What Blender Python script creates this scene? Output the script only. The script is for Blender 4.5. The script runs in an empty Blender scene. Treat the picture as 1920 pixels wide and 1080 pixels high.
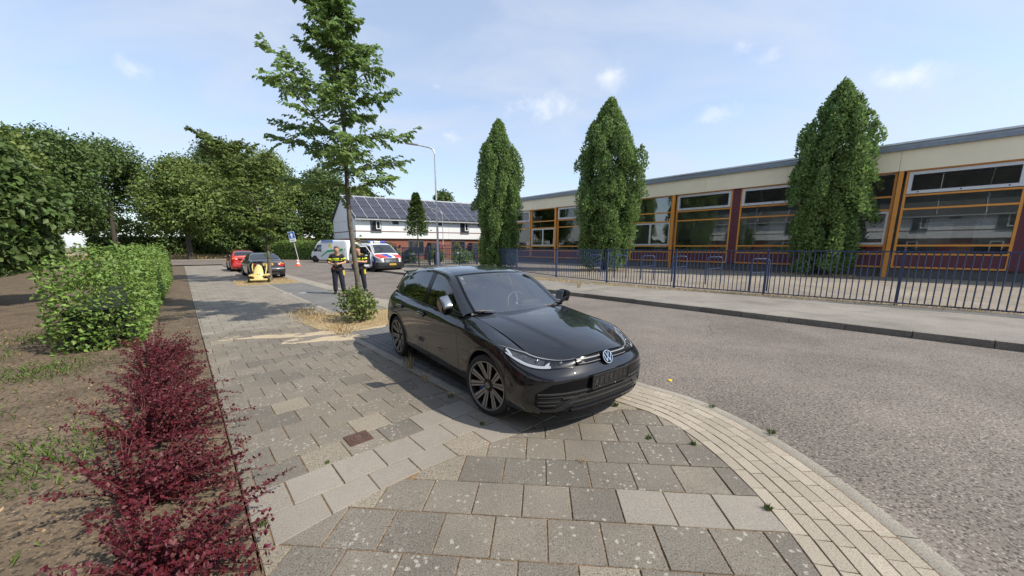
import bpy, bmesh, math, random
import numpy as np
from mathutils import Vector, Matrix
R = math.radians
random.seed(7); rng = np.random.default_rng(11)
scene = bpy.context.scene
COL = scene.collection
# ------------------------------------------------------------------ camera, world, sun, exposure
cam_d = bpy.data.cameras.new('camera'); cam = bpy.data.objects.new('camera', cam_d); COL.objects.link(cam)
cam.location = (0, 0, 1.742); cam.rotation_euler = (R(90 - 10.142), 0, 0)
cam_d.sensor_fit = 'HORIZONTAL'; cam_d.sensor_width = 36; cam_d.lens = 677.5 / 1920 * 36
cam_d.shift_y = 44.1 / 1920; cam_d.clip_start = 0.05; cam_d.clip_end = 3000
scene.camera = cam
SUN_AZ, SUN_EL = R(110.5), R(46)          # azimuth clockwise from +Y
sd = Vector((math.sin(SUN_AZ) * math.cos(SUN_EL), math.cos(SUN_AZ) * math.cos(SUN_EL), math.sin(SUN_EL)))
sun_d = bpy.data.lights.new('sun', 'SUN'); sun = bpy.data.objects.new('sun', sun_d); COL.objects.link(sun)
sun_d.energy = 3.3; sun_d.angle = R(0.6); sun_d.color = (1.0, 0.92, 0.79)
sun.rotation_euler = (-sd).to_track_quat('-Z', 'Y').to_euler(); sun.location = (20, -8, 30)
world = bpy.data.worlds.new('World'); scene.world = world; world.use_nodes = True
def build_world():
    nt = world.node_tree; nt.nodes.clear(); N = nt.nodes; L = nt.links
    out = N.new('ShaderNodeOutputWorld'); bg = N.new('ShaderNodeBackground'); bg.inputs['Strength'].default_value = 0.14
    sky = N.new('ShaderNodeTexSky'); sky.sky_type = 'NISHITA'; sky.sun_disc = False
    sky.sun_elevation = SUN_EL; sky.sun_rotation = SUN_AZ; sky.air_density = 1.0; sky.dust_density = .6; sky.ozone_density = 3.0
    tc = N.new('ShaderNodeTexCoord')
    # thin high cloud: streaks in the direction space, the same over the whole dome
    sep = N.new('ShaderNodeSeparateXYZ'); L.new(tc.outputs['Generated'], sep.inputs[0])
    mz = N.new('ShaderNodeMath'); mz.operation = 'MAXIMUM'; mz.inputs[1].default_value = 0.0; L.new(sep.outputs[2], mz.inputs[0])
    ad = N.new('ShaderNodeMath'); ad.operation = 'ADD'; ad.inputs[1].default_value = 0.35; L.new(mz.outputs[0], ad.inputs[0])
    dv = N.new('ShaderNodeVectorMath'); dv.operation = 'DIVIDE'; L.new(tc.outputs['Generated'], dv.inputs[0])
    cb = N.new('ShaderNodeCombineXYZ'); cb.inputs[2].default_value = 1.0
    L.new(ad.outputs[0], cb.inputs[0]); L.new(ad.outputs[0], cb.inputs[1]); L.new(cb.outputs[0], dv.inputs[1])
    mp = N.new('ShaderNodeMapping'); mp.inputs['Scale'].default_value = (1.1, 2.4, 1.5); mp.inputs['Rotation'].default_value = (0, 0, R(24))
    L.new(dv.outputs[0], mp.inputs[0])
    n1 = N.new('ShaderNodeTexNoise'); n1.inputs['Scale'].default_value = 1.5; n1.inputs['Detail'].default_value = 9; n1.inputs['Roughness'].default_value = 0.58; n1.inputs['Distortion'].default_value = 0.7
    L.new(mp.outputs[0], n1.inputs['Vector'])
    r1 = N.new('ShaderNodeMapRange'); r1.inputs[1].default_value = 0.36; r1.inputs[2].default_value = 0.78; r1.inputs[3].default_value = 0.42; r1.inputs[4].default_value = 0.90
    L.new(n1.outputs[0], r1.inputs[0])
    # small fair-weather puffs
    n2 = N.new('ShaderNodeTexNoise'); n2.inputs['Scale'].default_value = 16; n2.inputs['Detail'].default_value = 8; n2.inputs['Roughness'].default_value = 0.62
    L.new(tc.outputs['Generated'], n2.inputs['Vector'])
    puffs = []
    for (px, py, wx, wy, am) in PUFFS:
        a = (px - 960) / 677.5; b = (584.1 - py) / 677.5; c, s = math.cos(R(10.142)), math.sin(R(10.142))
        d = Vector((a, b * s + c, b * c - s)).normalized()
        sb = N.new('ShaderNodeVectorMath'); sb.operation = 'SUBTRACT'; sb.inputs[1].default_value = d; L.new(tc.outputs['Generated'], sb.inputs[0])
        ml = N.new('ShaderNodeVectorMath'); ml.operation = 'MULTIPLY'; ml.inputs[1].default_value = (677.5 / wx, 677.5 / wx, 677.5 / wy); L.new(sb.outputs[0], ml.inputs[0])
        ln = N.new('ShaderNodeVectorMath'); ln.operation = 'LENGTH'; L.new(ml.outputs[0], ln.inputs[0])
        mr = N.new('ShaderNodeMapRange'); mr.inputs[1].default_value = 0.0; mr.inputs[2].default_value = 1.6; mr.inputs[3].default_value = am; mr.inputs[4].default_value = -0.30; L.new(ln.outputs[1], mr.inputs[0])
        puffs.append(mr.outputs[0])
    acc = puffs[0]
    for p in puffs[1:]:
        m = N.new('ShaderNodeMath'); m.operation = 'MAXIMUM'; L.new(acc, m.inputs[0]); L.new(p, m.inputs[1]); acc = m.outputs[0]
    sm = N.new('ShaderNodeMath'); sm.operation = 'ADD'; L.new(acc, sm.inputs[0]); L.new(n2.outputs[0], sm.inputs[1])
    r2 = N.new('ShaderNodeMapRange'); r2.inputs[1].default_value = 0.56; r2.inputs[2].default_value = 1.05; r2.inputs[3].default_value = 0; r2.inputs[4].default_value = 0.70; r2.interpolation_type = 'SMOOTHSTEP'
    L.new(sm.outputs[0], r2.inputs[0])
    mx1 = N.new('ShaderNodeMix'); mx1.data_type = 'RGBA'; L.new(r1.outputs[0], mx1.inputs[0]); L.new(sky.outputs[0], mx1.inputs[6]); mx1.inputs[7].default_value = SKY_HAZE
    mx2 = N.new('ShaderNodeMix'); mx2.data_type = 'RGBA'; L.new(r2.outputs[0], mx2.inputs[0]); L.new(mx1.outputs[2], mx2.inputs[6]); mx2.inputs[7].default_value = SKY_PUFF
    L.new(mx2.outputs[2], bg.inputs[0]); L.new(bg.outputs[0], out.inputs[0])
PUFFS = [(1012, 200, 74, 30, .44), (1143, 142, 40, 24, .42), (838, 254, 40, 22, .34), (1338, 214, 80, 26, .26), (1440, 108, 34, 22, .3), (1392, 88, 34, 18, .2), (815, 162, 26, 12, .16), (1080, 205, 40, 14, .12), (1680, 150, 60, 24, .3), (250, 130, 60, 24, .3)]
SKY_HAZE = (2.95, 3.25, 3.7, 1); SKY_PUFF = (4.2, 4.35, 4.6, 1)
build_world()
vs = scene.view_settings; vs.view_transform = 'Standard'; vs.look = 'None'; vs.exposure = 0.82; vs.gamma = 1
scene.render.engine = 'CYCLES'
# ------------------------------------------------------------------ street frame: s along the road (away), t across it (to the school)
SD = Vector((-.672, .741, 0)).normalized(); SN = Vector((SD.y, -SD.x, 0))
def W(s, t, z=0.0): return SD * s + SN * t + Vector((0, 0, z))
def toST(p): return p.x * SD.x + p.y * SD.y, p.x * SN.x + p.y * SN.y
STM = Matrix(((SD.x, SN.x, 0, 0), (SD.y, SN.y, 0, 0), (0, 0, 1, 0), (0, 0, 0, 1)))   # (s,t,z)->world is left-handed: faces flip
# ------------------------------------------------------------------ materials
MATS = {}
def newmat(name):
    m = bpy.data.materials.new(name); m.use_nodes = True; nt = m.node_tree
    return m, nt, nt.nodes, nt.links, nt.nodes['Principled BSDF']
def pm(name, col, rough=.6, metal=0., var=.12, scale=6., bump=0., bscale=60., coat=0., spec=.5, island=0., objrand=0., emit=None, detail=5, trans=0., hue=0.):
    """procedural surface: colour broken up by noise, per-piece variation and fine relief"""
    if name in MATS: return MATS[name]
    m, nt, N, L, b = newmat(name)
    b.inputs['Roughness'].default_value = rough; b.inputs['Metallic'].default_value = metal
    b.inputs['Coat Weight'].default_value = coat; b.inputs['Coat Roughness'].default_value = .04
    b.inputs['Specular IOR Level'].default_value = spec
    tc = N.new('ShaderNodeTexCoord')
    no = N.new('ShaderNodeTexNoise'); no.inputs['Scale'].default_value = scale; no.inputs['Detail'].default_value = detail; no.inputs['Roughness'].default_value = .6
    L.new(tc.outputs['Object'], no.inputs['Vector'])
    mr = N.new('ShaderNodeMapRange'); mr.inputs[1].default_value = .3; mr.inputs[2].default_value = .7; mr.inputs[3].default_value = 1 - var; mr.inputs[4].default_value = 1 + var
    L.new(no.outputs[0], mr.inputs[0]); val = mr.outputs[0]
    hsv = N.new('ShaderNodeHueSaturation'); hsv.inputs['Color'].default_value = (*col, 1)
    if island or objrand:
        if island: src = N.new('ShaderNodeNewGeometry').outputs['Random Per Island']; k = island
        else: src = N.new('ShaderNodeObjectInfo').outputs['Random']; k = objrand
        m2 = N.new('ShaderNodeMapRange'); m2.inputs[3].default_value = 1 - k; m2.inputs[4].default_value = 1 + k; L.new(src, m2.inputs[0])
        mu = N.new('ShaderNodeMath'); mu.operation = 'MULTIPLY'; L.new(val, mu.inputs[0]); L.new(m2.outputs[0], mu.inputs[1]); val = mu.outputs[0]
        if hue:
            w = N.new('ShaderNodeTexWhiteNoise'); w.noise_dimensions = '1D'; L.new(src, w.inputs['W'])
            m3 = N.new('ShaderNodeMapRange'); m3.inputs[3].default_value = .5 - hue; m3.inputs[4].default_value = .5 + hue * .5; L.new(w.outputs[0], m3.inputs[0]); L.new(m3.outputs[0], hsv.inputs['Hue'])
    L.new(val, hsv.inputs['Value']); L.new(hsv.outputs[0], b.inputs['Base Color'])
    if bump:
        nb = N.new('ShaderNodeTexNoise'); nb.inputs['Scale'].default_value = bscale; nb.inputs['Detail'].default_value = 4; L.new(tc.outputs['Object'], nb.inputs['Vector'])
        bp = N.new('ShaderNodeBump'); bp.inputs['Strength'].default_value = bump; bp.inputs['Distance'].default_value = .01; L.new(nb.outputs[0], bp.inputs['Height']); L.new(bp.outputs[0], b.inputs['Normal'])
    if emit: b.inputs['Emission Color'].default_value = (*emit[:3], 1); b.inputs['Emission Strength'].default_value = emit[3]
    if trans:
        out = N['Material Output']; tr = N.new('ShaderNodeBsdfTranslucent'); L.new(hsv.outputs[0], tr.inputs[0])
        mx = N.new('ShaderNodeMixShader'); mx.inputs[0].default_value = trans; L.new(b.outputs[0], mx.inputs[1]); L.new(tr.outputs[0], mx.inputs[2]); L.new(mx.outputs[0], out.inputs[0])
    MATS[name] = m; return m
def glassmat(name, tint, refl=1.0, rough=0.0, ior=1.5):
    if name in MATS: return MATS[name]
    m, nt, N, L, b = newmat(name); out = N['Material Output']; N.remove(b)
    t = N.new('ShaderNodeBsdfTransparent'); t.inputs[0].default_value = (*tint, 1)
    g = N.new('ShaderNodeBsdfGlossy'); g.inputs['Roughness'].default_value = rough; g.inputs[0].default_value = (refl, refl, refl, 1)
    fr = N.new('ShaderNodeFresnel'); fr.inputs[0].default_value = ior
    mx = N.new('ShaderNodeMixShader'); L.new(fr.outputs[0], mx.inputs[0]); L.new(t.outputs[0], mx.inputs[1]); L.new(g.outputs[0], mx.inputs[2]); L.new(mx.outputs[0], out.inputs[0])
    MATS[name] = m; return m
# ------------------------------------------------------------------ objects
def tag(o, label=None, cat=None, group=None, kind=None):
    if label: o['label'] = label
    if cat: o['category'] = cat
    if group: o['group'] = group
    if kind: o['kind'] = kind
    return o
def empty(name, loc=(0, 0, 0), rz=0, label=None, cat=None, group=None):
    o = bpy.data.objects.new(name, None); COL.objects.link(o); o.location = loc; o.rotation_euler = (0, 0, rz); o.empty_display_size = .2
    return tag(o, label, cat, group)
def link(name, me, parent=None, loc=None, rot=None):
    o = bpy.data.objects.new(name, me); COL.objects.link(o)
    if parent is not None: o.parent = parent
    if loc is not None: o.location = loc
    if rot is not None: o.rotation_euler = rot
    return o
def copy_tree(o, parent=None):
    c = o.copy(); COL.objects.link(c); c.parent = parent
    for ch in list(o.children): copy_tree(ch, c)
    return c
class MB:
    """collects shapes; build() links them as one mesh object"""
    def __init__(s): s.v = []; s.f = []; s.m = []; s.M = None; s.mi = 0
    def add(s, vs, fs, M=None):
        n = len(s.v); M = M or s.M
        for p in vs:
            p = Vector(p); s.v.append(tuple(M @ p) if M else tuple(p))
        for f in fs: s.f.append([i + n for i in f]); s.m.append(s.mi)
        return s
    def box(s, lo, hi, M=None, bev=0.0):
        x0, y0, z0 = lo; x1, y1, z1 = hi
        if bev <= 0:
            return s.add([(x0, y0, z0), (x1, y0, z0), (x1, y1, z0), (x0, y1, z0), (x0, y0, z1), (x1, y0, z1), (x1, y1, z1), (x0, y1, z1)],
                  [(3, 2, 1, 0), (4, 5, 6, 7), (0, 1, 5, 4), (1, 2, 6, 5), (2, 3, 7, 6), (3, 0, 4, 7)], M)
        b = min(bev, (x1 - x0) * .49, (y1 - y0) * .49, (z1 - z0) * .49); bm = bmesh.new(); bmesh.ops.create_cube(bm, size=1)
        for v in bm.verts: v.co = Vector(((x0 + x1) / 2 + v.co.x * (x1 - x0), (y0 + y1) / 2 + v.co.y * (y1 - y0), (z0 + z1) / 2 + v.co.z * (z1 - z0)))
        bmesh.ops.bevel(bm, geom=bm.edges[:], offset=b, segments=2, affect='EDGES', profile=.6)
        bm.verts.index_update(); s.add([v.co[:] for v in bm.verts], [[v.index for v in f.verts] for f in bm.faces], M); bm.free(); return s
    def prism(s, poly, h0, h1, M=None):
        n = len(poly); vs = [(p[0], p[1], h0) for p in poly] + [(p[0], p[1], h1) for p in poly]
        fs = [list(range(n))[::-1], list(range(n, 2 * n))] + [(i, (i + 1) % n, n + (i + 1) % n, n + i) for i in range(n)]
        return s.add(vs, fs, M)
    def grid(s, P, close_u=False, flip=False, M=None):
        nu = len(P); nv = len(P[0]); vs = [p for r in P for p in r]; fs = []
        for i in range(nu if close_u else nu - 1):
            for j in range(nv - 1):
                a, b_, c, d = i * nv + j, ((i + 1) % nu) * nv + j, ((i + 1) % nu) * nv + j + 1, i * nv + j + 1
                fs.append((d, c, b_, a) if flip else (a, b_, c, d))
        return s.add(vs, fs, M)
    def tube(s, pts, rad, n=8, cap=True, M=None):
        pts = [Vector(p) for p in pts]; k = len(pts); rad = rad if hasattr(rad, '__len__') else [rad] * k
        rings = []; up = None
        for i in range(k):
            d = (pts[min(i + 1, k - 1)] - pts[max(i - 1, 0)]); d = d.normalized() if d.length > 1e-9 else Vector((0, 0, 1))
            if up is None: up = Vector((1, 0, 0)) if abs(d.x) < .8 else Vector((0, 1, 0))
            a = up - d * up.dot(d); a = a.normalized() if a.length > 1e-6 else d.orthogonal().normalized(); up = a; b_ = d.cross(a)
            rings.append([pts[i] + (a * math.cos(2 * math.pi * j / n) + b_ * math.sin(2 * math.pi * j / n)) * rad[i] for j in range(n)])
        vs = [p for r in rings for p in r]; fs = []
        for i in range(k - 1):
            for j in range(n): fs.append((i * n + j, i * n + (j + 1) % n, (i + 1) * n + (j + 1) % n, (i + 1) * n + j))
        if cap: fs.append(list(range(n))[::-1]); fs.append([(k - 1) * n + j for j in range(n)])
        return s.add(vs, fs, M)
    def lathe(s, prof, n=24, axis='z', M=None, close=False):
        vs = []
        for i in range(n):
            a = 2 * math.pi * i / n; c, sn = math.cos(a), math.sin(a)
            for (r, h) in prof:
                vs.append((r * c, r * sn, h) if axis == 'z' else ((r * c, h, r * sn) if axis == 'y' else (h, r * c, r * sn)))
        k = len(prof); fs = []
        for i in range(n):
            for j in range(k if close else k - 1):
                j2 = (j + 1) % k; fs.append((i * k + j, ((i + 1) % n) * k + j, ((i + 1) % n) * k + j2, i * k + j2))
        return s.add(vs, fs, M)
    def disc(s, c, r, nrm, n=16, M=None):
        nrm = Vector(nrm).normalized(); a = nrm.orthogonal().normalized(); b_ = nrm.cross(a); c = Vector(c)
        return s.add([c + (a * math.cos(2 * math.pi * i / n) + b_ * math.sin(2 * math.pi * i / n)) * r for i in range(n)], [list(range(n))], M)
    def ball(s, c, r, nu=12, nv=8, M=None):
        r = r if hasattr(r, '__len__') else (r, r, r); P = []
        for i in range(nu):
            P.append([(c[0] + r[0] * math.cos(2 * math.pi * i / nu) * math.sin(math.pi * j / nv), c[1] + r[1] * math.sin(2 * math.pi * i / nu) * math.sin(math.pi * j / nv), c[2] - r[2] * math.cos(math.pi * j / nv)) for j in range(nv + 1)])
        return s.grid(P, close_u=True, M=M)
    def mesh(s, name, mats, smooth=None, fix=True):
        me = bpy.data.meshes.new(name); me.from_pydata(s.v, [], s.f)
        for m in (mats if isinstance(mats, (list, tuple)) else [mats]): me.materials.append(m)
        if any(s.m): me.polygons.foreach_set('material_index', s.m)
        if fix:
            bm = bmesh.new(); bm.from_mesh(me); bmesh.ops.remove_doubles(bm, verts=bm.verts, dist=1e-5); bmesh.ops.delete(bm, geom=[v for v in bm.verts if not v.link_faces], context='VERTS'); bmesh.ops.recalc_face_normals(bm, faces=bm.faces); bm.to_mesh(me); bm.free()
        if smooth is not None:
            me.shade_smooth()
            if smooth < 180: me.set_sharp_from_angle(angle=R(smooth))
        me.update(); return me
    def build(s, name, mats, parent=None, smooth=None, fix=True, loc=None, rot=None):
        return link(name, s.mesh(name, mats, smooth, fix), parent, loc, rot)
def rel(M, parentloc):                     # world points into a root that only has a location
    return Matrix.Translation(-Vector(parentloc)) @ M
def natspline(t, y):
    """natural cubic spline through (t,y), y may be (n,k); returns a function"""
    t = np.asarray(t, float); y = np.asarray(y, float); n = len(t); h = np.diff(t)
    A = np.zeros((n, n)); B = np.zeros((n,) + y.shape[1:]); A[0, 0] = A[-1, -1] = 1
    for i in range(1, n - 1):
        A[i, i - 1] = h[i - 1]; A[i, i] = 2 * (h[i - 1] + h[i]); A[i, i + 1] = h[i]
        B[i] = 6 * ((y[i + 1] - y[i]) / h[i] - (y[i] - y[i - 1]) / h[i - 1])
    Mx = np.linalg.solve(A, B.reshape(n, -1)).reshape(B.shape)
    def fn(x):
        x = np.clip(np.asarray(x, float), t[0], t[-1]); i = np.clip(np.searchsorted(t, x) - 1, 0, n - 2); hh = h[i]
        a = (t[i + 1] - x) / hh; b = (x - t[i]) / hh
        if y.ndim > 1: sh = a.shape + (1,) * (y.ndim - 1); a = a.reshape(sh); b = b.reshape(sh); hh = np.asarray(hh).reshape(sh)
        return a * y[i] + b * y[i + 1] + ((a ** 3 - a) * Mx[i] + (b ** 3 - b) * Mx[i + 1]) * hh * hh / 6
    return fn
def pchip(pts):
    """monotone cubic through (x,y) pairs"""
    p = sorted(pts); x = np.array([a for a, _ in p], float); y = np.array([b for _, b in p], float); h = np.diff(x); d = np.diff(y) / h
    m = np.zeros(len(x)); m[0] = d[0]; m[-1] = d[-1]
    for i in range(1, len(x) - 1):
        if d[i - 1] * d[i] > 0:
            w1 = 2 * h[i] + h[i - 1]; w2 = h[i] + 2 * h[i - 1]; m[i] = (w1 + w2) / (w1 / d[i - 1] + w2 / d[i])
    def fn(q):
        q = min(max(q, x[0]), x[-1]); i = int(min(max(np.searchsorted(x, q) - 1, 0), len(x) - 2)); t = (q - x[i]) / h[i]
        return float((2 * t**3 - 3 * t**2 + 1) * y[i] + (t**3 - 2 * t**2 + t) * h[i] * m[i] + (-2 * t**3 + 3 * t**2) * y[i + 1] + (t**3 - t**2) * h[i] * m[i + 1])
    return fn
# ================================================================== GROUND, ROAD, PAVING
def speckle_mat(name, col, dark, light, sc=140., var=.10, lichen=0., rough=.85, bump=.35, big=1.2, objr=.08, stain=.0, stain_col=(.05, .045, .035)):
    """stone or concrete: fine aggregate specks, soft large blotches, pale lichen spots; in world space"""
    m, nt, N, L, b = newmat(name); b.inputs['Roughness'].default_value = rough; b.inputs['Specular IOR Level'].default_value = .3
    pos = N.new('ShaderNodeNewGeometry').outputs['Position']
    def noise(scale, det=4, rg=.6):
        n = N.new('ShaderNodeTexNoise'); n.inputs['Scale'].default_value = scale; n.inputs['Detail'].default_value = det; n.inputs['Roughness'].default_value = rg; L.new(pos, n.inputs['Vector']); return n.outputs[0]
    def rng_(src, a, b_, c=0., d=1.):
        r = N.new('ShaderNodeMapRange'); r.inputs[1].default_value = a; r.inputs[2].default_value = b_; r.inputs[3].default_value = c; r.inputs[4].default_value = d; L.new(src, r.inputs[0]); return r.outputs[0]
    def mix(fac, A, B):
        x = N.new('ShaderNodeMix'); x.data_type = 'RGBA'
        if isinstance(fac, float): x.inputs[0].default_value = fac
        else: L.new(fac, x.inputs[0])
        for i, c in ((6, A), (7, B)):
            if isinstance(c, tuple): x.inputs[i].default_value = (*c, 1)
            else: L.new(c, x.inputs[i])
        return x.outputs[2]
    c = mix(rng_(noise(sc, 2), .38, .5), dark, col)
    c = mix(rng_(noise(sc * 1.3 + 7, 2), .57, .68), c, light)
    hs = N.new('ShaderNodeHueSaturation'); L.new(c, hs.inputs['Color'])
    v = rng_(noise(big, 6, .65), .3, .7, 1 - var, 1 + var)
    if objr:
        oi = N.new('ShaderNodeObjectInfo').outputs['Random']; k = rng_(oi, 0, 1, 1 - objr, 1 + objr)
        mu = N.new('ShaderNodeMath'); mu.operation = 'MULTIPLY'; L.new(v, mu.inputs[0]); L.new(k, mu.inputs[1]); v = mu.outputs[0]
    L.new(v, hs.inputs['Value']); c = hs.outputs[0]
    if stain: c = mix(rng_(noise(.9, 5, .6), .52, .70, 0, stain), c, stain_col)
    if lichen:
        vo = N.new('ShaderNodeTexVoronoi'); vo.inputs['Scale'].default_value = 24; vo.inputs['Randomness'].default_value = 1
        wv = N.new('ShaderNodeVectorMath'); wv.operation = 'ADD'; L.new(pos, wv.inputs[0])
        wn = N.new('ShaderNodeTexNoise'); wn.inputs['Scale'].default_value = 40; L.new(pos, wn.inputs['Vector'])
        ws = N.new('ShaderNodeVectorMath'); ws.operation = 'SCALE'; ws.inputs['Scale'].default_value = .045; L.new(wn.outputs['Color'], ws.inputs[0]); L.new(ws.outputs[0], wv.inputs[1]); L.new(wv.outputs[0], vo.inputs['Vector'])
        spot = rng_(vo.outputs['Distance'], .22, .34, 1, 0)
        th = N.new('ShaderNodeSeparateColor'); L.new(vo.outputs['Color'], th.inputs[0])
        sel = rng_(th.outputs[0], .50, .54, 0, 1); area = rng_(noise(2.2, 3), .42, .54, 0, lichen)
        f = N.new('ShaderNodeMath'); f.operation = 'MULTIPLY'; L.new(spot, f.inputs[0]); L.new(sel, f.inputs[1])
        f2 = N.new('ShaderNodeMath'); f2.operation = 'MULTIPLY'; L.new(f.outputs[0], f2.inputs[0]); L.new(area, f2.inputs[1])
        f3 = N.new('ShaderNodeMath'); f3.operation = 'MULTIPLY'; L.new(f2.outputs[0], f3.inputs[0]); L.new(rng_(noise(160, 2), .35, .6, .4, 1), f3.inputs[1])
        c = mix(f3.outputs[0], c, (.38, .36, .32))
    L.new(c, b.inputs['Base Color'])
    bp = N.new('ShaderNodeBump'); bp.inputs['Strength'].default_value = bump; bp.inputs['Distance'].default_value = .006; L.new(noise(sc, 3, .7), bp.inputs['Height']); L.new(bp.outputs[0], b.inputs['Normal'])
    MATS[name] = m; return m
M_ASPH = speckle_mat('asphalt', (.166, .144, .126), (.060, .051, .044), (.34, .30, .265), 38, .24, bump=1.0, big=.45, objr=0, rough=.85, stain=.35, stain_col=(.20, .175, .155))
M_TILE = speckle_mat('grey_paver', (.185, .164, .136), (.105, .093, .077), (.29, .262, .222), 105, .18, lichen=1.0, objr=.055, stain=.45, stain_col=(.235, .205, .16))
M_TILE2 = speckle_mat('dark_paver', (.155, .140, .119), (.082, .073, .062), (.26, .237, .203), 105, .18, lichen=1.0, objr=.055, stain=.35, stain_col=(.20, .175, .138))
M_PALE = speckle_mat('pale_paver', (.262, .238, .205), (.17, .154, .132), (.34, .315, .275), 150, .10, objr=.06, bump=.2)
M_AGG = speckle_mat('gravel_paver', (.245, .216, .172), (.115, .10, .08), (.40, .36, .29), 85, .12, objr=.08, bump=.6)
M_BRICK = speckle_mat('yellow_brick', (.345, .305, .245), (.23, .20, .16), (.43, .39, .33), 130, .10, objr=.12, bump=.25)
M_KERB = speckle_mat('kerb_concrete', (.285, .262, .222), (.17, .155, .13), (.38, .35, .31), 110, .14, objr=.06, bump=.3)
M_BAY = speckle_mat('bay_brick', (.150, .150, .150), (.08, .08, .08), (.22, .22, .22), 90, .2, objr=0)
M_FARW = speckle_mat('far_paving', (.225, .208, .182), (.14, .13, .115), (.33, .31, .28), 50, .22, objr=0, big=.6, stain=.35)
M_PATCH = speckle_mat('bay_asphalt', (.158, .158, .156), (.08, .08, .08), (.25, .25, .25), 60, .15, objr=0, big=.7)
M_JOINT = speckle_mat('joint_sand', (.185, .118, .066), (.05, .034, .02), (.33, .24, .14), 60, .35, objr=0, big=5., stain=.75, stain_col=(.03, .027, .016))
M_SAND = speckle_mat('blown_sand', (.42, .345, .245), (.33, .27, .19), (.5, .42, .31), 150, .08, objr=0, bump=.15)
M_SOIL = speckle_mat('soil', (.13, .098, .066), (.05, .04, .03), (.23, .18, .12), 30, .3, objr=0, big=2.)
M_DRY = speckle_mat('dry_ground', (.33, .255, .145), (.17, .13, .075), (.45, .36, .22), 45, .25, objr=0, big=2.5)
M_GRASSG = speckle_mat('lawn', (.085, .105, .035), (.04, .06, .018), (.2, .19, .08), 20, .3, objr=0, big=.5)
M_EARTH = speckle_mat('earth', (.16, .15, .08), (.08, .085, .04), (.24, .21, .12), 8, .3, objr=0, big=.2)
def sheet(name, pts, z, mat, thick=.0, kind='structure'):
    m = MB(); pts = [Vector(p) for p in pts]
    if thick: m.prism([(p.x, p.y) for p in pts], z - thick, z)
    else: m.add([(p.x, p.y, z) for p in pts], [list(range(len(pts)))])
    o = m.build(name, mat); o['kind'] = kind; return o
def rect(s0, s1, t0, t1): return [W(s0, t0), W(s1, t0), W(s1, t1), W(s0, t1)]
sheet('ground', [(-900, -300, 0), (900, -300, 0), (900, 1200, 0), (-900, 1200, 0)], -.12, M_EARTH)
# asphalt: the street, the mouth of the side street to the right and the bend at the far end
sheet('road', [W(-70, -60), W(-70, 10.5), W(31, 10.5), W(38, 13.5), W(62, 14.5), W(66, -22), W(52, -22), W(48, 3), W(30, 3), W(2, 1), W(-6, -60)], -.03, M_ASPH)
# brick strip that rounds the corner: inner edge, from far to near
inner_pts = [W(30, 4.32), W(16, 4.3), W(8, 4.1), W(5, 3.85), W(3.3, 3.64), Vector((1.24, 3.86, 0)), Vector((1.47, 3.62, 0)), Vector((1.665, 3.2, 0)), Vector((1.745, 2.68, 0)), Vector((1.735, 2.1, 0)), Vector((1.62, 1.5, 0)), Vector((1.33, .85, 0)), Vector((.85, .25, 0)), Vector((.2, -.4, 0))]
_d = np.array([(p.x, p.y) for p in inner_pts]); _t = np.r_[0, np.cumsum(np.linalg.norm(np.diff(_d, axis=0), axis=1))]
_sp = natspline(_t, _d); _fine = np.linspace(0, _t[-1], 2000); _fp = _sp(_fine); _al = np.r_[0, np.cumsum(np.linalg.norm(np.diff(_fp, axis=0), axis=1))]
def edge(a, off=0.):
    """point at arc length a along the inner edge, off metres towards the road; tangent"""
    x = np.array([np.interp(a, _al, _fp[:, 0]), np.interp(a, _al, _fp[:, 1])]); y = np.array([np.interp(a + .03, _al, _fp[:, 0]), np.interp(a + .03, _al, _fp[:, 1])])
    z = np.array([np.interp(a - .03, _al, _fp[:, 0]), np.interp(a - .03, _al, _fp[:, 1])])
    t = (y - z) / (np.linalg.norm(y - z) + 1e-9); n = np.array([-t[1], t[0]])
    p = x + n * off; return Vector((p[0], p[1], 0)), Vector((t[0], t[1], 0)), Vector((n[0], n[1], 0))
ALEN = float(_al[-1]); STRIPW, BANDW = .635, .15
near_edge = [edge(a, STRIPW + .03)[0] for a in np.linspace(0, ALEN - .05, 90)]
pav = sheet('pavement', [W(30, .13)] + near_edge + [Vector((-2.2, -.6, 0)), W(1.2, -.1), W(2.2, .13)], -.0075, M_JOINT, .1)
def clip(poly, p, n):
    """keep the part of a 2D polygon with (q-p).n <= 0"""
    out = []
    for i in range(len(poly)):
        a, b = poly[i], poly[(i + 1) % len(poly)]; da = (a - p).dot(n); db = (b - p).dot(n)
        if da <= 0: out.append(a)
        if (da < 0 < db) or (db < 0 < da): out.append(a + (b - a) * (da / (da - db)))
    return out
def tile_mesh(poly, th=.045, inset=.0035):
    c = sum(poly, Vector((0, 0))) / len(poly); n = len(poly); m = MB()
    ins = [c + (p - c) * max(.5, 1 - inset / max((p - c).length * .7, .01)) for p in poly]
    vs = [(p.x, p.y, -th) for p in poly] + [(p.x, p.y, -.004) for p in poly] + [(p.x, p.y, 0) for p in ins]
    fs = [list(range(2 * n, 3 * n))] + [(i, (i + 1) % n, n + (i + 1) % n, n + i) for i in range(n)] + [(n + i, n + (i + 1) % n, 2 * n + (i + 1) % n, 2 * n + i) for i in range(n)]
    return m.add(vs, fs), c
def area(poly): return abs(sum(poly[i].x * poly[(i + 1) % len(poly)].y - poly[(i + 1) % len(poly)].x * poly[i].y for i in range(len(poly)))) / 2
AC, AR = Vector((2.866, -1.404)), 5.367
PITCH, TS = .334, .3255
_shared = {}
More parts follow.
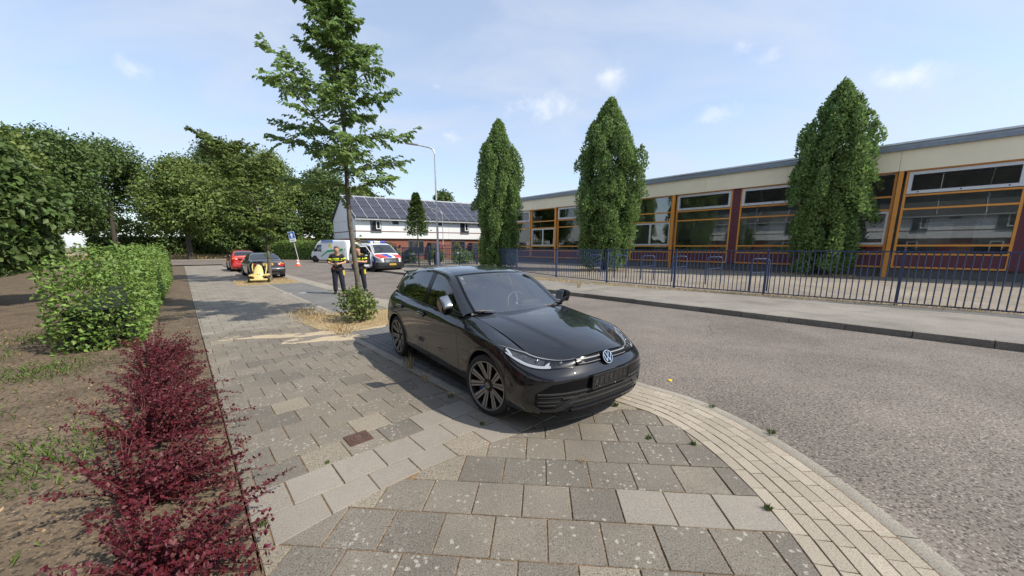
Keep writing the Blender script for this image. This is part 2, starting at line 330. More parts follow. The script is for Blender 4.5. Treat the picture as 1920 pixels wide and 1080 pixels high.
def place_tile(poly, full, rot, mat, c0, name='paver'):
    c = c0 if full else sum(poly, Vector((0, 0))) / len(poly)
    if full:
        key = (mat.name, 'sq')
        if key not in _shared:
            h = TS / 2; mb, _ = tile_mesh([Vector(p) for p in ((-h, -h), (h, -h), (h, h), (-h, h))]); _shared[key] = mb.mesh(name, mat, fix=False)
        o = link(name, _shared[key], pav)
    else:
        mb, _ = tile_mesh([p - c for p in poly]); o = mb.build(name, mat, pav, fix=False); rot = 0
    o.location = (c.x, c.y, random.uniform(-.0025, .002)); o.rotation_euler = (R(random.uniform(-.35, .35)), R(random.uniform(-.35, .35)), rot + R(random.uniform(-.4, .4)))
    return o
def quad_at(c, e1, e2, h): return [c - e1 * h - e2 * h, c + e1 * h - e2 * h, c + e1 * h + e2 * h, c - e1 * h + e2 * h]
def strip_clip(poly, c):
    i = int(np.argmin(((_fp - np.array([c.x, c.y])) ** 2).sum(1))); p, t, n = edge(_al[i])
    if (Vector((p.x, p.y)) - c).length > .30: return poly if (c - Vector((p.x, p.y))).dot(Vector((n.x, n.y))) < 0 else []
    return clip(poly, Vector((p.x, p.y)) - Vector((n.x, n.y)) * .005, Vector((n.x, n.y)))
d2, n2 = Vector(SD.xy), Vector(SN.xy)
def lay():
    # rows across the footway, laid along the street
    for k in range(-4, 20):
        s = 2.977 + PITCH * (k - .5)
        for j in range(-2, 12):
            t = .376 + PITCH * (j + .5) + (PITCH / 2 if k % 2 else 0)
            c = d2 * s + n2 * t; q = quad_at(c, d2, n2, TS / 2); a0 = area(q)
            dv = (c - AC).normalized(); q = clip(q, AC + dv * (AR + .004), -dv)
            if len(q) > 2: q = clip(q, n2 * .135, -n2)
            if len(q) > 2 and s > 3.4: q = clip(q, n2 * 2.235, n2)
            if len(q) > 2: q = strip_clip(q, c)
            if len(q) < 3 or area(q) < .006: continue
            f = area(q) / a0; r = random.random()
            if s < 3.0: mt = M_PALE if (f > .55 and r < .85) else M_AGG
            elif s < 3.4: mt = M_AGG if (.4 < t < 1.0) else (M_PALE if t > 1.55 else (M_TILE2 if r < .5 else M_TILE))
            else: mt = M_TILE if r < .74 else (M_TILE2 if r < .97 else M_AGG)
            place_tile(q, f > .985, math.atan2(SD.y, SD.x), mt, c)
    # rows of the corner, laid across the picture
    a = R(-4.5); e1 = Vector((math.cos(a), math.sin(a))); e2 = Vector((-e1.y, e1.x)); o0 = Vector((-.08, 2.44))
    for k in range(-5, 6):
        for j in range(-8, 8):
            c = o0 + e2 * (PITCH * (k + .5)) + e1 * (PITCH * (j + .5) + (0 if k % 2 == 0 else PITCH / 2))
            q = quad_at(c, e1, e2, TS / 2); a0 = area(q); dv = (c - AC).normalized(); q = clip(q, AC + dv * (AR - .004), dv)
            if len(q) > 2: q = clip(q, n2 * .135 + d2 * 2, -n2) if c.y > 1.7 else q
            if len(q) > 2: q = strip_clip(q, c)
            if len(q) < 3 or area(q) < .005 or c.y < .75: continue
            f = area(q) / a0; r = random.random()
            mt = M_PALE if (k == -1 and .7 < c.x < 1.75) else (M_AGG if (r < .05 or f < .30) else (M_TILE2 if r < .7 else M_TILE))
            place_tile(q, f > .985, a, mt, c)
lay()
# flush edging between footway and parking bay
def kerb_run(s0, s1, t0, t1, L_, z0, z1, mat, name, parent, jitter=.002):
    n = int(round((s1 - s0) / L_)); Lr = (s1 - s0) / n; me = MB().box((-(Lr - .008) / 2, -(t1 - t0) / 2, z0 - z1), ((Lr - .008) / 2, (t1 - t0) / 2, 0), bev=.012).mesh(name, mat)
    for i in range(n):
        p = W(s0 + (i + .5) * Lr, (t0 + t1) / 2); o = link(name, me, parent, (p.x, p.y, z1 + random.uniform(-jitter, jitter)), (0, 0, math.atan2(SD.y, SD.x)))
kerb_run(2.95, 8.0, 2.245, 2.365, .5, -.06, .003, M_KERB, 'edging_block', pav)
kerb_run(10.2, 20.2, 2.80, 2.92, .5, -.06, .004, M_KERB, 'edging_block', pav)
# bricks of the strip, six courses with staggered joints; the band of kerb blocks beside the asphalt
bl, bw = .214, .097
_bm = MB().box((-bl / 2, -bw / 2, -.05), (bl / 2, bw / 2, 0), bev=.004).mesh('brick', M_BRICK)
a_start = float(_al[int(np.argmin(((_fp - np.array(W(3.6, 3.66).xy)) ** 2).sum(1)))])
for c in range(6):
    off = (c + .5) * .1058; aa = np.linspace(a_start, ALEN - 1.0, 700); cc = [edge(x, off) for x in aa]; q = np.array([(p.x, p.y) for p, _, _ in cc]); ln = np.r_[0, np.cumsum(np.linalg.norm(np.diff(q, axis=0), axis=1))]; d = .05 + (c % 2) * .11
    while d < ln[-1]:
        p, t, n = edge(float(np.interp(d, ln, aa)), off)
        o = link('brick', _bm, pav, (p.x, p.y, .001 + random.uniform(-.0015, .0015) - .004 * max(0, (c - 3)) / 2), (R(random.uniform(-.5, .5)), R(random.uniform(-.5, .5)), math.atan2(t.y, t.x) + R(random.uniform(-.6, .6)))); d += .2195
def band_piece(a0, a1, o0, o1, z):
    m = MB(); n = 5; P = []
    for i in range(n):
        a = a0 + (a1 - a0) * i / (n - 1); q0 = edge(a, o0)[0]; q1 = edge(a, o1)[0]
        P.append([(q0.x, q0.y, z - .06), (q0.x, q0.y, z - .003), ((q0.x * .97 + q1.x * .03), (q0.y * .97 + q1.y * .03), z), ((q1.x * .9 + q0.x * .1), (q1.y * .9 + q0.y * .1), z - .008), (q1.x, q1.y, z - .024), (q1.x, q1.y, z - .08)])
    m.grid(P); m.add(P[0], [tuple(range(6))]); m.add(P[-1], [tuple(range(6))]); return m
a = 18.0
while a < ALEN - .9:
    band_piece(a, a + .492, STRIPW + .006, STRIPW + BANDW, -.006).build('kerb_block', M_KERB, pav, smooth=40); a += .5
# far stretch of the strip as one plain course
m = MB(); q = [edge(x, 0.03)[0] for x in np.linspace(0, a_start - .1, 30)] + [edge(x, STRIPW)[0] for x in np.linspace(a_start - .1, 0, 30)]
m.prism([(p.x, p.y) for p in q], -.05, -.004); m.build('gutter_course', M_KERB, pav)
# footway beyond the tiles one can tell apart
def bond_mat(name, base, joint, size, rot):
    m, nt, N, L, b = newmat(name); b.inputs['Roughness'].default_value = .85
    geo = N.new('ShaderNodeNewGeometry'); mp = N.new('ShaderNodeMapping'); mp.inputs['Rotation'].default_value = (0, 0, rot); L.new(geo.outputs['Position'], mp.inputs[0])
    br = N.new('ShaderNodeTexBrick'); br.inputs['Scale'].default_value = 1; br.inputs['Brick Width'].default_value = size[0]; br.inputs['Row Height'].default_value = size[1]; br.inputs['Mortar Size'].default_value = .007
    br.inputs['Color1'].default_value = (*base, 1); br.inputs['Color2'].default_value = (*[c * .86 for c in base], 1); br.inputs['Mortar'].default_value = (*joint, 1); br.inputs['Bias'].default_value = 0; L.new(mp.outputs[0], br.inputs['Vector'])
    n = N.new('ShaderNodeTexNoise'); n.inputs['Scale'].default_value = 2; n.inputs['Detail'].default_value = 7; L.new(geo.outputs['Position'], n.inputs['Vector'])
    r = N.new('ShaderNodeMapRange'); r.inputs[1].default_value = .3; r.inputs[2].default_value = .7; r.inputs[3].default_value = .78; r.inputs[4].default_value = 1.2; L.new(n.outputs[0], r.inputs[0])
    h = N.new('ShaderNodeHueSaturation'); L.new(br.outputs[0], h.inputs['Color']); L.new(r.outputs[0], h.inputs['Value']); L.new(h.outputs[0], b.inputs['Base Color'])
    bp = N.new('ShaderNodeBump'); bp.inputs['Strength'].default_value = .5; bp.inputs['Distance'].default_value = .006; bp.invert = True; L.new(br.outputs['Fac'], bp.inputs['Height']); L.new(bp.outputs[0], b.inputs['Normal']); return m
ang = math.atan2(SD.y, SD.x)
sheet('footway', rect(9.18, 45, .13, 2.85), -.002, bond_mat('far_pavers', (.235, .212, .178), (.10, .082, .06), (.334, .334), -ang - math.pi / 2))
sheet('parking_bay', [W(2.9, 2.36), W(8.1, 2.36), W(8.1, 4.13), W(5, 3.86), W(3.6, 3.67), W(2.9, 3.6)], -.003, bond_mat('bay_bricks', (.15, .15, .15), (.05, .05, .045), (.21, .105), -ang))
sheet('parking_bay', [W(10.0, 2.9), W(20.3, 2.9), W(20.3, 4.33), W(10.0, 4.2)], -.001, M_PATCH)
for (x_, y_) in ((-8.55, 13.66), (-8.03, 13.80), (-7.53, 13.92)):
    MB().box((-.13, -.055, -.02), (.13, .055, .002)).build('marking_stone', pm('white_stone', (.50, .50, .48), .8, bump=.2), pav, loc=(x_, y_, .002), rot=(0, 0, R(12)))
# tree bed
sheet('tree_bed', [W(7.7, 2.36), W(8.1, 4.1), W(9.9, 4.2), W(10.3, 2.7), W(10.4, 2.3), W(9.4, 1.9), W(8.3, 2.0)], .004, M_DRY, .05)
sheet('tree_bed', [W(20.3, 1.7), W(20.3, 4.3), W(23, 4.3), W(23, 1.9)], .006, M_DRY, .05)
# far side of the street
FZ = .10
far = sheet('far_footway', [W(-60, 10.62), W(27.5, 10.62), W(31, 11.4), W(33, 13), W(33, 15), W(19, 14.7), W(14.4, 13.7), W(10.8, 13.45), W(7.7, 13.8), W(4.6, 14.3), W(-10, 16.5), W(-60, 22)], FZ, M_FARW, .13)
kerb_run(-14, 27.5, 10.49, 10.62, 1.0, -.1, FZ + .006, speckle_mat('old_kerb', (.19, .175, .15), (.10, .09, .08), (.3, .28, .25), 60, .25, objr=.15), 'kerb_stone', far, .004)
sheet('schoolyard', [W(-60, 22), W(-10, 16.5), W(4.6, 14.3), W(7.7, 13.8), W(10.8, 13.45), W(14.4, 13.7), W(19, 14.7), W(33, 15), W(46, 29), W(46, 60), W(-60, 60)], FZ + .004, speckle_mat('yard_paving', (.235, .205, .165), (.15, .13, .105), (.34, .30, .25), 14, .22, objr=0, big=.25, stain=.3), .13)
sheet('verge', [W(33, 11.5), W(36, 14), W(60, 15), W(62, 40), W(46, 44), W(46, 29), W(33, 15)], .02, M_GRASSG, .1)
sheet('garden_soil', [W(-3, .118), W(45, .118), W(45, -40), W(-5, -40)], .02, M_SOIL, .12)
sheet('verge', [W(66.5, 14.5), W(66.5, -60), W(140, -60), W(140, 60), W(66.5, 60)], .06, M_DRY, .12)
sheet('footway', [W(64, -60), W(66.5, -60), W(66.5, 16), W(64, 16)], .05, M_FARW, .1)
# small sand drifts left on the footway
def drift(cx, cy, lx, ly, rz, h):
    m = MB(); P = []; n1, n2_ = 40, 18; sd_ = random.random() * 50
    from mathutils import noise as mn
    for i in range(n1 + 1):
        row = []
        for j in range(n2_ + 1):
            u = i / n1 * 2 - 1; v = j / n2_ * 2 - 1; nn = mn.fractal(Vector((u * 2.2 + sd_, v * 1.6, sd_)), 1.0, 2.0, 4)
            z = h * (1.0 - u * u - v * v * 1.1 + nn * 1.5); row.append((u * lx, v * ly, max(z, -.004 if z < 0 else z)))
        P.append(row)
    m.grid(P); o = m.build('sand_drift', M_SAND, smooth=180, loc=(cx, cy, -.0005), rot=(0, 0, rz)); o['kind'] = 'stuff'
    tag(o, cat='sand'); return o
tag(drift(-3.55, 6.75, .75, .22, R(20), .007), 'pale sand drifted over the footway below the dry grass')
tag(drift(-4.75, 6.95, .85, .18, R(14), .007), 'streak of pale sand on the left of the footway')
tag(drift(-3.6, 7.5, .9, .25, R(38), .007), 'sand spilling onto the pavers from the tree bed')
# cast-iron valve cover in the footway
vc = W(3.24, 1.02); m = MB(); h = .105
root = m.box((-h, -h, -.02), (h, h, .004), bev=.004).build('valve_cover', pm('rusty_iron', (.105, .062, .048), .75, .4, .35, 30, .5, 90), loc=(vc.x, vc.y, .001), rot=(0, 0, math.atan2(SD.y, SD.x)))
tag(root, 'small square rusty iron valve cover set in the grey footway', 'valve cover')
mr_ = pm('worn_iron', (.15, .095, .075), .6, .5, .3, 40, .4)
MB().lathe([(.094, .003), (.094, .007), (.084, .007), (.084, .003)], 28, close=True).build('rim', mr_, root, smooth=30)
MB().lathe([(.066, .003), (.066, .007), (.056, .007), (.056, .003)], 24, close=True).build('inner_ring', mr_, root, smooth=30)
m = MB(); m.box((-.04, -.026, .002), (-.008, .026, .008), bev=.003); m.box((.008, -.026, .002), (.04, .026, .008), bev=.003); m.build('lifting_lug', mr_, root)

# hairline cracks in the old asphalt
def cracks():
    m = MB(); r = np.random.default_rng(4)
    for (s0, t0, ds, dt, L_) in ((9.5, 5.6, 1, .12, 4.5), (12, 7.0, .25, .9, 2.6), (15, 6.3, 1, -.1, 5.0), (6.0, 8.6, 1, .05, 6.0), (2.5, 7.4, .2, 1, 2.4), (18, 8.2, .9, .2, 4.0), (0.2, 8.9, 1, -.12, 3.5), (21, 5.6, .8, .5, 3.5)):
        p = np.array([s0, t0]); d = np.array([ds, dt]) / math.hypot(ds, dt); n = int(L_ / .09); A = []
        for i in range(n):
            w = .006 * r.uniform(.3, 1.3) * math.sin(math.pi * (i + .5) / n) ** .5; q = np.array([-d[1], d[0]]); a = W(*(p + q * w), -.0285); b = W(*(p - q * w), -.0285); A.append([tuple(a), tuple(b)]); th = r.normal() * .35; d2_ = np.array([d[0] * math.cos(th) - d[1] * math.sin(th), d[0] * math.sin(th) + d[1] * math.cos(th)]); p = p + d2_ * .09
        m.grid(A)
    o = m.build('road_cracks', pm('crack_dark', (.03, .027, .024), .95)); o['kind'] = 'stuff'; tag(o, 'thin dark cracks running through the old asphalt', 'crack')
cracks()
# ================================================================== THE BLACK HATCHBACK  (x forward from the front axle, y to the car's left, z up)
M_PAINT = None
def paint_mat(name, col, dust=.5):
    m, nt, N, L, b = newmat(name)
    b.inputs['Roughness'].default_value = .32; b.inputs['Coat Weight'].default_value = 1.0; b.inputs['Coat Roughness'].default_value = .02; b.inputs['Coat IOR'].default_value = 1.62; b.inputs['Specular IOR Level'].default_value = .06; b.inputs['Metallic'].default_value = .0
    tc = N.new('ShaderNodeTexCoord'); n = N.new('ShaderNodeTexNoise'); n.inputs['Scale'].default_value = 3.2; n.inputs['Detail'].default_value = 8; n.inputs['Roughness'].default_value = .65; L.new(tc.outputs['Object'], n.inputs['Vector'])
    r = N.new('ShaderNodeMapRange'); r.inputs[1].default_value = .42; r.inputs[2].default_value = .75; r.inputs[3].default_value = 0; r.inputs[4].default_value = .05 * dust; L.new(n.outputs[0], r.inputs[0])
    # dust lies on the lower flanks
    sp = N.new('ShaderNodeSeparateXYZ'); L.new(tc.outputs['Object'], sp.inputs[0]); rz = N.new('ShaderNodeMapRange'); rz.inputs[1].default_value = .75; rz.inputs[2].default_value = .25; rz.inputs[3].default_value = 0; rz.inputs[4].default_value = .10 * dust; L.new(sp.outputs[2], rz.inputs[0])
    ml = N.new('ShaderNodeMath'); ml.operation = 'MULTIPLY_ADD'; L.new(rz.outputs[0], ml.inputs[0]); L.new(n.outputs[0], ml.inputs[1]); L.new(r.outputs[0], ml.inputs[2])
    mx = N.new('ShaderNodeMix'); mx.data_type = 'RGBA'; L.new(ml.outputs[0], mx.inputs[0]); mx.inputs[6].default_value = (*col, 1); mx.inputs[7].default_value = (.30, .27, .23, 1); L.new(mx.outputs[2], b.inputs['Base Color'])
    r2 = N.new('ShaderNodeMapRange'); r2.inputs[3].default_value = .0; r2.inputs[4].default_value = .025; L.new(n.outputs[0], r2.inputs[0]); L.new(r2.outputs[0], b.inputs['Coat Roughness'])
    return m
M_PAINT = paint_mat('black_paint', (.0085, .010, .0135), .07)
M_GLOSSB = pm('gloss_black', (.005, .005, .006), .22, coat=0., spec=.22, var=.05)
M_TRIM = pm('black_plastic', (.017, .017, .018), .5, var=.1, bump=.1, bscale=200)
M_SLAT = pm('slat_plastic', (.035, .035, .037), .35, var=.1)
M_DARK = pm('dark_cavity', (.006, .006, .006), .9)
M_RUBBER = pm('tyre_rubber', (.020, .020, .020), .78, var=.25, scale=25, bump=.2, bscale=120)
M_CHROME = pm('chrome', (.75, .76, .78), .08, 1.0, var=.03)
M_SATIN = pm('satin_chrome', (.42, .43, .45), .30, 1.0, var=.04)
M_ALLOY = pm('machined_alloy', (.30, .295, .29), .42, .6, var=.2, scale=30)
M_ALLOYD = pm('dark_alloy', (.032, .032, .034), .35, .6, var=.1)
M_WS = glassmat('windscreen_glass', (.70, .78, .80), ior=3.0)
M_SG = glassmat('side_glass', (.30, .33, .34), ior=1.75)
M_PG = glassmat('privacy_glass', (.03, .033, .034), ior=1.75)
M_SEAT = pm('dark_upholstery', (.028, .028, .03), .8, bump=.2)
M_DASH = pm('dash_plastic', (.035, .035, .037), .65, bump=.1, bscale=150)
M_LAMPG = glassmat('lamp_cover', (.9, .92, .95), ior=1.3)
M_LAMPB = pm('lamp_housing', (.010, .010, .012), .3, var=.2)
M_LED = pm('light_guide', (.46, .48, .51), .2, .2)
zc_f = pchip([(.80, .738), (.74, .766), (.62, .800), (.45, .836), (.2, .882), (0, .915), (-.25, .946), (-.5, .968), (-.7, .978)])
k_f = pchip([(.80, .24), (.69, .20), (.55, .135), (.4, .100), (.2, .070), (0, .050), (-.45, .020), (-.7, .015)])
def hood_z(x, y):
    a = abs(y) / .70; z = zc_f(x) - k_f(x) * a ** 2.3
    yc = .30 + (.70 - x) * .13; d = (abs(y) - yc) / .022
    return z + .009 * (1 / (1 + math.exp(max(-30, min(30, d * 2.2))))) * min(1, max(0, (.76 - x) / .25))
ROWS = [
 [(.85,0,.205),(.84,.30,.207),(.795,.52,.212),(.70,.70,.222),(.54,.82,.232),(.34,.845,.222),(0,.80,.20),(-.45,.79,.20),(-1.0,.79,.20),(-1.7,.79,.20),(-2.3,.79,.205),(-2.63,.80,.21),(-2.97,.83,.25),(-3.24,.76,.28),(-3.36,.50,.29),(-3.40,0,.29)],
 [(.868,0,.285),(.858,.30,.285),(.815,.53,.288),(.72,.72,.293),(.56,.845,.298),(.345,.88,.28),(0,.875,.28),(-.45,.862,.265),(-1.0,.858,.26),(-1.7,.858,.26),(-2.3,.862,.265),(-2.63,.878,.28),(-2.99,.88,.31),(-3.28,.785,.35),(-3.40,.52,.36),(-3.44,0,.36)],
 [(.872,0,.40),(.863,.30,.40),(.82,.53,.40),(.725,.725,.40),(.56,.855,.40),(.345,.892,.41),(0,.895,.41),(-.45,.872,.40),(-1.0,.868,.40),(-1.7,.868,.40),(-2.3,.874,.40),(-2.63,.897,.41),(-2.99,.892,.43),(-3.29,.79,.47),(-3.41,.52,.48),(-3.45,0,.48)],
 [(.888,0,.522),(.878,.30,.522),(.830,.53,.522),(.728,.725,.525),(.55,.85,.535),(.34,.892,.545),(0,.897,.56),(-.45,.88,.56),(-1.0,.88,.56),(-1.7,.88,.56),(-2.3,.884,.56),(-2.63,.898,.57),(-2.99,.892,.58),(-3.28,.79,.60),(-3.395,.52,.61),(-3.43,0,.61)],
 [(.884,0,.578),(.873,.29,.578),(.824,.515,.58),(.716,.705,.59),(.53,.835,.63),(.33,.885,.67),(0,.894,.70),(-.45,.888,.72),(-1.0,.89,.72),(-1.7,.89,.72),(-2.3,.89,.73),(-2.63,.894,.74),(-2.98,.882,.75),(-3.25,.78,.76),(-3.36,.52,.77),(-3.40,0,.77)],
 [(.835,0,.648),(.82,.28,.646),(.765,.49,.645),(.660,.690,.638),(.50,.812,.676),(.28,.868,.765),(0,.876,.815),(-.45,.882,.842),(-1.0,.885,.852),(-1.7,.885,.86),(-2.3,.883,.87),(-2.63,.878,.876),(-2.96,.86,.88),(-3.2,.76,.885),(-3.31,.5,.89),(-3.35,0,.89)],
 [(.797,0,0),(.780,.25,0),(.715,.445,0),(.585,.585,0),(.42,.675,0),(.22,.695,0),(0,.70,0),(-.45,.705,0),(-1.0,.805,.945),(-1.7,.81,.965),(-2.3,.80,.985),(-2.63,.79,1.0),(-2.93,.765,1.01),(-3.13,.68,1.02),(-3.24,.45,1.03),(-3.28,0,1.03)]]
for i in range(8): x, y, _ = ROWS[6][i]; ROWS[6][i] = (x, y, hood_z(x, y) - .003)
NET = np.array(ROWS)                                            # 7 rows x 16 stations
UK = np.r_[0, np.cumsum(np.linalg.norm(np.diff(NET, axis=1), axis=2).mean(0))]
VK = np.arange(7, dtype=float)
_rowsp = natspline(UK, np.swapaxes(NET, 0, 1))
_vk = np.r_[0, np.cumsum([.09, .13, .13, .10, .10])]; _vsp = natspline(_vk, np.eye(6))
def body(u, v):
    """points of the wrap-around body surface on the grid u x v: array (len(u), len(v), 3); a sharp shoulder runs along row 5"""
    rows = _rowsp(np.asarray(u, float)); v = np.asarray(v, float); lo = np.minimum(v, 5.0); Wt = np.zeros((len(v), 7)); Wt[:, :6] = _vsp(np.interp(lo, VK[:6], _vk))
    s = np.clip(v - 5, 0, 1); hi = v > 5; Wt[hi] = 0; Wt[hi, 5] = 1 - s[hi]; Wt[hi, 6] = s[hi]
    P = np.einsum('vr,urk->uvk', Wt, rows); bul = .055 * s * (1 - s)
    P[:, :, 1] += bul * .6 * np.clip(P[:, :, 1] / .35, 0, 1); P[:, :, 2] += bul * .8 * np.clip(P[:, :, 1] / .5, 0, 1); return P
_ud = np.linspace(0, UK[-1], 900); _b3 = body(_ud, [3.0])[:, 0]
def u_x(x): return float(_ud[np.argmin(np.abs(_b3[:, 0] - x) + (np.abs(_b3[:, 1]) < .6) * 9)])
def u_y(y):                                                   # front, by half width at row 3
    k = int(np.argmax(_b3[:, 1] > .86)); return float(np.interp(y, _b3[:k, 1], _ud[:k]))
ARCH = [(0.0, .325, .372), (-2.63, .325, .372)]
def side_patch(u0, u1, v0, v1, du=.02, nv=30, off=0., arch=True, vtop=None, vbot=None):
    us = np.linspace(u0, u1, max(3, int((u1 - u0) / du))); m = MB(); P = []
    for u in us:
        a = v0 if vbot is None else vbot(u); b = v1 if vtop is None else vtop(u)
        P.append(body([u], np.linspace(a, b, nv))[0])
    P = np.array(P)
    if off:
        n = np.cross(np.gradient(P, axis=0), np.gradient(P, axis=1)); n /= np.linalg.norm(n, axis=2, keepdims=True) + 1e-9
        P = P + n * off * (1 if n[len(us) // 2, nv // 2] @ np.array([.3, 1, 0]) > 0 else -1)
    nu = len(us); keep = np.ones((nu - 1, nv - 1), bool)
    if arch:
        for (xa, za, ra) in ARCH:
            dx = P[..., 0] - xa; dz = P[..., 2] - za; d = np.hypot(dx, dz); ins = (d < ra) & (P[..., 1] > .5)
            full = ins[:-1, :-1] & ins[1:, :-1] & ins[:-1, 1:] & ins[1:, 1:]; keep &= ~full
            sc = np.where(ins, ra / np.maximum(d, 1e-6), 1); P[..., 0] = xa + dx * sc; P[..., 2] = za + dz * sc
    fs = [(i * nv + j, (i + 1) * nv + j, (i + 1) * nv + j + 1, i * nv + j + 1) for i in range(nu - 1) for j in range(nv - 1) if keep[i, j]]
    if arch and len(fs) > 4:                       # keep the largest piece only
        par = list(range(nu * nv))
        def find(i):
            while par[i] != i: par[i] = par[par[i]]; i = par[i]
            return i
        for f in fs:
            for k in f[1:]: par[find(k)] = find(f[0])
        cnt = {}
        for f in fs: r_ = find(f[0]); cnt[r_] = cnt.get(r_, 0) + 1
        best = max(cnt, key=cnt.get); fs = [f for f in fs if find(f[0]) == best]
    return [tuple(p) for p in P.reshape(-1, 3)], fs
def fpt(y, z, off=0.):
    """point of the front face at half width y and height z, off metres proud of it"""
    u = u_y(min(abs(y), .845)); v = np.linspace(0, 6, 73)
    for _ in range(9):
        q = body([u], v)[0]; k = float(np.interp(z, q[:, 2], v)); p = body([u], [k])[0, 0]; u = min(1.45, max(0., u + float((abs(y) - p[1]) * 1.1)))
    a = body([u, u + .01], [k, min(k + .05, 6)]); n = np.cross(a[1, 0] - a[0, 0], a[0, 1] - a[0, 0]); n /= np.linalg.norm(n) + 1e-9
    if n[0] < 0: n = -n
    p = p + n * off; return Vector((p[0], p[1] if y >= 0 else -p[1], p[2])), Vector((n[0], n[1] if y >= 0 else -n[1], n[2]))
def fstrip(m, bot, top, off=.003, n=24, nv=5, back=True, th=.012):
    """ribbon lying on the front between two (y,z) polylines of equal length"""
    def samp(pl, t):
        d = np.r_[0, np.cumsum([math.dist(pl[i], pl[i + 1]) for i in range(len(pl) - 1)])]; d /= d[-1]
        return np.interp(t, d, [p[0] for p in pl]), np.interp(t, d, [p[1] for p in pl])
    P = []
    for i in range(n + 1):
        t = i / n; a = samp(bot, t); b = samp(top, t)
        row = [fpt(a[0] + (b[0] - a[0]) * j / (nv - 1), a[1] + (b[1] - a[1]) * j / (nv - 1), off)[0] for j in range(nv)]
        if back: row = [fpt(a[0], a[1], off - th)[0]] + row + [fpt(b[0], b[1], off - th)[0]]
        P.append(row)
    m.grid(P); return m
def golf(root, paint, detail=True):
    mir = Matrix.Diagonal((1, -1, 1, 1))
    def both(name, vs, fs, mat, smooth=35, sides=(1, -1)):
        out = []
        for sd_ in sides:
            m = MB(); m.add([(p[0], p[1] * sd_, p[2]) for p in vs], fs); out.append(m.build(name, mat, root, smooth=smooth))
        return out
    ux = u_x; g = .0028
    uF, uD1, uD2, uD3, uRB, uE = ux(.36), ux(-.60), ux(-1.655), ux(-2.48), ux(-3.02), UK[-1]
    # front bumper: both halves meet at the middle, one skin
    vs, fs = side_patch(0, uF - g, 0, 5, .02, 34, arch=True)
    m = MB(); m.add(vs, fs); m.add([(x, -y, z) for x, y, z in vs], fs); bumper = m.build('front_bumper', paint, root, smooth=180)
    both('fender', *side_patch(uF + g, uD1 - g, 1.02, 6, .016, 44, vbot=None), paint, 180)
    # fender nose above the lamp
    uh = ux(.41) if False else float(np.interp(.42, NET[6][::-1, 0], UK[::-1])); ut = float(np.interp(.19, NET[5][::-1, 0], UK[::-1]))
    vtopl = lambda u: 6 - .02 if u < uh else 6 - (u - uh) / max(ut - uh, 1e-3) * .98
    both('fender_nose', *side_patch(uh, uF + .001, 5, 6, .01, 12, vbot=lambda u: min(5.99, vtopl(u) + .03), arch=False), paint, 180)
    both('front_door', *side_patch(uD1 + g, uD2 - g, 1.04, 6, .025, 34), paint, 180)
    both('rear_door', *side_patch(uD2 + g, uD3 - g, 1.04, 6, .016, 44), paint, 180)
    both('quarter_panel', *side_patch(uD3 + g, uRB - g, 1.04, 6, .014, 44), paint, 180)
    vs, fs = side_patch(uRB + g, uE, 0, 4.1, .03, 30); m = MB(); m.add(vs, fs); m.add([(x, -y, z) for x, y, z in vs], fs); m.build('rear_bumper', paint, root, smooth=180)
    vs, fs = side_patch(uRB + g, uE, 4.14, 6, .03, 14); m = MB(); m.add(vs, fs); m.add([(x, -y, z) for x, y, z in vs], fs); m.build('tailgate', paint, root, smooth=180)
    both('side_skirt', *side_patch(ux(-.30), ux(-2.30), 0, 1.02, .02, 10), paint, 180)
    # dark inner shell behind the shut lines
    vs, fs = side_patch(.02, uE - .02, .2, 5.9, .02, 30, off=-.022); both('inner_shell', vs, fs, M_DARK, 180)
    # wheel arch lips and liners
    bp_ = body(np.linspace(0, uE, 500), np.linspace(0, 6, 90)).reshape(-1, 3); bp_ = bp_[bp_[:, 1] > .6]
    def by(x, z): return bp_[np.argmin((bp_[:, 0] - x) ** 2 + (bp_[:, 2] - z) ** 2), 1]
    for (xa, za, ra) in ARCH:
        P = []
        for i in range(61):
            th = R(-22) + R(224) * i / 60; row = []
            for (rr, dy) in ((ra + .030, .0005), (ra + .022, .004), (ra + .004, .005), (ra - .004, .001), (ra - .004, -.05)):
                x = xa + rr * math.cos(th); z = za + rr * math.sin(th); y = by(xa + max(rr, ra + .004) * math.cos(th), za + max(rr, ra + .004) * math.sin(th)) + dy; row.append((x, y, z))
            P.append(row)
        m = MB().grid(P); both('arch_lip', m.v, m.f, paint, 60)
        P = [[(xa + (ra + .01) * math.cos(R(-20) + R(220) * i / 30), y, za + (ra + .01) * math.sin(R(-20) + R(220) * i / 30)) for y in (.40, .86)] for i in range(31)]
        m = MB().grid(P); m.add([(xa + (ra + .01) * math.cos(R(12 * i)), .5, za + (ra + .01) * math.sin(R(12 * i))) for i in range(30)], [list(range(30))]); both('wheel_well', m.v, m.f, M_DARK)
    MB().box((-3.2, -.70, .20), (.42, .70, .26)).build('underbody', M_DARK, root)
    # bonnet
    yf = natspline([0, .25, .445, .585, .675], [.797, .780, .715, .585, .42])
    P = []
    for j in range(45):
        b = j / 44; row = []
        for i in range(61):
            a = i / 30 - 1; Y = .672 + (.700 - .672) * min(1, b * 1.15) ** .8; y = a * Y; xf = float(yf(min(abs(y), .675))) if abs(y) <= .675 else .42
            xb = -.46 - .13 * (abs(y) / .69) ** 2.2; x = xf + (xb - xf) * b; ye = abs(y)
            row.append((x, y, hood_z(x, y) - (.004 * (1 - b / .02) if b < .02 else 0)))
        P.append(row)
    MB().grid(P).build('hood', paint, root, smooth=180)
    MB().grid([[(x, y, z - .028) for x, y, z in r] for r in P]).build('hood_liner', M_DARK, root)
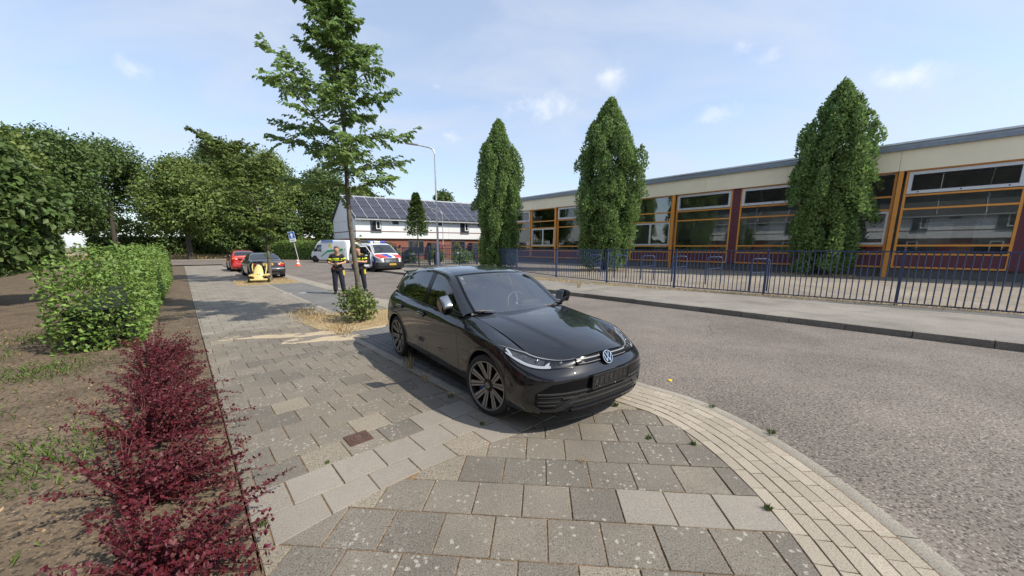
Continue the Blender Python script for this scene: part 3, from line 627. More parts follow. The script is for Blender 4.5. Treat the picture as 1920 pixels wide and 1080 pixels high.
    # windscreen edge running into the roof rail; top of the side glass
    WC = np.array([(-.575,.672,.985),(-.80,.645,1.125),(-1.02,.605,1.265),(-1.245,.557,1.370),(-1.5,.527,1.413),(-1.83,.517,1.432),(-2.2,.515,1.42),(-2.6,.51,1.385),(-2.95,.50,1.338),(-3.10,.49,1.315)])
    wk = np.r_[0, np.cumsum(np.linalg.norm(np.diff(WC, axis=0), axis=1))]; wc = natspline(wk, WC)
    TC = np.array([(-.585,.80,.948),(-.80,.763,1.085),(-1.05,.712,1.243),(-1.30,.66,1.342),(-1.5,.637,1.375),(-1.83,.623,1.388),(-2.2,.622,1.370),(-2.42,.63,1.335),(-2.51,.645,1.300)])
    tk = np.r_[0, np.cumsum(np.linalg.norm(np.diff(TC, axis=0), axis=1))]; tcv = natspline(tk, TC)
    wtop = wk[3]; w_at = lambda x: float(np.interp(-x, -wc(np.linspace(0, wk[-1], 400))[:, 0], np.linspace(0, wk[-1], 400)))
    def crown(p0, p1, dx, hz, n=24, na=40, pw=2.0):
        P = []
        for i in range(n + 1):
            t = i / n; c = wc(p0 + (p1 - p0) * t); P.append([(c[0] + dx(t) * (1 - abs(a) ** pw), c[1] * a, c[2] + hz(t) * (1 - abs(a) ** pw)) for a in np.linspace(-1, 1, na + 1)])
        return P
    roofP = crown(wtop + .006, wk[-1], lambda t: .115 * (1 - t) ** 2 - .08 * t ** 3, lambda t: .034 - .006 * t, pw=2.4)
    MB().grid(roofP).build('roof', paint, root, smooth=180)
    MB().grid([[(x, y * .97, z - .035) for x, y, z in r] for r in roofP]).build('headliner', pm('headliner', (.16, .155, .145), .9), root, smooth=180)
    wsP = crown(.012, wtop - .004, lambda t: .155 + (.115 - .155) * t, lambda t: -.03 + .064 * t, pw=2.2)
    ws = MB().grid(wsP).build('windshield', M_WS, root, smooth=180)
    m = MB()
    for sg in (1, -1): m.grid([[(x, y, z + .0015) for x, y, z in (r[:2] if sg > 0 else r[-2:])] for r in wsP])
    m.grid([[(x, y, z + .0015) for x, y, z in r] for r in wsP[-2:]]); m.build('black_border', M_GLOSSB, ws, smooth=180)
    m = MB(); m.box((-1.19, -.10, 1.335), (-1.08, .10, 1.372), bev=.015); m.build('sensor_housing', M_TRIM, root)
    # A pillar and door frames: from the glass edge up to the rail
    P = []
    for i in range(70):
        t = i / 69; a = tcv(t * tk[-1]); x = a[0]; b = wc(w_at(x if x > -.6 else x + .0) if False else min(t * 1.0 * w_at(-2.51), wk[-1]))
        row = []
        for j in range(9):
            s = j / 8; p = a + (b - a) * s; o = math.sin(math.pi * s) * .016; row.append((p[0], p[1] + o * .8, p[2] + o * .6))
        P.append(row)
    m = MB().grid(P); both('pillar', m.v, m.f, paint, 180)
    P = []
    for i in range(21):
        v = i / 20; lo = np.array([(-2.60, .79, 1.002), (-2.515, .645, 1.300), wc(w_at(-2.51))]); fr = lo[0] + (lo[1] - lo[0]) * v / .78 if v < .78 else lo[1] + (lo[2] - lo[1]) * (v - .78) / .22
        hi = np.array([(-3.13, .68, 1.02), (-3.125, .595, 1.18), (-3.09, .50, 1.31)]); re = hi[0] + (hi[1] - hi[0]) * v * 2 if v < .5 else hi[1] + (hi[2] - hi[1]) * (v - .5) * 2
        P.append([tuple(fr + (re - fr) * s + np.array([0, .035, .012]) * math.sin(math.pi * s) * math.sin(math.pi * min(1, v * .9 + .15))) for s in np.linspace(0, 1, 14)])
    m = MB().grid(P); both('rear_pillar', m.v, m.f, paint, 180)
    P = [[(x, y * a, z + .03 * (1 - a * a) if False else z) for a in np.linspace(-1, 1, 12)] for (x, y, z) in [(-3.10, .49, 1.318), (-3.17, .56, 1.2), (-3.22, .62, 1.08), (-3.24, .66, 1.02)]]
    P = [[(p[0] - .06 * (1 - (p[1] / .6) ** 2), p[1], p[2] + .012) for p in r] for r in P]; MB().grid(P).build('rear_window', M_PG, root, smooth=180)
    m = MB(); m.grid([[(-3.0 - .28 * s - .03 * (1 - (y / .5) ** 2), y, 1.345 - .035 * s + .02 * (1 - (y / .5) ** 2) - k) for k in (0, .02)] for s in (0, .5, 1) for y in (0,)]) if False else m.box((-3.27, -.50, 1.315), (-3.02, .50, 1.335), bev=.01); m.build('roof_spoiler', M_GLOSSB, root)
    # side glass
    belt = natspline(UK[7:13], NET[6][7:13]); bx = np.linspace(UK[7], UK[12], 300); bpx = belt(bx)
    def bel(x): return np.array([x, np.interp(-x, -bpx[:, 0], bpx[:, 1]), np.interp(-x, -bpx[:, 0], bpx[:, 2]) + .002])
    tf = tcv(np.linspace(0, tk[-1], 400))
    def top(x): return np.array([x, np.interp(-x, -tf[:, 0], tf[:, 1]), np.interp(-x, -tf[:, 0], tf[:, 2])])
    def pane(xa0, xa1, xb0, xb1, off, n=24):
        P = []
        for i in range(n + 1):
            t = i / n; lo = bel(xa0 + (xa1 - xa0) * t); hi = top(xb0 + (xb1 - xb0) * t); lo[1] = max(lo[1], .80 if lo[0] > -.95 else 0)
            P.append([tuple(lo + (hi - lo) * s + np.array([0, off + .012 * math.sin(math.pi * s), 0])) for s in np.linspace(0, 1, 8)])
        return MB().grid(P)
    gf = pane(-.64, -1.60, -.64, -1.60, -.004); both('side_window', gf.v, gf.f, M_SG, 180)
    gr = pane(-1.73, -2.59, -1.73, -2.505, -.004); both('side_window', gr.v, gr.f, M_PG, 180)
    bpz = pane(-1.60, -1.73, -1.60, -1.73, .0, 4); both('centre_pillar', bpz.v, bpz.f, M_GLOSSB, 180)
    P = [bel(x) for x in np.linspace(-.62, -2.6, 40)]; m = MB().grid([[(p[0], max(p[1], .80) - .004, p[2] - .008), (p[0], max(p[1], .80) + .004, p[2] - .004), (p[0], max(p[1], .80) + .004, p[2] + .008), (p[0], max(p[1], .80) - .006, p[2] + .012)] for p in P]); both('belt_seal', m.v, m.f, M_TRIM, 60)
    m = MB(); m.add([(-.585, .802, .95), (-.80, .802, .955), (-.80, .77, 1.078)], [(0, 1, 2)]); both('mirror_sail', m.v, m.f, M_TRIM)
    # cowl and wipers
    P = [[(-.44 - .13 * (abs(y) / .69) ** 2.2, y, hood_z(-.46, y) - .022), (-.60, y, .985)] for y in np.linspace(-.69, .69, 24)]; MB().grid(P).build('cowl', M_TRIM, root)
    for y0, y1 in ((-.62, -.12), (-.02, .48)):
        m = MB(); m.tube([(-.50, y1, .972), (-.505, y1 - .1, .982), (-.545 - .03 * 0, y0 + .03, .998 if y0 < -.3 else 1.0)], [.012, .010, .006], 6); m.tube([(-.53, y1 - .06, .985), (-.568 if y0 < -.3 else -.50, y0 - .01, 1.0 if y0 < -.3 else .99)], .006, 6); m.build('wiper', M_TRIM, root, smooth=40)
    # ---------------------------------------------------------------- front
    def fs_(name, specs, mat, par=None, off=.003, sides=(1, -1), nv=5, th=.012, n=24, smooth=40):
        m = MB(); out = None; apart = min(min(p[0] for p in bot + tp) for bot, tp in specs) > 0
        for sg in sides:
            for bot, tp in specs: fstrip(m, [(y * sg, z) for y, z in bot], [(y * sg, z) for y, z in tp], off, n=n, nv=nv, th=th)
            if apart: out = m.build(name, mat, par or root, smooth=smooth); m = MB()
        return out if apart else m.build(name, mat, par or root, smooth=smooth)
    fs_('grille', [([(0, .652), (.36, .650)], [(0, .722), (.36, .712)])], M_GLOSSB, off=.002)
    fs_('chrome_bar', [([(.075, .699), (.355, .692)], [(.075, .709), (.355, .701)])], pm('grey_bar', (.22, .225, .24), .5, .0), off=.008, nv=3)
    fs_('grille_edge', [([(.08, .664), (.34, .660)], [(.08, .668), (.34, .664)])], pm('grey_bar', (.22, .225, .24), .5, .0), off=.006, nv=2)
    fs_('lower_grille', [([(0, .255), (.42, .255), (.70, .275), (.78, .31)], [(0, .545), (.45, .540), (.66, .515), (.775, .43)])], M_GLOSSB, off=.0025, nv=9, n=34)
    fs_('air_intake', [([(0, .275), (.44, .275), (.56, .36)], [(0, .432), (.5, .432), (.60, .432)])], M_DARK, off=.004, nv=6, n=28)
    fs_('side_intake', [([(.50, .295), (.74, .295), (.77, .31)], [(.60, .44), (.74, .435), (.765, .41)])], M_DARK, off=.004, nv=5)
    for k, (z, ye) in enumerate(((.425, .76), (.378, .56), (.328, .50))):
        fs_('grille_slat', [([(0, z - .008), (ye, z - .005)], [(0, z + .008), (ye, z + .008)])], M_SLAT, off=.016, nv=3, th=.03)
    for k, z in enumerate((.395, .352, .32)):
        fs_('intake_slat', [([(.56 + .03 * k, z - .004), (.755, z - .004)], [(.56 + .03 * k, z + .004), (.755, z + .004)])], M_SLAT, off=.011, nv=2)
    for y in np.linspace(.06, .42, 4): fs_('grille_rib', [([(y - .004, .275), (y + .004, .275)], [(y - .004, .42), (y + .004, .42)])], M_TRIM, off=.006, nv=4, n=2)
    fs_('bumper_blade', [([(.79, .300), (.72, .256), (.60, .250), (.48, .296), (.38, .385)], [(.79, .335), (.73, .282), (.62, .290), (.53, .352), (.38, .407)])], paint, off=.014, nv=6, th=.02, n=30, smooth=60)
    fs_('splitter', [([(0, .192), (.45, .192), (.62, .194), (.72, .198)], [(0, .238), (.45, .238), (.62, .240), (.72, .246)])], M_GLOSSB, off=.012, nv=5, th=.02, n=30, smooth=60)
    fs_('splitter_edge', [([(0, .246), (.42, .246), (.47, .25)], [(0, .262), (.42, .262), (.47, .262)])], paint, off=.020, nv=4, th=.025, smooth=60)
    # plate holder with a blanked-out plate
    def onfront(y, z, off, par=root): return fpt(y, z, off)
    p, n = fpt(0, .490, .022); pl = MB().box((-.006, -.265, -.064), (.004, .265, .064), bev=.004)
    plate = pl.build('licence_plate', pm('plate_black', (.010, .010, .011), .35, var=.4, scale=60, bump=.9, bscale=90), root, loc=(p.x + .002, 0, .494), rot=(0, R(4), 0))
    m = MB()
    for (y0, z0, y1, z1) in ((-.272, -.071, .272, -.062), (-.272, .062, .272, .071), (-.272, -.071, -.263, .071), (.263, -.071, .272, .071)): m.box((-.004, y0, z0), (.010, y1, z1))
    m.build('plate_frame', M_TRIM, plate)
    prand = random.Random(5); m = MB()
    for i in range(7):
        y = -.215 + i * .071; m.box((.003, y - .023, -.042), (.006, y + .023, .042), bev=.0015)
    m.build('covered_characters', pm('plate_film', (.014, .014, .015), .25, var=.4, scale=120, bump=1., bscale=160), plate)
    m = MB(); m.ball((.008, -.17, -.055), .006, 8, 6); m.ball((.010, .06, -.066), .007, 8, 6); m.build('screw', M_CHROME, plate, smooth=60)
    # roundel
    p, n = fpt(0, .672, .030); n = Vector((n.x, 0, n.z)).normalized(); p.y = 0; ez = Vector((0, 0, 1)); ey = ez.cross(n).normalized(); ez = n.cross(ey); Mx = Matrix.Translation(p) @ Matrix((( ey.x, ez.x, n.x, 0), (ey.y, ez.y, n.y, 0), (ey.z, ez.z, n.z, 0), (0, 0, 0, 1)))
    r_ = .066; em = MB().lathe([(0, .004), (r_ * .97, .002), (r_ * 1.06, -.004), (r_ * 1.06, -.02)], 40).build('emblem', M_GLOSSB, root, smooth=40); em.matrix_local = Mx
    m = MB().lathe([(r_, .002), (r_ * .98, .007), (r_ * .90, .007), (r_ * .88, .002)], 40, close=True)
    def stroke(m, pts, w, h=.007):
        for (x0, y0), (x1, y1) in zip(pts[:-1], pts[1:]):
            d = Vector((x1 - x0, y1 - y0)); L_ = d.length; a = math.atan2(d.y, d.x)
            m.box((-.0, -w / 2, .001), (L_, w / 2, h), M=Matrix.Translation((x0, y0, 0)) @ Matrix.Rotation(a, 4, 'Z'))
    sc = lambda l: [(x * r_ * .92, y * r_ * .92) for x, y in l]
    stroke(m, sc([(-.36, .84), (-.05, .10)]), r_ * .13); stroke(m, sc([(.36, .84), (.05, .10)]), r_ * .13)
    stroke(m, sc([(-.80, .50), (-.36, -.72), (-.02, .0)]), r_ * .13); stroke(m, sc([(.80, .50), (.36, -.72), (.02, .0)]), r_ * .13)
    m.build('emblem_mark', M_CHROME, em, smooth=30)
    p, n = fpt(-.30, .668, .006); m = MB(); s = .015; stroke(m, [(-s, -s * .6), (-s, s * .6), (s * .8, s * .6), (s * .8, 0), (-s, 0)], .004, .003); stroke(m, [(-s * .1, 0), (s * .9, -s * .6)], .004, .003)
    ey = Vector((0, 0, 1)).cross(n).normalized(); ez = n.cross(ey); o = m.build('sport_badge', pm('grey_bar', (.22, .225, .24), .5, .0), root); o.matrix_local = Matrix.Translation(p) @ Matrix(((ey.x, ez.x, n.x, 0), (ey.y, ez.y, n.y, 0), (ey.z, ez.z, n.z, 0), (0, 0, 0, 1)))
    # headlamps on the wrap surface
    ua = float(np.interp(.365, NET[5][:8, 1], UK[:8]))
    def lampgrid(a0, a1, b0, b1, off, nu=40, nv=10, dy=0):
        us = np.linspace(a0, a1, nu); P = []
        for u in us:
            lo = 5.0 + (0.6 * max(0, (ua + .07 - u) / .07) ** 2 if u < ua + .07 else 0); hi = vtopl(u); hi = max(hi, lo + .02); P.append(body([u], np.linspace(lo + (hi - lo) * b0(u), lo + (hi - lo) * b1(u), nv))[0])
        P = np.array(P); nn = np.cross(np.gradient(P, axis=0), np.gradient(P, axis=1)); nn /= np.linalg.norm(nn, axis=2, keepdims=True) + 1e-9
        if nn[nu // 2, nv // 2] @ np.array([1, .6, 0]) < 0: nn = -nn
        return P + nn * off
    cst = lambda k: (lambda u: k); um = ua + (ut - ua) * .30
    for sg in (1, -1):
        def put(name, P, mat, par, sm=180):
            m = MB(); m.grid([[(p[0], p[1] * sg, p[2]) for p in r] for r in P]); return m.build(name, mat, par, smooth=sm)
        lamp = put('headlight', lampgrid(ua, ut - .005, cst(-.02), cst(1.0), -.012), M_LAMPB, root)
        put('lamp_surround', lampgrid(ua, ut - .005, cst(-.10), cst(.05), .002, nv=3), M_GLOSSB, lamp)
        put('light_strip', lampgrid(ua + .02, ut - .01, cst(.87), cst(.98), .004, nv=3), pm('light_edge', (.20, .21, .23), .3, .2), lamp)
        put('light_strip', lampgrid(um, ut - .15, cst(.06), cst(.26), -.004, nv=5), M_LED, lamp)
        put('light_strip', lampgrid(um + .015, um + .055, lambda u: .10, lambda u: .66 - (u - um - .015) * 9, -.004, nu=6, nv=6), M_LED, lamp)
        put('light_strip', lampgrid(ut - .22, ut - .13, lambda u: .10 + (u - (ut - .22)) * 5, lambda u: .34 + (u - (ut - .22)) * 6, -.003, nu=10, nv=5), M_LED, lamp)
        for (t, v, rr, nm) in ((.19, .5, .028, 'reflector'), (.45, .60, .034, 'projector'), (.60, .62, .024, 'reflector')):
            u = ua + (ut - ua) * t; q = lampgrid(u, u + .02, cst(v), cst(v + .05), -.019, 2, 2)[0, 0]
            m = MB(); m.ball((q[0], q[1] * sg, q[2]), (.012, rr, rr), 14, 8); m.build(nm, pm('lens_glass', (.10, .105, .12), .08, .3, coat=1.), lamp, smooth=180)
        put('reflector_bowl', lampgrid(um + .07, ut - .17, cst(.34), cst(.80), -.010, nv=5), pm('reflector_grey', (.12, .125, .135), .25, .6, var=.5, scale=40), lamp)
        put('lamp_cover', lampgrid(ua, ut - .005, cst(.0), cst(1.0), .003), M_LAMPG, lamp)
    # door mirrors
    for sg in (-1, 1):
        m = MB(); m.box((-.088, -.052, -.083), (.088, .062, .083), bev=.045); hsm = m.mesh('mirror', [M_GLOSSB], smooth=60)
        mo = link('mirror', hsm, root); mo.location = (-.655 if sg < 0 else -.77, .985 * sg, 1.085 if sg < 0 else 1.045); mo.rotation_euler = (R(-12 * sg), R(38 if sg < 0 else 4), R(0))
        if sg < 0: MB().box((-.090, -.054, .012), (.090, .064, .086), bev=.045).build('mirror_cap', M_SATIN, mo, smooth=60)
        m = MB(); m.box((-.072, -.004, -.066), (.072, .004, .066), bev=.003); g_ = m.build('mirror_glass', M_CHROME if sg > 0 else M_GLOSSB, mo); g_.location = (-.03, .062 * (1 if sg < 0 else -1) * 0 - .055, -.01)
        m = MB(); m.box((-.025, .0, -.014), (.025, .15, .014), bev=.010, M=Matrix.Translation((-.64, .80, .972)) @ Matrix.Rotation(R(28), 4, 'X')); both_ = MB().add([(x, y * sg, z) for x, y, z in m.v], m.f); both_.build('mirror_arm', M_GLOSSB, root, smooth=40)
    # handles
    for x in (-1.575, -2.40):
        y = by(x, .855); m = MB(); m.box((x - .115, y + .004, .836), (x + .105, y + .046, .876), bev=.016); m2 = MB().ball((x + .01, y + .001, .85), (.085, .016, .048), 14, 8); both('door_handle', m.v, m.f, paint, 50); both('handle_recess', m2.v, m2.f, M_GLOSSB, 60)
    # cabin
    m = MB(); P = [[(-.55, y, .90), (-.62, y, .955), (-.78, y, .975), (-.92, y, .95), (-.98, y, .86), (-.96, y, .70)] for y in np.linspace(-.68, .68, 12)]; m.grid(P); m.build('dashboard', M_DASH, root, smooth=60)
    m = MB(); m.box((-.90, .22, .955), (-.78, .56, 1.02), bev=.03); m.build('instrument_hood', M_DASH, root)
    Ms = Matrix.Translation((-1.06, .37, .93)) @ Matrix.Rotation(R(65), 4, 'Y'); m = MB()
    m.lathe([(.185 + .015 * math.cos(a), .015 * math.sin(a)) for a in np.linspace(0, 2 * math.pi, 9)[:-1]], 28, close=True, M=Ms); m.ball((0, 0, 0), (.055, .075, .02), 12, 8, M=Ms)
    for a in (0, 90, 180): m.box((.04, -.014, -.006), (.18, .014, .006), M=Ms @ Matrix.Rotation(R(a), 4, 'Z'))
    m.build('steering_wheel', pm('wheel_leather', (.045, .045, .047), .4), root, smooth=50)
    for (y, x0) in ((.37, -1.62), (-.37, -1.58)):
        m = MB(); m.box((-.30, -.25, .30), (.26, .25, .52), bev=.06); st_ = m.mesh('seat', M_SEAT, smooth=60); so = link('seat', st_, root, (x0 + .15, y, 0))
        m = MB(); m.box((-.08, -.25, 0), (.07, .25, .62), bev=.06, M=Matrix.Translation((-.26, 0, .48)) @ Matrix.Rotation(R(-17), 4, 'Y')); m.build('backrest', M_SEAT, so, smooth=60)
        m = MB(); m.box((-.06, -.13, 0), (.04, .13, .19), bev=.045, M=Matrix.Translation((-.47, 0, 1.10)) @ Matrix.Rotation(R(-10), 4, 'Y')); m.tube([(-.45, .06, 1.0), (-.48, .06, 1.14)], .008, 6); m.tube([(-.45, -.06, 1.0), (-.48, -.06, 1.14)], .008, 6); m.build('headrest', M_SEAT, so, smooth=60)
    m = MB(); m.box((-2.75, -.6, .35), (-2.2, .6, .55), bev=.06); m.box((-2.9, -.6, .5), (-2.72, .6, 1.08), bev=.06); m.build('rear_bench', M_SEAT, root, smooth=60)
    MB().box((-3.0, -.7, .24), (-.6, .7, .32)).build('cabin_floor', M_DASH, root)
    m = MB(); m.box((-1.08, -.13, 1.262), (-1.05, .13, 1.325), bev=.014, M=Matrix.Translation((0, .02, 0))); m.tube([(-1.06, 0.02, 1.32), (-1.02, 0.0, 1.36)], .01, 6); m.build('rear_view_mirror', M_TRIM, root, smooth=50)
    m = MB(); m.tube([(-1.50, .62, 1.20), (-1.53, .60, .95), (-1.6, .55, .6)], .02, 6); m.build('seat_belt', pm('belt_web', (.35, .35, .34), .8), root)
    wheels(root, ((0, -1, 11), (-2.63, -1, 0), (0, 1, 11), (-2.63, 1, 0)))
def wheel_meshes():
    r0, rw = .324, .232
    t = MB(); pr = [(.252, -.10), (.262, -.112), (.288, -.116), (.308, -.112), (.320, -.096), (r0, -.07), (r0, -.045), (r0 - .006, -.043), (r0 - .006, -.036), (r0, -.034), (r0, .034), (r0 - .006, .036), (r0 - .006, .043), (r0, .045), (r0, .07), (.320, .096), (.308, .112), (.288, .116), (.262, .112), (.252, .10)]
    t.lathe(pr, 64, 'y'); tm = t.mesh('tyre', M_RUBBER, smooth=40)
    b = MB(); b.lathe([(.240, .10), (.256, .104), (.261, .112), (.256, .116), (.248, .106), (.243, .06), (.232, -.10), (.250, -.108)], 64, 'y'); bm_ = b.mesh('wheel', M_ALLOYD, smooth=40)
    lipm = MB().lathe([(.262, .110), (.2615, .1165), (.252, .1165), (.250, .110)], 64, 'y', close=True).mesh('rim_lip', M_ALLOY, smooth=40)
    sm = MB(); fm = MB()
    for k in range(5):
        for s in (-1, 1):
            # spokes in splayed pairs that meet near the hub
            a = R(72 * k + s * 17.5); a0 = R(72 * k + s * 9); pin = Vector((math.sin(a0) * .058, 0, math.cos(a0) * .058)); pout = Vector((math.sin(a) * .252, 0, math.cos(a) * .252)); d = (pout - pin); nrm = Vector((d.z, 0, -d.x)).normalized()
            P = []; F = []; Fd = []
            for i in range(7):
                q = i / 6; c = pin + d * q; w = .021 + .0165 * q; yf = .082 + .022 * q ** 1.5 - .006 * (1 - q)
                P.append([c + nrm * w + Vector((0, yf - .03, 0)), c + nrm * w + Vector((0, yf, 0)), c - nrm * w + Vector((0, yf, 0)), c - nrm * w + Vector((0, yf - .03, 0))])
                F.append([c + nrm * w * .92 + Vector((0, yf + .0012, 0)), c + nrm * w * .30 + Vector((0, yf + .0022, 0))]); Fd.append([c - nrm * w * .05 + Vector((0, yf + .0022, 0)), c - nrm * w * .92 + Vector((0, yf + .0012, 0))])
            sm.grid(P); fm.grid(F); fm.grid(Fd)
    spm = sm.mesh('spokes', M_ALLOYD, smooth=30); fam = fm.mesh('machined_faces', M_ALLOY, smooth=30)
    hb = MB(); hb.lathe([(0, .092), (.034, .092), (.040, .088), (.068, .078), (.075, .04)], 28, 'y')
    for k in range(5): a = R(72 * k + 36); hb.lathe([(0, .080), (.010, .080), (.011, .06)], 10, 'y', M=Matrix.Translation((math.sin(a) * .055, .004, math.cos(a) * .055)))
    hm = hb.mesh('hub', M_ALLOYD, smooth=40)
    cp = MB(); cp.lathe([(.031, .093), (.031, .0955), (.026, .0955), (.026, .093)], 24, 'y', close=True)
    for pts in ([(-.36, .84), (-.05, .10)], [(.36, .84), (.05, .10)], [(-.8, .5), (-.36, -.72), (0, 0)], [(.8, .5), (.36, -.72), (0, 0)]):
        for (x0, y0), (x1, y1) in zip(pts[:-1], pts[1:]): cp.tube([(x0 * .026, .0935, y0 * .026), (x1 * .026, .0935, y1 * .026)], .0022, 4)
    cm = cp.mesh('hub_mark', M_SATIN, smooth=40)
    dm = MB().lathe([(.06, .03), (.168, .03), (.168, .005), (.06, .005)], 40, 'y', close=True).mesh('brake_disc', pm('disc_steel', (.22, .21, .2), .35, 1., var=.2), smooth=30)
    c = MB()
    for i in range(8): pass
    c.box((.09, -.02, -.09), (.185, .055, .09), bev=.02); km = c.mesh('brake_caliper', pm('blue_caliper', (.02, .07, .28), .3, coat=.5), smooth=40)
    bk = MB(); bk.lathe([(0, -.06), (.232, -.06)], 32, 'y'); bkm = bk.mesh('backing', M_DARK)
    return bm_, [('tyre', tm), ('rim_lip', lipm), ('spokes', spm), ('machined_faces', fam), ('hub', hm), ('hub_mark', cm), ('brake_disc', dm), ('brake_caliper', km), ('backing', bkm)]
_WM = None
def wheels(root, spec):
    global _WM
    if _WM is None: _WM = wheel_meshes()
    for (x, sg, st_) in spec:
        o = link('wheel', _WM[0], root, (x, sg * .772, .3235)); spin = random.Random(int(x * 10) + sg).uniform(-20, 50)
        o.rotation_euler = (0, R(8 if x == 0 else 40), R((180 if sg < 0 else 0) + st_))
        for n, me in _WM[1]: link(n, me, o)
car = empty('hatchback_car', (.428, 4.093, 0.001), R(-53.46), 'glossy black hatchback with alloy wheels parked on the pavement corner in the foreground', 'car')
golf(car, M_PAINT)
# ================================================================== BUILDINGS
def obox(m, s0, s1, t0, t1, z0, z1, bev=0):          # box in street coordinates, world mesh
    if bev: m.box((s0, t0, z0), (s1, t1, z1), M=STM, bev=bev)
    else: m.box((min(s0, s1), min(t0, t1), min(z0, z1)), (max(s0, s1), max(t0, t1), max(z0, z1)), M=STM)
    return m
M_ORANGE = pm('orange_paint', (.72, .30, .05), .5, var=.08, scale=3, bump=.05)
M_BURG = pm('burgundy_panel', (.115, .026, .036), .55, var=.12, scale=1.5)
M_FASC = pm('fascia_panel', (.86, .76, .56), .7, var=.05, scale=.8)
M_ZINC = pm('zinc_trim', (.30, .33, .37), .45, .4, var=.1, scale=2)
M_ALU = pm('aluminium_frame', (.60, .61, .62), .4, .2, var=.05)
M_PLINTH = pm('plinth', (.10, .095, .09), .85, var=.2, bump=.3)
M_WGL = glassmat('school_glass', (.80, .84, .84), ior=1.9)
M_ROOM = pm('classroom', (.55, .53, .49), .9, var=.3, scale=.8)
M_CURT = pm('curtain_cloth', (.62, .61, .57), .9, var=.2, scale=2)
def school():
    T = 28.8; base = W(13, T); root = empty('school_building', (base.x, base.y, FZ), 0, 'low school building with orange frames, burgundy panels and beige roof edge', 'school')
    inv = Matrix.Translation(-Vector((base.x, base.y, FZ)))
    def put(name, m, mat, par=root, smooth=None):
        if par is root: m.v = [tuple(inv @ Vector(p)) for p in m.v]
        else: m.v = [tuple(inv @ Vector(p)) for p in m.v]
        return m.build(name, mat, par, smooth)
    S0, S1 = -23.0, 37.0
    put('wall', obox(MB(), S0, S1, T + 3.4, T + 12, .1, 6.8), M_ROOM)
    put('floor_slab', obox(MB(), S0, S1, T + .15, T + 3.4, .1, .55), M_ROOM)
    put('plinth', obox(MB(), S0, S1, T + .06, T + .3, .05, .60), M_PLINTH)
    put('ceiling', obox(MB(), S0, S1, T + .2, T + 3.4, 5.75, 5.95), pm('ceiling_white', (.5, .5, .48), .8))
    put('end_wall', obox(MB(), S1, S1 + .3, T, T + 12, .05, 6.8), M_BURG); put('end_wall', obox(MB(), S0 - .3, S0, T, T + 12, .05, 6.8), M_BURG)
    rf = put('roof', obox(MB(), S0 - .4, S1 + .4, T - .28, T + 12.3, 6.80, 7.05), M_ZINC)
    put('roof_edge', obox(MB(), S0 - .42, S1 + .42, T - .34, T - .20, 6.68, 6.86), pm('edge_strip', (.22, .25, .29), .5, .3), rf); put('roof_edge', obox(MB(), S0 - .43, S1 + .43, T - .36, T - .27, 7.0, 7.09), pm('edge_cap', (.62, .64, .66), .4, .4), rf)
    k = S0
    while k < S1 - .1:                                # fascia in panels
        e = min(k + 4.83, S1); put('fascia_panel', obox(MB(), k + .006, e - .006, T - .20, T + .05, 5.66, 6.70), M_FASC); k = e
    def frame(name, s0, s1, z0, z1, w, t0, t1, mat, par=root):
        m = MB(); obox(m, s0, s1, t0, t1, z0, z0 + w); obox(m, s0, s1, t0, t1, z1 - w, z1); obox(m, s0, s0 + w, t0, t1, z0 + w, z1 - w); obox(m, s1 - w, s1, t0, t1, z0 + w, z1 - w); return put(name, m, mat, par)
    def bar(z, s0, s1, h=.09): put('transom', obox(MB(), s0, s1, T - .02, T + .10, z - h / 2, z + h / 2), M_ORANGE)
    def pane(s0, s1, z0, z1, par=root, dt=.05): return put('window_pane', obox(MB(), s0, s1, T + dt, T + dt + .012, z0, z1), M_WGL, par)
    def bay(a, b, kind):                               # a<b along s
        for z in (4.40, 3.71, 1.81): bar(z, a, b)
        if kind == 'slide':
            pane(a + .04, b - .04, 4.45, 5.58); pane(a + .04, b - .04, 3.76, 4.35)
            fr = frame('sliding_window', a + .03, b - .03, 1.87, 3.64, .11, T - .03, T + .07, M_ALU); mid = (a + b) / 2
            put('meeting_stile', obox(MB(), mid - .07, mid + .07, T - .035, T + .06, 1.98, 3.53), M_ALU, fr); pane(a + .14, mid - .07, 1.98, 3.53, fr, .03); pane(mid + .07, b - .14, 1.98, 3.53, fr, .03)
        else:
            fr = frame('top_window', a + .05, b - .05, 4.48, 5.58, .17, T - .06, T + .07, M_ALU); pane(a + .22, b - .22, 4.65, 5.41, fr, .02); frame('rubber_seal', a + .20, b - .20, 4.63, 5.43, .03, T - .065, T - .05, M_TRIM, fr)
            for q in (.12, .5, .88): put('vent_dot', MB().ball(tuple(W(a + (b - a) * q, T - .065, 4.56)), .03, 8, 6), M_TRIM, fr)
            pane(a + .04, b - .04, 3.76, 4.35); pane(a + .04, b - .04, 1.86, 3.66)
            ms = a + (b - a) * (.25 if kind == 'awn' else .75); put('inner_mullion', obox(MB(), ms - .03, ms + .03, T + .16, T + .22, 1.8, 4.4), M_ALU)
        for s_ in (a, b): put('jamb', obox(MB(), s_ - .05, s_ + .05, T - .03, T + .12, 1.40, 5.64), M_ORANGE)
        bar(5.63, a, b, .07); pane(a + .05, b - .05, 1.42, 1.77)
        frame('panel_frame', a - .05, b + .05, .62, 1.40, .085, T - .03, T + .06, M_ORANGE); put('panel', obox(MB(), a + .03, b - .03, T + .0, T + .05, .70, 1.32), M_BURG)
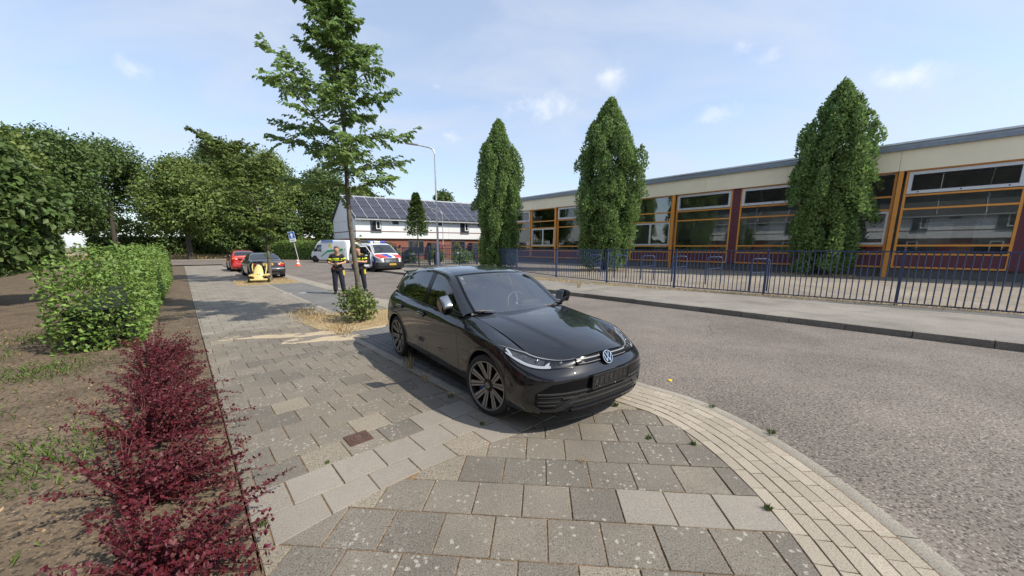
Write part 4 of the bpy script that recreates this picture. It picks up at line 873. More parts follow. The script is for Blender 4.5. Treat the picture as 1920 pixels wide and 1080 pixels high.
    for base_s in (-10.96, 1.04, 13.04, 25.04):
        put('post', obox(MB(), base_s - .09, base_s + .09, T - .18, T + .0, .1, 5.66), M_ORANGE)
        bay(base_s + .17, base_s + 3.50, 'slide')
        put('mullion', obox(MB(), base_s + 3.55, base_s + 3.68, T - .03, T + .12, .62, 5.64), pm('red_brown', (.25, .07, .03), .5))
        bay(base_s + 3.73, base_s + 7.40, 'awn2')
        put('column', obox(MB(), base_s + 7.45, base_s + 7.95, T - .04, T + .14, .6, 5.66), M_BURG)
        bay(base_s + 8.0, base_s + 11.75, 'awn')
    # curtains and a desk-high clutter behind the glass
    rr = random.Random(3)
    for s_ in np.arange(-8, 34, 2.3):
        if rr.random() < .75: h_ = rr.uniform(1.0, 2.3); put('curtain', obox(MB(), s_, s_ + rr.uniform(.5, 1.6), T + .35, T + .40, 1.8, 1.8 + h_), M_CURT)
        if rr.random() < .6: put('cupboard', obox(MB(), s_, s_ + rr.uniform(.6, 1.5), T + 2.2, T + 2.8, .55, rr.uniform(1.5, 2.4)), pm('cupboard_wood', (.30, .27, .22), .7))
    return root
school()
# ---------------------------------------------------------------- white terrace with solar panels
M_WHITE = pm('white_render', (.74, .755, .77), .8, var=.04, scale=.7)
M_BRICKR = pm('red_brick_wall', (.24, .095, .065), .85, var=.2, scale=9, bump=.3)
M_BAND = pm('brown_band', (.16, .06, .045), .7)
M_ROOF = pm('roof_tile', (.055, .057, .062), .7, var=.2, scale=6)
M_SOLAR = pm('solar_cell', (.040, .042, .058), .22, var=.12, scale=.6, objrand=.15, coat=.5)
M_SFRAME = pm('panel_rail', (.55, .56, .58), .4, .4)
M_HGL = pm('dark_window', (.025, .03, .035), .08, var=.3, coat=.6)
M_WFR = pm('grey_window_frame', (.10, .12, .14), .5)
M_WFW = pm('white_window_frame', (.72, .73, .74), .5)
M_DOORR = pm('red_door', (.22, .02, .03), .5)
def terrace(name, A, ex, ey, Lx, Ly, hb, he, hr, label, panels=(14, 4), house_w=5.6, cat='house', seed=1):
    """row of houses; A = corner on the ground, ex along the front, ey to the back, eaves he, ridge hr"""
    A = Vector(A); ex = Vector(ex).normalized(); ey = Vector(ey).normalized(); root = empty(name, A, 0, label, cat); rr = random.Random(seed)
    Mx = Matrix(((ex.x, ey.x, 0, 0), (ex.y, ey.y, 0, 0), (0, 0, 1, 0), (0, 0, 0, 1)))
    def B(x0, x1, y0, y1, z0, z1): return MB().box((x0, y0, z0), (x1, y1, z1), M=Mx)
    hk = he - .12
    B(0, Lx, .25, Ly - .25, 0, hb).build('ground_floor', M_BRICKR, root)
    up = MB(); up.add([(0, 0, hb), (Lx, 0, hb), (Lx, Ly, hb), (0, Ly, hb), (0, 0, hk), (Lx, 0, hk), (Lx, Ly, hk), (0, Ly, hk), (0, Ly / 2, hr - .12), (Lx, Ly / 2, hr - .12)], [(3, 2, 1, 0), (0, 1, 5, 4), (2, 3, 7, 6), (0, 4, 8, 7, 3), (1, 2, 6, 9, 5), (4, 5, 9, 8), (6, 7, 8, 9)], Mx)
    up.build('upper_wall', M_WHITE, root)
    m = MB(); m.box((-.02, -.02, hb + .82), (Lx + .02, .0, hb + .92), M=Mx); m.box((-.02, -.02, hb + .82), (.0, Ly, hb + .92), M=Mx); m.build('brown_band', M_BAND, root)
    o = .35; sl = (hr - he) / (Ly / 2); th = .12; rf = MB()
    rf.add([(-.15, -o, he - sl * o), (Lx + .15, -o, he - sl * o), (Lx + .15, Ly / 2, hr), (-.15, Ly / 2, hr), (-.15, -o, he - sl * o - th), (Lx + .15, -o, he - sl * o - th), (Lx + .15, Ly / 2, hr - th), (-.15, Ly / 2, hr - th)], [(0, 1, 2, 3), (7, 6, 5, 4), (0, 4, 5, 1), (1, 5, 6, 2), (3, 7, 4, 0)], Mx)
    rf.add([(-.15, Ly + o, he - sl * o), (Lx + .15, Ly + o, he - sl * o), (Lx + .15, Ly / 2, hr), (-.15, Ly / 2, hr), (-.15, Ly + o, he - sl * o - th), (Lx + .15, Ly + o, he - sl * o - th), (Lx + .15, Ly / 2, hr - th), (-.15, Ly / 2, hr - th)], [(3, 2, 1, 0), (4, 5, 6, 7), (1, 5, 4, 0), (2, 6, 5, 1), (0, 4, 7, 3)], Mx)
    roof = rf.build('roof', M_ROOF, root)
    MB().box((-.2, Ly / 2 - .14, hr - .02), (Lx + .2, Ly / 2 + .14, hr + .10), M=Mx).build('ridge_cap', M_SFRAME, roof)
    MB().box((-.15, -o - .14, he - sl * o - .14), (Lx + .15, -o + .02, he - sl * o - .02), M=Mx).build('gutter', M_SFRAME, roof)
    for x0 in (-.19, ): 
        g = MB(); g.add([(x0, -o, he - sl * o - .16), (x0, Ly / 2, hr - .14), (x0, Ly / 2, hr + .05), (x0, -o, he - sl * o + .03)], [(0, 1, 2, 3)], Mx); g.add([(x0, Ly + o, he - sl * o - .16), (x0, Ly / 2, hr - .14), (x0, Ly / 2, hr + .05), (x0, Ly + o, he - sl * o + .03)], [(3, 2, 1, 0)], Mx); g.build('barge_board', pm('navy_board', (.03, .04, .07), .5), roof)
    # solar panels on the front slope
    nc, nr = panels
    if nc:
        Ls = math.hypot(Ly / 2 + o, sl * (Ly / 2 + o)); a = math.atan(sl); pw = Lx / nc; ph = (Ls - .35) / nr
        me = MB().box((-pw / 2 + .05, -ph / 2 + .012, 0), (pw / 2 - .05, ph / 2 - .012, .04)).mesh('solar_panel', M_SOLAR)
        for i in range(nc):
            for j in range(nr):
                d = .18 + (j + .5) * ph; loc = Mx @ Vector(((i + .5) * pw, -o + d * math.cos(a), he - sl * o + d * math.sin(a) + .05))
                p = link('solar_panel', me, root, loc); p.rotation_euler = (Mx.to_3x3() @ Matrix.Rotation(a, 3, 'X')).to_euler() if abs(ex.dot(ey)) < .05 else (Matrix.Rotation(math.atan2(ex.y, ex.x), 3, 'Z') @ Matrix.Rotation(a, 3, 'X')).to_euler()
            q = [Mx @ Vector((i * pw, -o + .05, he - sl * (o - .05) + .09)), Mx @ Vector((i * pw, Ly / 2 - .1, hr - sl * .1 + .09))]
            MB().tube(q, .045, 4).build('panel_rail', M_SFRAME, root)
    # openings, house by house
    n = max(1, int(Lx / house_w)); w = Lx / n
    def window(x0, x1, z0, z1, y=-.0, deep=.02, frame=M_WFR, sub=True):
        m = MB(); f = .09
        for (a0, a1, c0, c1) in ((x0, x1, z0, z0 + f), (x0, x1, z1 - f, z1), (x0, x0 + f, z0 + f, z1 - f), (x1 - f, x1, z0 + f, z1 - f)): m.box((a0, y - .05, c0), (a1, y + .06, c1), M=Mx)
        fr = m.build('window', frame, root); MB().box((x0 + f, y - .015, z0 + f), (x1 - f, y + .01, z1 - f), M=Mx).build('pane', M_HGL, fr)
        if sub:
            m = MB(); xm = x0 + (x1 - x0) * .52
            for (a0, a1, c0, c1) in ((xm, x1 - f, z0 + .35, z0 + .45), (xm, x1 - f, z1 - f - .1, z1 - f), (xm, xm + .1, z0 + .45, z1 - f - .1), (x1 - f - .1, x1 - f, z0 + .45, z1 - f - .1)): m.box((a0, y - .07, c0), (a1, y - .02, c1), M=Mx)
            m.build('casement', M_WFW, fr); MB().box((x0, y - .08, z0 - .06), (x1, y + .02, z0 - .002), M=Mx).build('sill', M_WFR, fr)
    for i in range(n):
        x = i * w
        window(x + 1.75, x + 3.05, hb + .80, he - .35)
        window(x + w - 1.55, x + w - .75, he - .82, he - .42, sub=False); 
        for q in (.12, .62, .80): MB().box((x + w * q, -.03, he - .45), (x + w * q + .34, .02, he - .30), M=Mx).build('vent', M_WFR, root)
        MB().box((x + w - .012, -.006, hb), (x + w + .012, .01, hk), M=Mx).build('wall_joint', pm('joint_grey', (.45, .46, .47), .8), root)
        window(x + .5, x + 2.6, .75, hb - .25, y=.25, sub=rr.random() < .5)
        d = MB().box((x + w - 2.0, .18, .05), (x + w - 1.1, .26, 2.15), M=Mx).build('door', M_DOORR, root); MB().ball(tuple(Mx @ Vector((x + w - 1.2, .15, 1.05))), .04, 6, 5).build('handle', M_ALU, d)
        MB().box((x + w - 2.9, -.7, .0), (x + w - 2.05, .25, 2.3), M=Mx).build('porch_store', pm('dark_cladding', (.05, .045, .045), .8), root)
        MB().box((x + w - .75, -.02, 1.75), (x + w - .6, .25, 1.95), M=Mx).build('wall_lamp', M_TRIM, root)
    return root, Mx
terr, TM = terrace('terraced_house', (-19.39, 45.9, .02), (14.33, 7.9, 0), (-5.51, 5.8, 0), 24, 8.0, 2.80, 5.42, 8.25, 'white terraced houses with solar panels on the roof beyond the school fence', (18, 4))
for i, (y, z0, z1, w) in enumerate(((2.9, 6.6, 7.5, .22), (2.0, 3.85, 5.6, .08), (2.5, 3.85, 5.6, .08), (1.5, 3.85, 5.4, .08))):
    MB().box((-.03, y - w / 2, z0), (.01, y + w / 2, z1), M=TM).build('slot_window', M_WFR, terr)
m = MB(); m.box((-.012, 0, 5.0), (0, 8, 5.04), M=TM); m.build('wall_joint', pm('joint_grey', (.45, .46, .47), .8), terr)
# the terrace on the near side of the street, left of the footway: mirrored in the glass of the school
terrace('terraced_house', W(27, -6.8, .02), -SD, -SN, 49, 9.0, 2.7, 5.6, 10.3, 'row of white houses behind the garden hedge on the near side', (14, 1), cat='house', seed=4)
# ================================================================== VEGETATION
def leafmat(name, col, trans=.35, island=.35, hue=.02, rough=.5):
    return pm(name, col, rough, var=.12, scale=1.2, island=island, trans=trans, hue=hue, spec=.35)
ML_ELM = leafmat('elm_leaf', (.18, .285, .085), .48); ML_OAK = leafmat('columnar_leaf', (.165, .265, .08), .40); ML_DARK = leafmat('dark_leaf', (.085, .14, .038), .32, .4)
ML_LIGHT = leafmat('light_leaf', (.14, .20, .05), .35, .35); ML_HEDGE = leafmat('hedge_leaf', (.15, .25, .055), .25, .3); ML_BARB = leafmat('barberry_leaf', (.115, .018, .026), .3, .45, .015)
ML_CONE = leafmat('conifer_leaf', (.030, .055, .018), .15, .3); ML_LIT = leafmat('leaf_litter', (.27, .19, .10), .2, .4); ML_DRY = leafmat('dry_blade', (.55, .44, .24), .3, .3); ML_WEED = leafmat('weed_leaf', (.09, .15, .03), .3, .25); ML_YEL = leafmat('yellow_green_leaf', (.20, .21, .05), .35, .3)
M_BARK = pm('bark', (.125, .108, .088), .9, var=.35, scale=14, bump=.9, bscale=40); M_BARKD = pm('dark_bark', (.055, .047, .038), .9, var=.3, scale=10, bump=.8, bscale=30)
def leaf_mesh(name, P, ax, nr, Ln, Wd, mat, fold=.18):
    """one leaf-shaped face pair per point: base, two shoulders, tip"""
    P = np.asarray(P, float); ax = np.asarray(ax, float); nr = np.asarray(nr, float); n = len(P)
    ax /= np.linalg.norm(ax, axis=1, keepdims=True) + 1e-9; sd_ = np.cross(ax, nr); sd_ /= np.linalg.norm(sd_, axis=1, keepdims=True) + 1e-9; up = np.cross(sd_, ax)
    Ln = np.broadcast_to(np.asarray(Ln, float), (n,))[:, None]; Wd = np.broadcast_to(np.asarray(Wd, float), (n,))[:, None]
    V = np.empty((n, 4, 3)); V[:, 0] = P; V[:, 2] = P + ax * Ln - up * Ln * .12; V[:, 1] = P + ax * Ln * .45 + sd_ * Wd * .5 + up * Wd * fold; V[:, 3] = P + ax * Ln * .45 - sd_ * Wd * .5 + up * Wd * fold
    me = bpy.data.meshes.new(name); me.vertices.add(4 * n); me.vertices.foreach_set('co', V.reshape(-1).astype(np.float32))
    idx = (np.arange(n)[:, None] * 4 + np.array([0, 1, 2, 0, 2, 3])[None]).reshape(-1)
    me.loops.add(6 * n); me.loops.foreach_set('vertex_index', idx.astype(np.int32)); me.polygons.add(2 * n); me.polygons.foreach_set('loop_start', np.arange(0, 6 * n, 3, dtype=np.int32)); me.polygons.foreach_set('loop_total', np.full(2 * n, 3, np.int32))
    me.materials.append(mat); me.update(calc_edges=True); me.validate(); return me
def rdir(n, r=rng): v = r.normal(size=(n, 3)); return v / np.linalg.norm(v, axis=1, keepdims=True)
def rough_sphere(n, r, jitter=.18):
    d = rdir(n, r); return d, (1 - jitter * r.random(n) ** 2)
def clump_tree(name, base, clumps, nleaf, size, mat, trunk, label, cat='tree', group=None, up=.35, seed=0, bark=None, limbs=6):
    """broad tree: a trunk with limbs and a crown of leaf clumps (x,y,z,r) round the base"""
    r = np.random.default_rng(seed); root = empty(name, base, 0, label, cat, group); rt, ht = trunk; bark = bark or M_BARKD
    m = MB(); m.tube([(0, 0, -.1), (r.normal() * .05, r.normal() * .05, ht * .5), (r.normal() * .15, r.normal() * .15, ht)], [rt * 1.25, rt, rt * .7], 9)
    cl = sorted(clumps, key=lambda c: -c[3])[:limbs]
    for c in cl: m.tube([(0, 0, ht * .75), (c[0] * .4, c[1] * .4, ht * .8 + (c[2] - ht * .8) * .5), (c[0] * .85, c[1] * .85, c[2])], [rt * .55, rt * .35, rt * .12], 6)
    m.build('trunk', bark, root, smooth=60)
    w = np.array([c[3] ** 2 for c in clumps]); w /= w.sum(); k = r.choice(len(clumps), nleaf, p=w); C = np.array(clumps)[k]
    d = rdir(nleaf, r); d[:, 2] = d[:, 2] * .9 + .15; rad = C[:, 3:4] * (1 - .55 * r.random((nleaf, 1)) ** 1.8) * (1 + .12 * r.normal(size=(nleaf, 1)))
    P = C[:, :3] + d * rad * np.array([1, 1, .8]); ax = d * .6 + rdir(nleaf, r) * .8 + np.array([0, 0, -.35]); nr_ = d + np.array([0, 0, up]) + rdir(nleaf, r) * .5
    L_ = size * r.uniform(.7, 1.3, nleaf); link('crown', leaf_mesh('crown', P, ax, nr_, L_, L_ * .62, mat), root); return root
def ball_clumps(r, n, rx, ry, z0, z1, rc, prof=None):
    out = []
    for i in range(n):
        a = r.random() * 2 * math.pi; q = (i + r.random()) / n; z = z0 + (z1 - z0) * q; pr = (math.sin(math.pi * min(1, .12 + q * .88)) ** .6) if prof is None else prof(q); rr = pr * math.sqrt(.25 + .75 * r.random())
        out.append((math.cos(a) * rx * rr, math.sin(a) * ry * rr, z, rc * r.uniform(.7, 1.25)))
    return out
# ---------------------------------------------------------------- street tree beside the hatchback: open, layered branches
def street_tree(name, base, label, H, crown, nprim, seed, lean=(0, 0), leafL=.10, rt=.095, z_first=2.9, mat=ML_ELM, dens=1.0, group=None, low_twigs=6):
    """crown(z) -> (reach to picture left, reach to picture right)"""
    r = np.random.default_rng(seed); root = empty(name, base, 0, label, 'tree', group); m = MB()
    def tr(z): q = z / H; return Vector((lean[0] * q ** 3 + .05 * math.sin(z * 1.1 + seed), lean[1] * q * q + .05 * math.cos(z * .9), z))
    zs = np.linspace(-.05, H, 22); m.tube([tr(z) for z in zs], [rt * (1.25 - z) if z < .2 else max(.008, rt * (1 - z / H) ** .75) for z in zs], 10)
    m.build('trunk', M_BARK, root, smooth=60); LP = []; LA = []; LN = []; bm_ = MB()
    def leaves_on(a, b, n):
        d = (b - a).normalized(); s_ = d.cross(Vector((0, 0, 1))); s_ = s_.normalized() if s_.length > .05 else Vector((1, 0, 0))
        for i in range(n):
            t = (i + .3 + r.random() * .5) / n; sg = 1 if i % 2 else -1; p = a + (b - a) * t; LP.append(p); out = d * .55 + s_ * sg * .8 + Vector((0, 0, -.25 + .25 * r.normal())); LA.append(out)
            LN.append(Vector((r.normal() * .7, r.normal() * .7, 1)))
    ga = r.random() * 6
    for i in range(nprim):
        q = (i + r.random() * .6) / nprim; z = z_first + (H - .25 - z_first) * q; ga += 2.4 + r.normal() * .3; L_, R_ = crown(z); cx = math.cos(ga); reach = (R_ if cx > 0 else L_) * abs(cx) + (L_ + R_) / 2 * .8 * abs(math.sin(ga)); reach *= r.uniform(.72, 1.06)
        el = R(r.uniform(12, 34) + 26 * q); p0 = tr(z); d = Vector((math.cos(ga) * math.cos(el), math.sin(ga) * math.cos(el), math.sin(el))); pts = [p0]; n = 7; stp = reach / math.cos(el) / n
        for k in range(n):
            d = (d + Vector((r.normal() * .10, r.normal() * .10, -.035 + r.normal() * .06))).normalized(); pts.append(pts[-1] + d * stp)
        rb = .010 + .016 * reach / 1.8 * (1 - q * .5); bm_.tube(pts, [max(.003, rb * (1 - k / (n + .5))) for k in range(n + 1)], 6)
        for k in range(1, n + 1):
            for side in (-1, 1):
                for rep in range(1 + (r.random() < dens) + (r.random() < dens - 1)):
                    dd = (pts[k] - pts[k - 1]).normalized(); s_ = dd.cross(Vector((0, 0, 1))).normalized(); tl = (.22 + .42 * reach / 1.8 * (1 - abs(k / n - .45))) * r.uniform(.6, 1.15); td = (dd * .55 + s_ * side * r.uniform(.5, 1.) + Vector((0, 0, r.normal() * .32 + .05))).normalized()
                    st_ = pts[k - 1] + (pts[k] - pts[k - 1]) * r.random(); mid = st_ + td * tl * .5; en = mid + (td + Vector((0, 0, -.25))).normalized() * tl * .5; bm_.tube([st_, mid, en], [.005, .0035, .002], 4, cap=False); leaves_on(st_, mid, int(4 + tl * 7)); leaves_on(mid, en, int(5 + tl * 8))
        leaves_on(pts[-2], pts[-1], 7)
    for i in range(low_twigs):
        z = r.uniform(1.2, z_first); a = r.random() * 6.28; p = tr(z); e = p + Vector((math.cos(a) * .22, math.sin(a) * .22, .1 + .12 * r.random())); bm_.tube([p, e], [.004, .002], 4); leaves_on(p, e, 7)
    bm_.build('branches', M_BARK, root, smooth=60); n = len(LP); Ls = leafL * r.uniform(.7, 1.25, n); link('crown', leaf_mesh('crown', LP, LA, LN, Ls, Ls * .60, mat), root); return root
_cl = pchip([(2.6, .4), (3.0, 1.2), (3.6, 1.65), (4.3, 1.65), (5.0, 1.35), (5.5, .85), (6.1, .65), (6.8, .6), (7.4, .45), (8.2, .2)]); _cr = pchip([(2.6, .3), (3.0, 1.05), (3.5, 1.3), (4.2, 1.05), (5.0, .85), (5.6, .8), (6.2, .45), (6.8, .35), (7.4, .3), (8.2, .15)])
street_tree('street_tree', (-3.74, 8.73, 0), 'slender street tree with open layered branches growing beside the black hatchback', 8.6, lambda z: (_cl(z), _cr(z)), 39, 21, (-.5, .1), .115, .066, 2.95, dens=1.0)
street_tree('street_tree', (-12.38, 18.55, 0), 'leaning street tree behind the yellow go-kart and black saloon', 7.0, lambda z: (1.7 * math.sin(math.pi * min(1, max(0, (z - 1.6) / 5.4))) + .4, 1.1 * math.sin(math.pi * min(1, max(0, (z - 1.6) / 5.4))) + .3), 28, 5, (-2.9, .8), .15, .082, 2.1, ML_LIGHT, low_twigs=12)
# ---------------------------------------------------------------- columnar trees in the schoolyard: upright plumes
def columnar(base, H, rad, label, seed, nplume=230, per=250, leaf=.165):
    r = np.random.default_rng(seed); root = empty('columnar_tree', base, 0, label, 'tree', 'columnar trees in the schoolyard'); m = MB(); m.tube([(0, 0, -.1), (0, 0, H * .5), (0, 0, H * .92)], [.2, .12, .03], 8); m.build('trunk', M_BARKD, root, smooth=60)
    prof = pchip([(0, .60), (.10, .72), (.3, .86), (.55, 1.0), (.70, .98), (.82, .74), (.91, .44), (.97, .20), (1, .06)]); P = []; A = []; Nn = []
    for i in range(nplume):
        q = ((i + r.random()) / nplume) ** .9; a = i * 2.39996 + r.normal() * .25; zt = .5 + (H - .5) * min(1, q * 1.02); rr = (1.22 if i % 11 == 5 and q < .85 else 1.) * rad * prof(zt / H) * r.uniform(.60, 1.14) * (1 + .12 * math.sin(3 * a + 5 * q + seed)); L_ = r.uniform(.8, 1.7) * (1 - .25 * q); z0 = max(.25, zt - L_)
        w = r.uniform(.20, .36) * (rad / 1.8); n = per; t = r.random(n) ** .85; th = r.random(n) * 2 * math.pi; pw = w * np.sin(np.pi * np.clip(.12 + .86 * t, 0, 1)) ** .7 * (.55 + .45 * r.random(n)); rin = rr * (.84 + .10 * (1 - t) - .06 * t)
        c = np.stack([np.cos(a) * rin, np.sin(a) * rin, z0 + (zt + .25 - z0) * t], 1); off = np.stack([np.cos(th) * pw, np.sin(th) * pw, r.normal(size=n) * .06], 1); P.append(c + off); A.append(off * 1.2 + np.array([np.cos(a) * .4, np.sin(a) * .4, .9]) * .5 + rdir(n, r) * .45); Nn.append(off / (np.linalg.norm(off, axis=1, keepdims=True) + .02) * .9 + np.array([np.cos(a), np.sin(a), .8]) * .45 + rdir(n, r) * .35)
    n = 5000; z = .4 + (H - .8) * r.random(n); a = r.random(n) * 6.283; rr = np.array([rad * prof(k / H) for k in z]) * np.sqrt(r.random(n)) * .85; P.append(np.stack([np.cos(a) * rr, np.sin(a) * rr, z], 1)); A.append(rdir(n, r)); Nn.append(rdir(n, r))
    P = np.concatenate(P); A = np.concatenate(A); Nn = np.concatenate(Nn); Ls = leaf * r.uniform(.65, 1.25, len(P)); link('crown', leaf_mesh('crown', P, A, Nn, Ls, Ls * .6, ML_OAK), root); return root
columnar((-1.0, 28.37, .1), 10.4, 1.75, 'columnar green tree nearest the lamppost behind the school fence', 31)
columnar((6.4, 25.3, .1), 10.7, 1.95, 'tall columnar tree in front of the middle of the school windows', 32, 260)
columnar((17.7, 21.0, .1), 10.0, 1.75, 'columnar tree at the right end of the school front', 33, 200, 230)
# ---------------------------------------------------------------- wood and trees behind
def broad(name, x, y, H, rx, n, mat, seed, label, nc=34, rc=None, z0=.22, size=.36, group='trees behind the hedge', trunk=.28):
    r = np.random.default_rng(seed); rc = rc or rx * .36; cl = ball_clumps(r, nc, rx * .78, rx * .78, H * z0 + rc * .5, H - rc * .8, rc); return clump_tree(name, (x, y, 0), cl, n, size, mat, (trunk, H * .45), label, group=group, seed=seed)
broad('broadleaf_tree', -38, 58, 16.5, 6.0, 22950, ML_LIGHT, 41, 'pale green tree above the sign and hedge')
broad('broadleaf_tree', -31.5, 63, 15.0, 5.6, 20400, ML_DARK, 42, 'dark green tree close to the gable of the white houses')
broad('broadleaf_tree', -46, 62, 19.0, 6.5, 22950, ML_DARK, 43, 'tall dark tree over the black saloon')
broad('broadleaf_tree', -44, 50, 13.5, 5.0, 20400, ML_LIGHT, 44, 'light green tree behind the leaning street tree')
broad('broadleaf_tree', -56, 52, 17.0, 6.5, 20400, ML_DARK, 45, 'dark tree far left behind the red car')
broad('broadleaf_tree', -35.0, 55.5, 8.0, 3.4, 11475, ML_DARK, 46, 'low dark tree standing in the hedge corner', z0=.1)
broad('broadleaf_tree', -41.5, 55.0, 9.0, 3.8, 12750, ML_DARK, 47, 'low shady tree behind the bent lamppost', z0=.1)
broad('broadleaf_tree', -28, 70, 13.0, 4.8, 12750, ML_LIGHT, 48, 'light tree peeping over the roof of the white houses', size=.5)
broad('broadleaf_tree', -13.5, 75, 12.8, 3.0, 7650, ML_DARK, 49, 'small round tree top above the solar panels', size=.5)
broad('broadleaf_tree', -47, 38, 14.0, 5.5, 17850, ML_DARK, 50, 'dark tree beyond the gardens at the far left', group='garden trees')
broad('broadleaf_tree', -38, 27, 11.0, 4.2, 17850, ML_LIGHT, 51, 'light tree in the gardens left of the footway', group='garden trees', size=.36)
broad('broadleaf_tree', -26, 14.5, 8.5, 3.2, 17850, ML_DARK, 52, 'dark garden tree at the left edge behind the hedge', group='garden trees', size=.28, trunk=.2)
broad('broadleaf_tree', -15.3, 10.4, 5.4, 1.9, 17850, ML_DARK, 53, 'garden tree closest to the barberry hedge', group='garden trees', size=.20, trunk=.14)
# young tree before the white houses
def cone_tree(base, H, rad, label, seed):
    r = np.random.default_rng(seed); root = empty('young_tree', base, 0, label, 'tree'); MB().tube([(0, 0, -.05), (0.03, 0, H * .4), (0, 0, H)], [.09, .06, .012], 8).build('trunk', M_BARK, root, smooth=60); n = 3600; q = r.random(n) ** .8; z = H * (.40 + .60 * q); a = r.random(n) * 6.283; lay = .75 + .25 * np.sin(q * 42 + 2 * np.sin(a * 2)); rr = rad * (1 - q) ** .75 * np.minimum(1, q * 6 + .45) * np.sqrt(r.random(n)) * lay + .06; P = np.stack([np.cos(a) * rr, np.sin(a) * rr, z], 1); A = np.stack([np.cos(a), np.sin(a), .2 + 0 * a], 1) + rdir(n, r) * .6; link('crown', leaf_mesh('crown', P, A, rdir(n, r) + np.array([0, 0, .8]), .24 * r.uniform(.7, 1.2, n), .14, ML_DARK), root)
cone_tree((-9.6, 37.5, 0), 7.0, 1.45, 'young cone-shaped tree with a thin stem before the white houses', 8)
# ---------------------------------------------------------------- hedges and shrubs
def hedge(name, p0, p1, w, h, mat, label, n, size, seed, cat='hedge', core=True, lumpy=.1):
    r = np.random.default_rng(seed); p0 = Vector(p0); p1 = Vector(p1); d = (p1 - p0); L_ = d.length; d.normalize(); nn = Vector((-d.y, d.x, 0)); root = empty(name, (p0 + p1) / 2, 0, label, cat)
    t = r.random(n) * L_; face = r.random(n); v = r.random(n); u = r.random(n) * 2 - 1; lump = 1 + lumpy * np.sin(t * 1.9 + seed) * np.sin(t * .73)
    y = np.where(face < .62, np.where(r.random(n) < .6, -1, 1) * w / 2, u * w / 2) * (1 + .06 * r.normal(size=n)); z = np.where(face < .62, v * h, h * (1 + .03 * r.normal(size=n))) * lump + .05
    ends = face > .88; t = np.where(ends, np.where(r.random(n) < .5, .02, L_ - .02), t); y = np.where(ends, u * w / 2, y); z = np.where(ends, v * h, z)
    nd = np.stack([np.where(face < .62, np.sign(y), 0) * nn.x, np.where(face < .62, np.sign(y), 0) * nn.y, np.where(face < .62, .25, 1.)], 1); P = np.stack([d.x * (t - L_ / 2) + nn.x * y, d.y * (t - L_ / 2) + nn.y * y, z], 1)
    link('foliage', leaf_mesh('foliage', P, nd * .5 + rdir(n, r), nd + rdir(n, r) * .7, size * r.uniform(.7, 1.3, n), size * .6, mat), root)
    if core: MB().box((-L_ / 2 + .25, -w * .36, .0), (L_ / 2 - .25, w * .36, h * (.80 - lumpy)), M=Matrix(((d.x, nn.x, 0, 0), (d.y, nn.y, 0, 0), (0, 0, 1, 0), (0, 0, 0, 1)))).build('branches', pm('hedge_inner_shade', (.018, .026, .010), .95, var=.3), root)  # plain box, no real branches: shade inside the hedge put into its dark colour
    return root
hedge('clipped_hedge', (-35.6, 53.9, 0), (-22.6, 49.2, 0), 1.3, 2.35, ML_HEDGE, 'clipped green hedge at the bend behind the blue sign', 14000, .17, 1)
hedge('clipped_hedge', W(9, -1.2), W(27, -1.0), 1.0, 1.35, ML_HEDGE, 'long garden hedge left of the footway beyond the barberries', 16000, .085, 2, lumpy=.3)
hedge('tall_hedge', W(55, -9), W(28.5, -8.4), 1.6, 2.6, ML_DARK, 'tall dark hedge closing the gardens at the far left', 16000, .22, 7, lumpy=.16)
hedge('tall_hedge', (-66, 58, 0), (-25, 69, 0), 2.5, 5.5, ML_DARK, 'high dark undergrowth between the trunks behind the clipped hedge', 14000, .5, 9, lumpy=.2)
def shrub(name, base, rx, h, n, size, mat, label, seed, cat='shrub', group=None, up=.5, nc=16):
    r = np.random.default_rng(seed); cl = [(c[0], c[1], c[2], c[3]) for c in ball_clumps(r, nc, rx * .7, rx * .7, h * .22, h * .78, rx * .42)]; root = empty(name, base, 0, label, cat, group); w = np.array([c[3] ** 2 for c in cl]); w /= w.sum(); C = np.array(cl)[r.choice(nc, n, p=w)]; d = rdir(n, r); P = C[:, :3] + d * C[:, 3:4] * (1 - .5 * r.random((n, 1)) ** 2); P[:, 2] = np.maximum(P[:, 2], .03); m = MB()
    for k in range(7): a = r.random() * 6.28; e = r.uniform(.3, .8) * rx; m.tube([(0, 0, 0), (math.cos(a) * e * .4, math.sin(a) * e * .4, h * .4), (math.cos(a) * e, math.sin(a) * e, h * .8)], [.014, .009, .004], 5)
    m.build('stems', M_BARKD, root); link('foliage', leaf_mesh('foliage', P, d * .5 + rdir(n, r) + np.array([0, 0, up * .3]), d + np.array([0, 0, up]) + rdir(n, r) * .5, size * r.uniform(.65, 1.3, n), size * .58, mat), root); return root
shrub('basal_shoots', (-3.66, 8.45, 0), .55, .88, 760, .10, ML_LIGHT, 'leafy green shoots round the foot of the street tree', 3, nc=14)
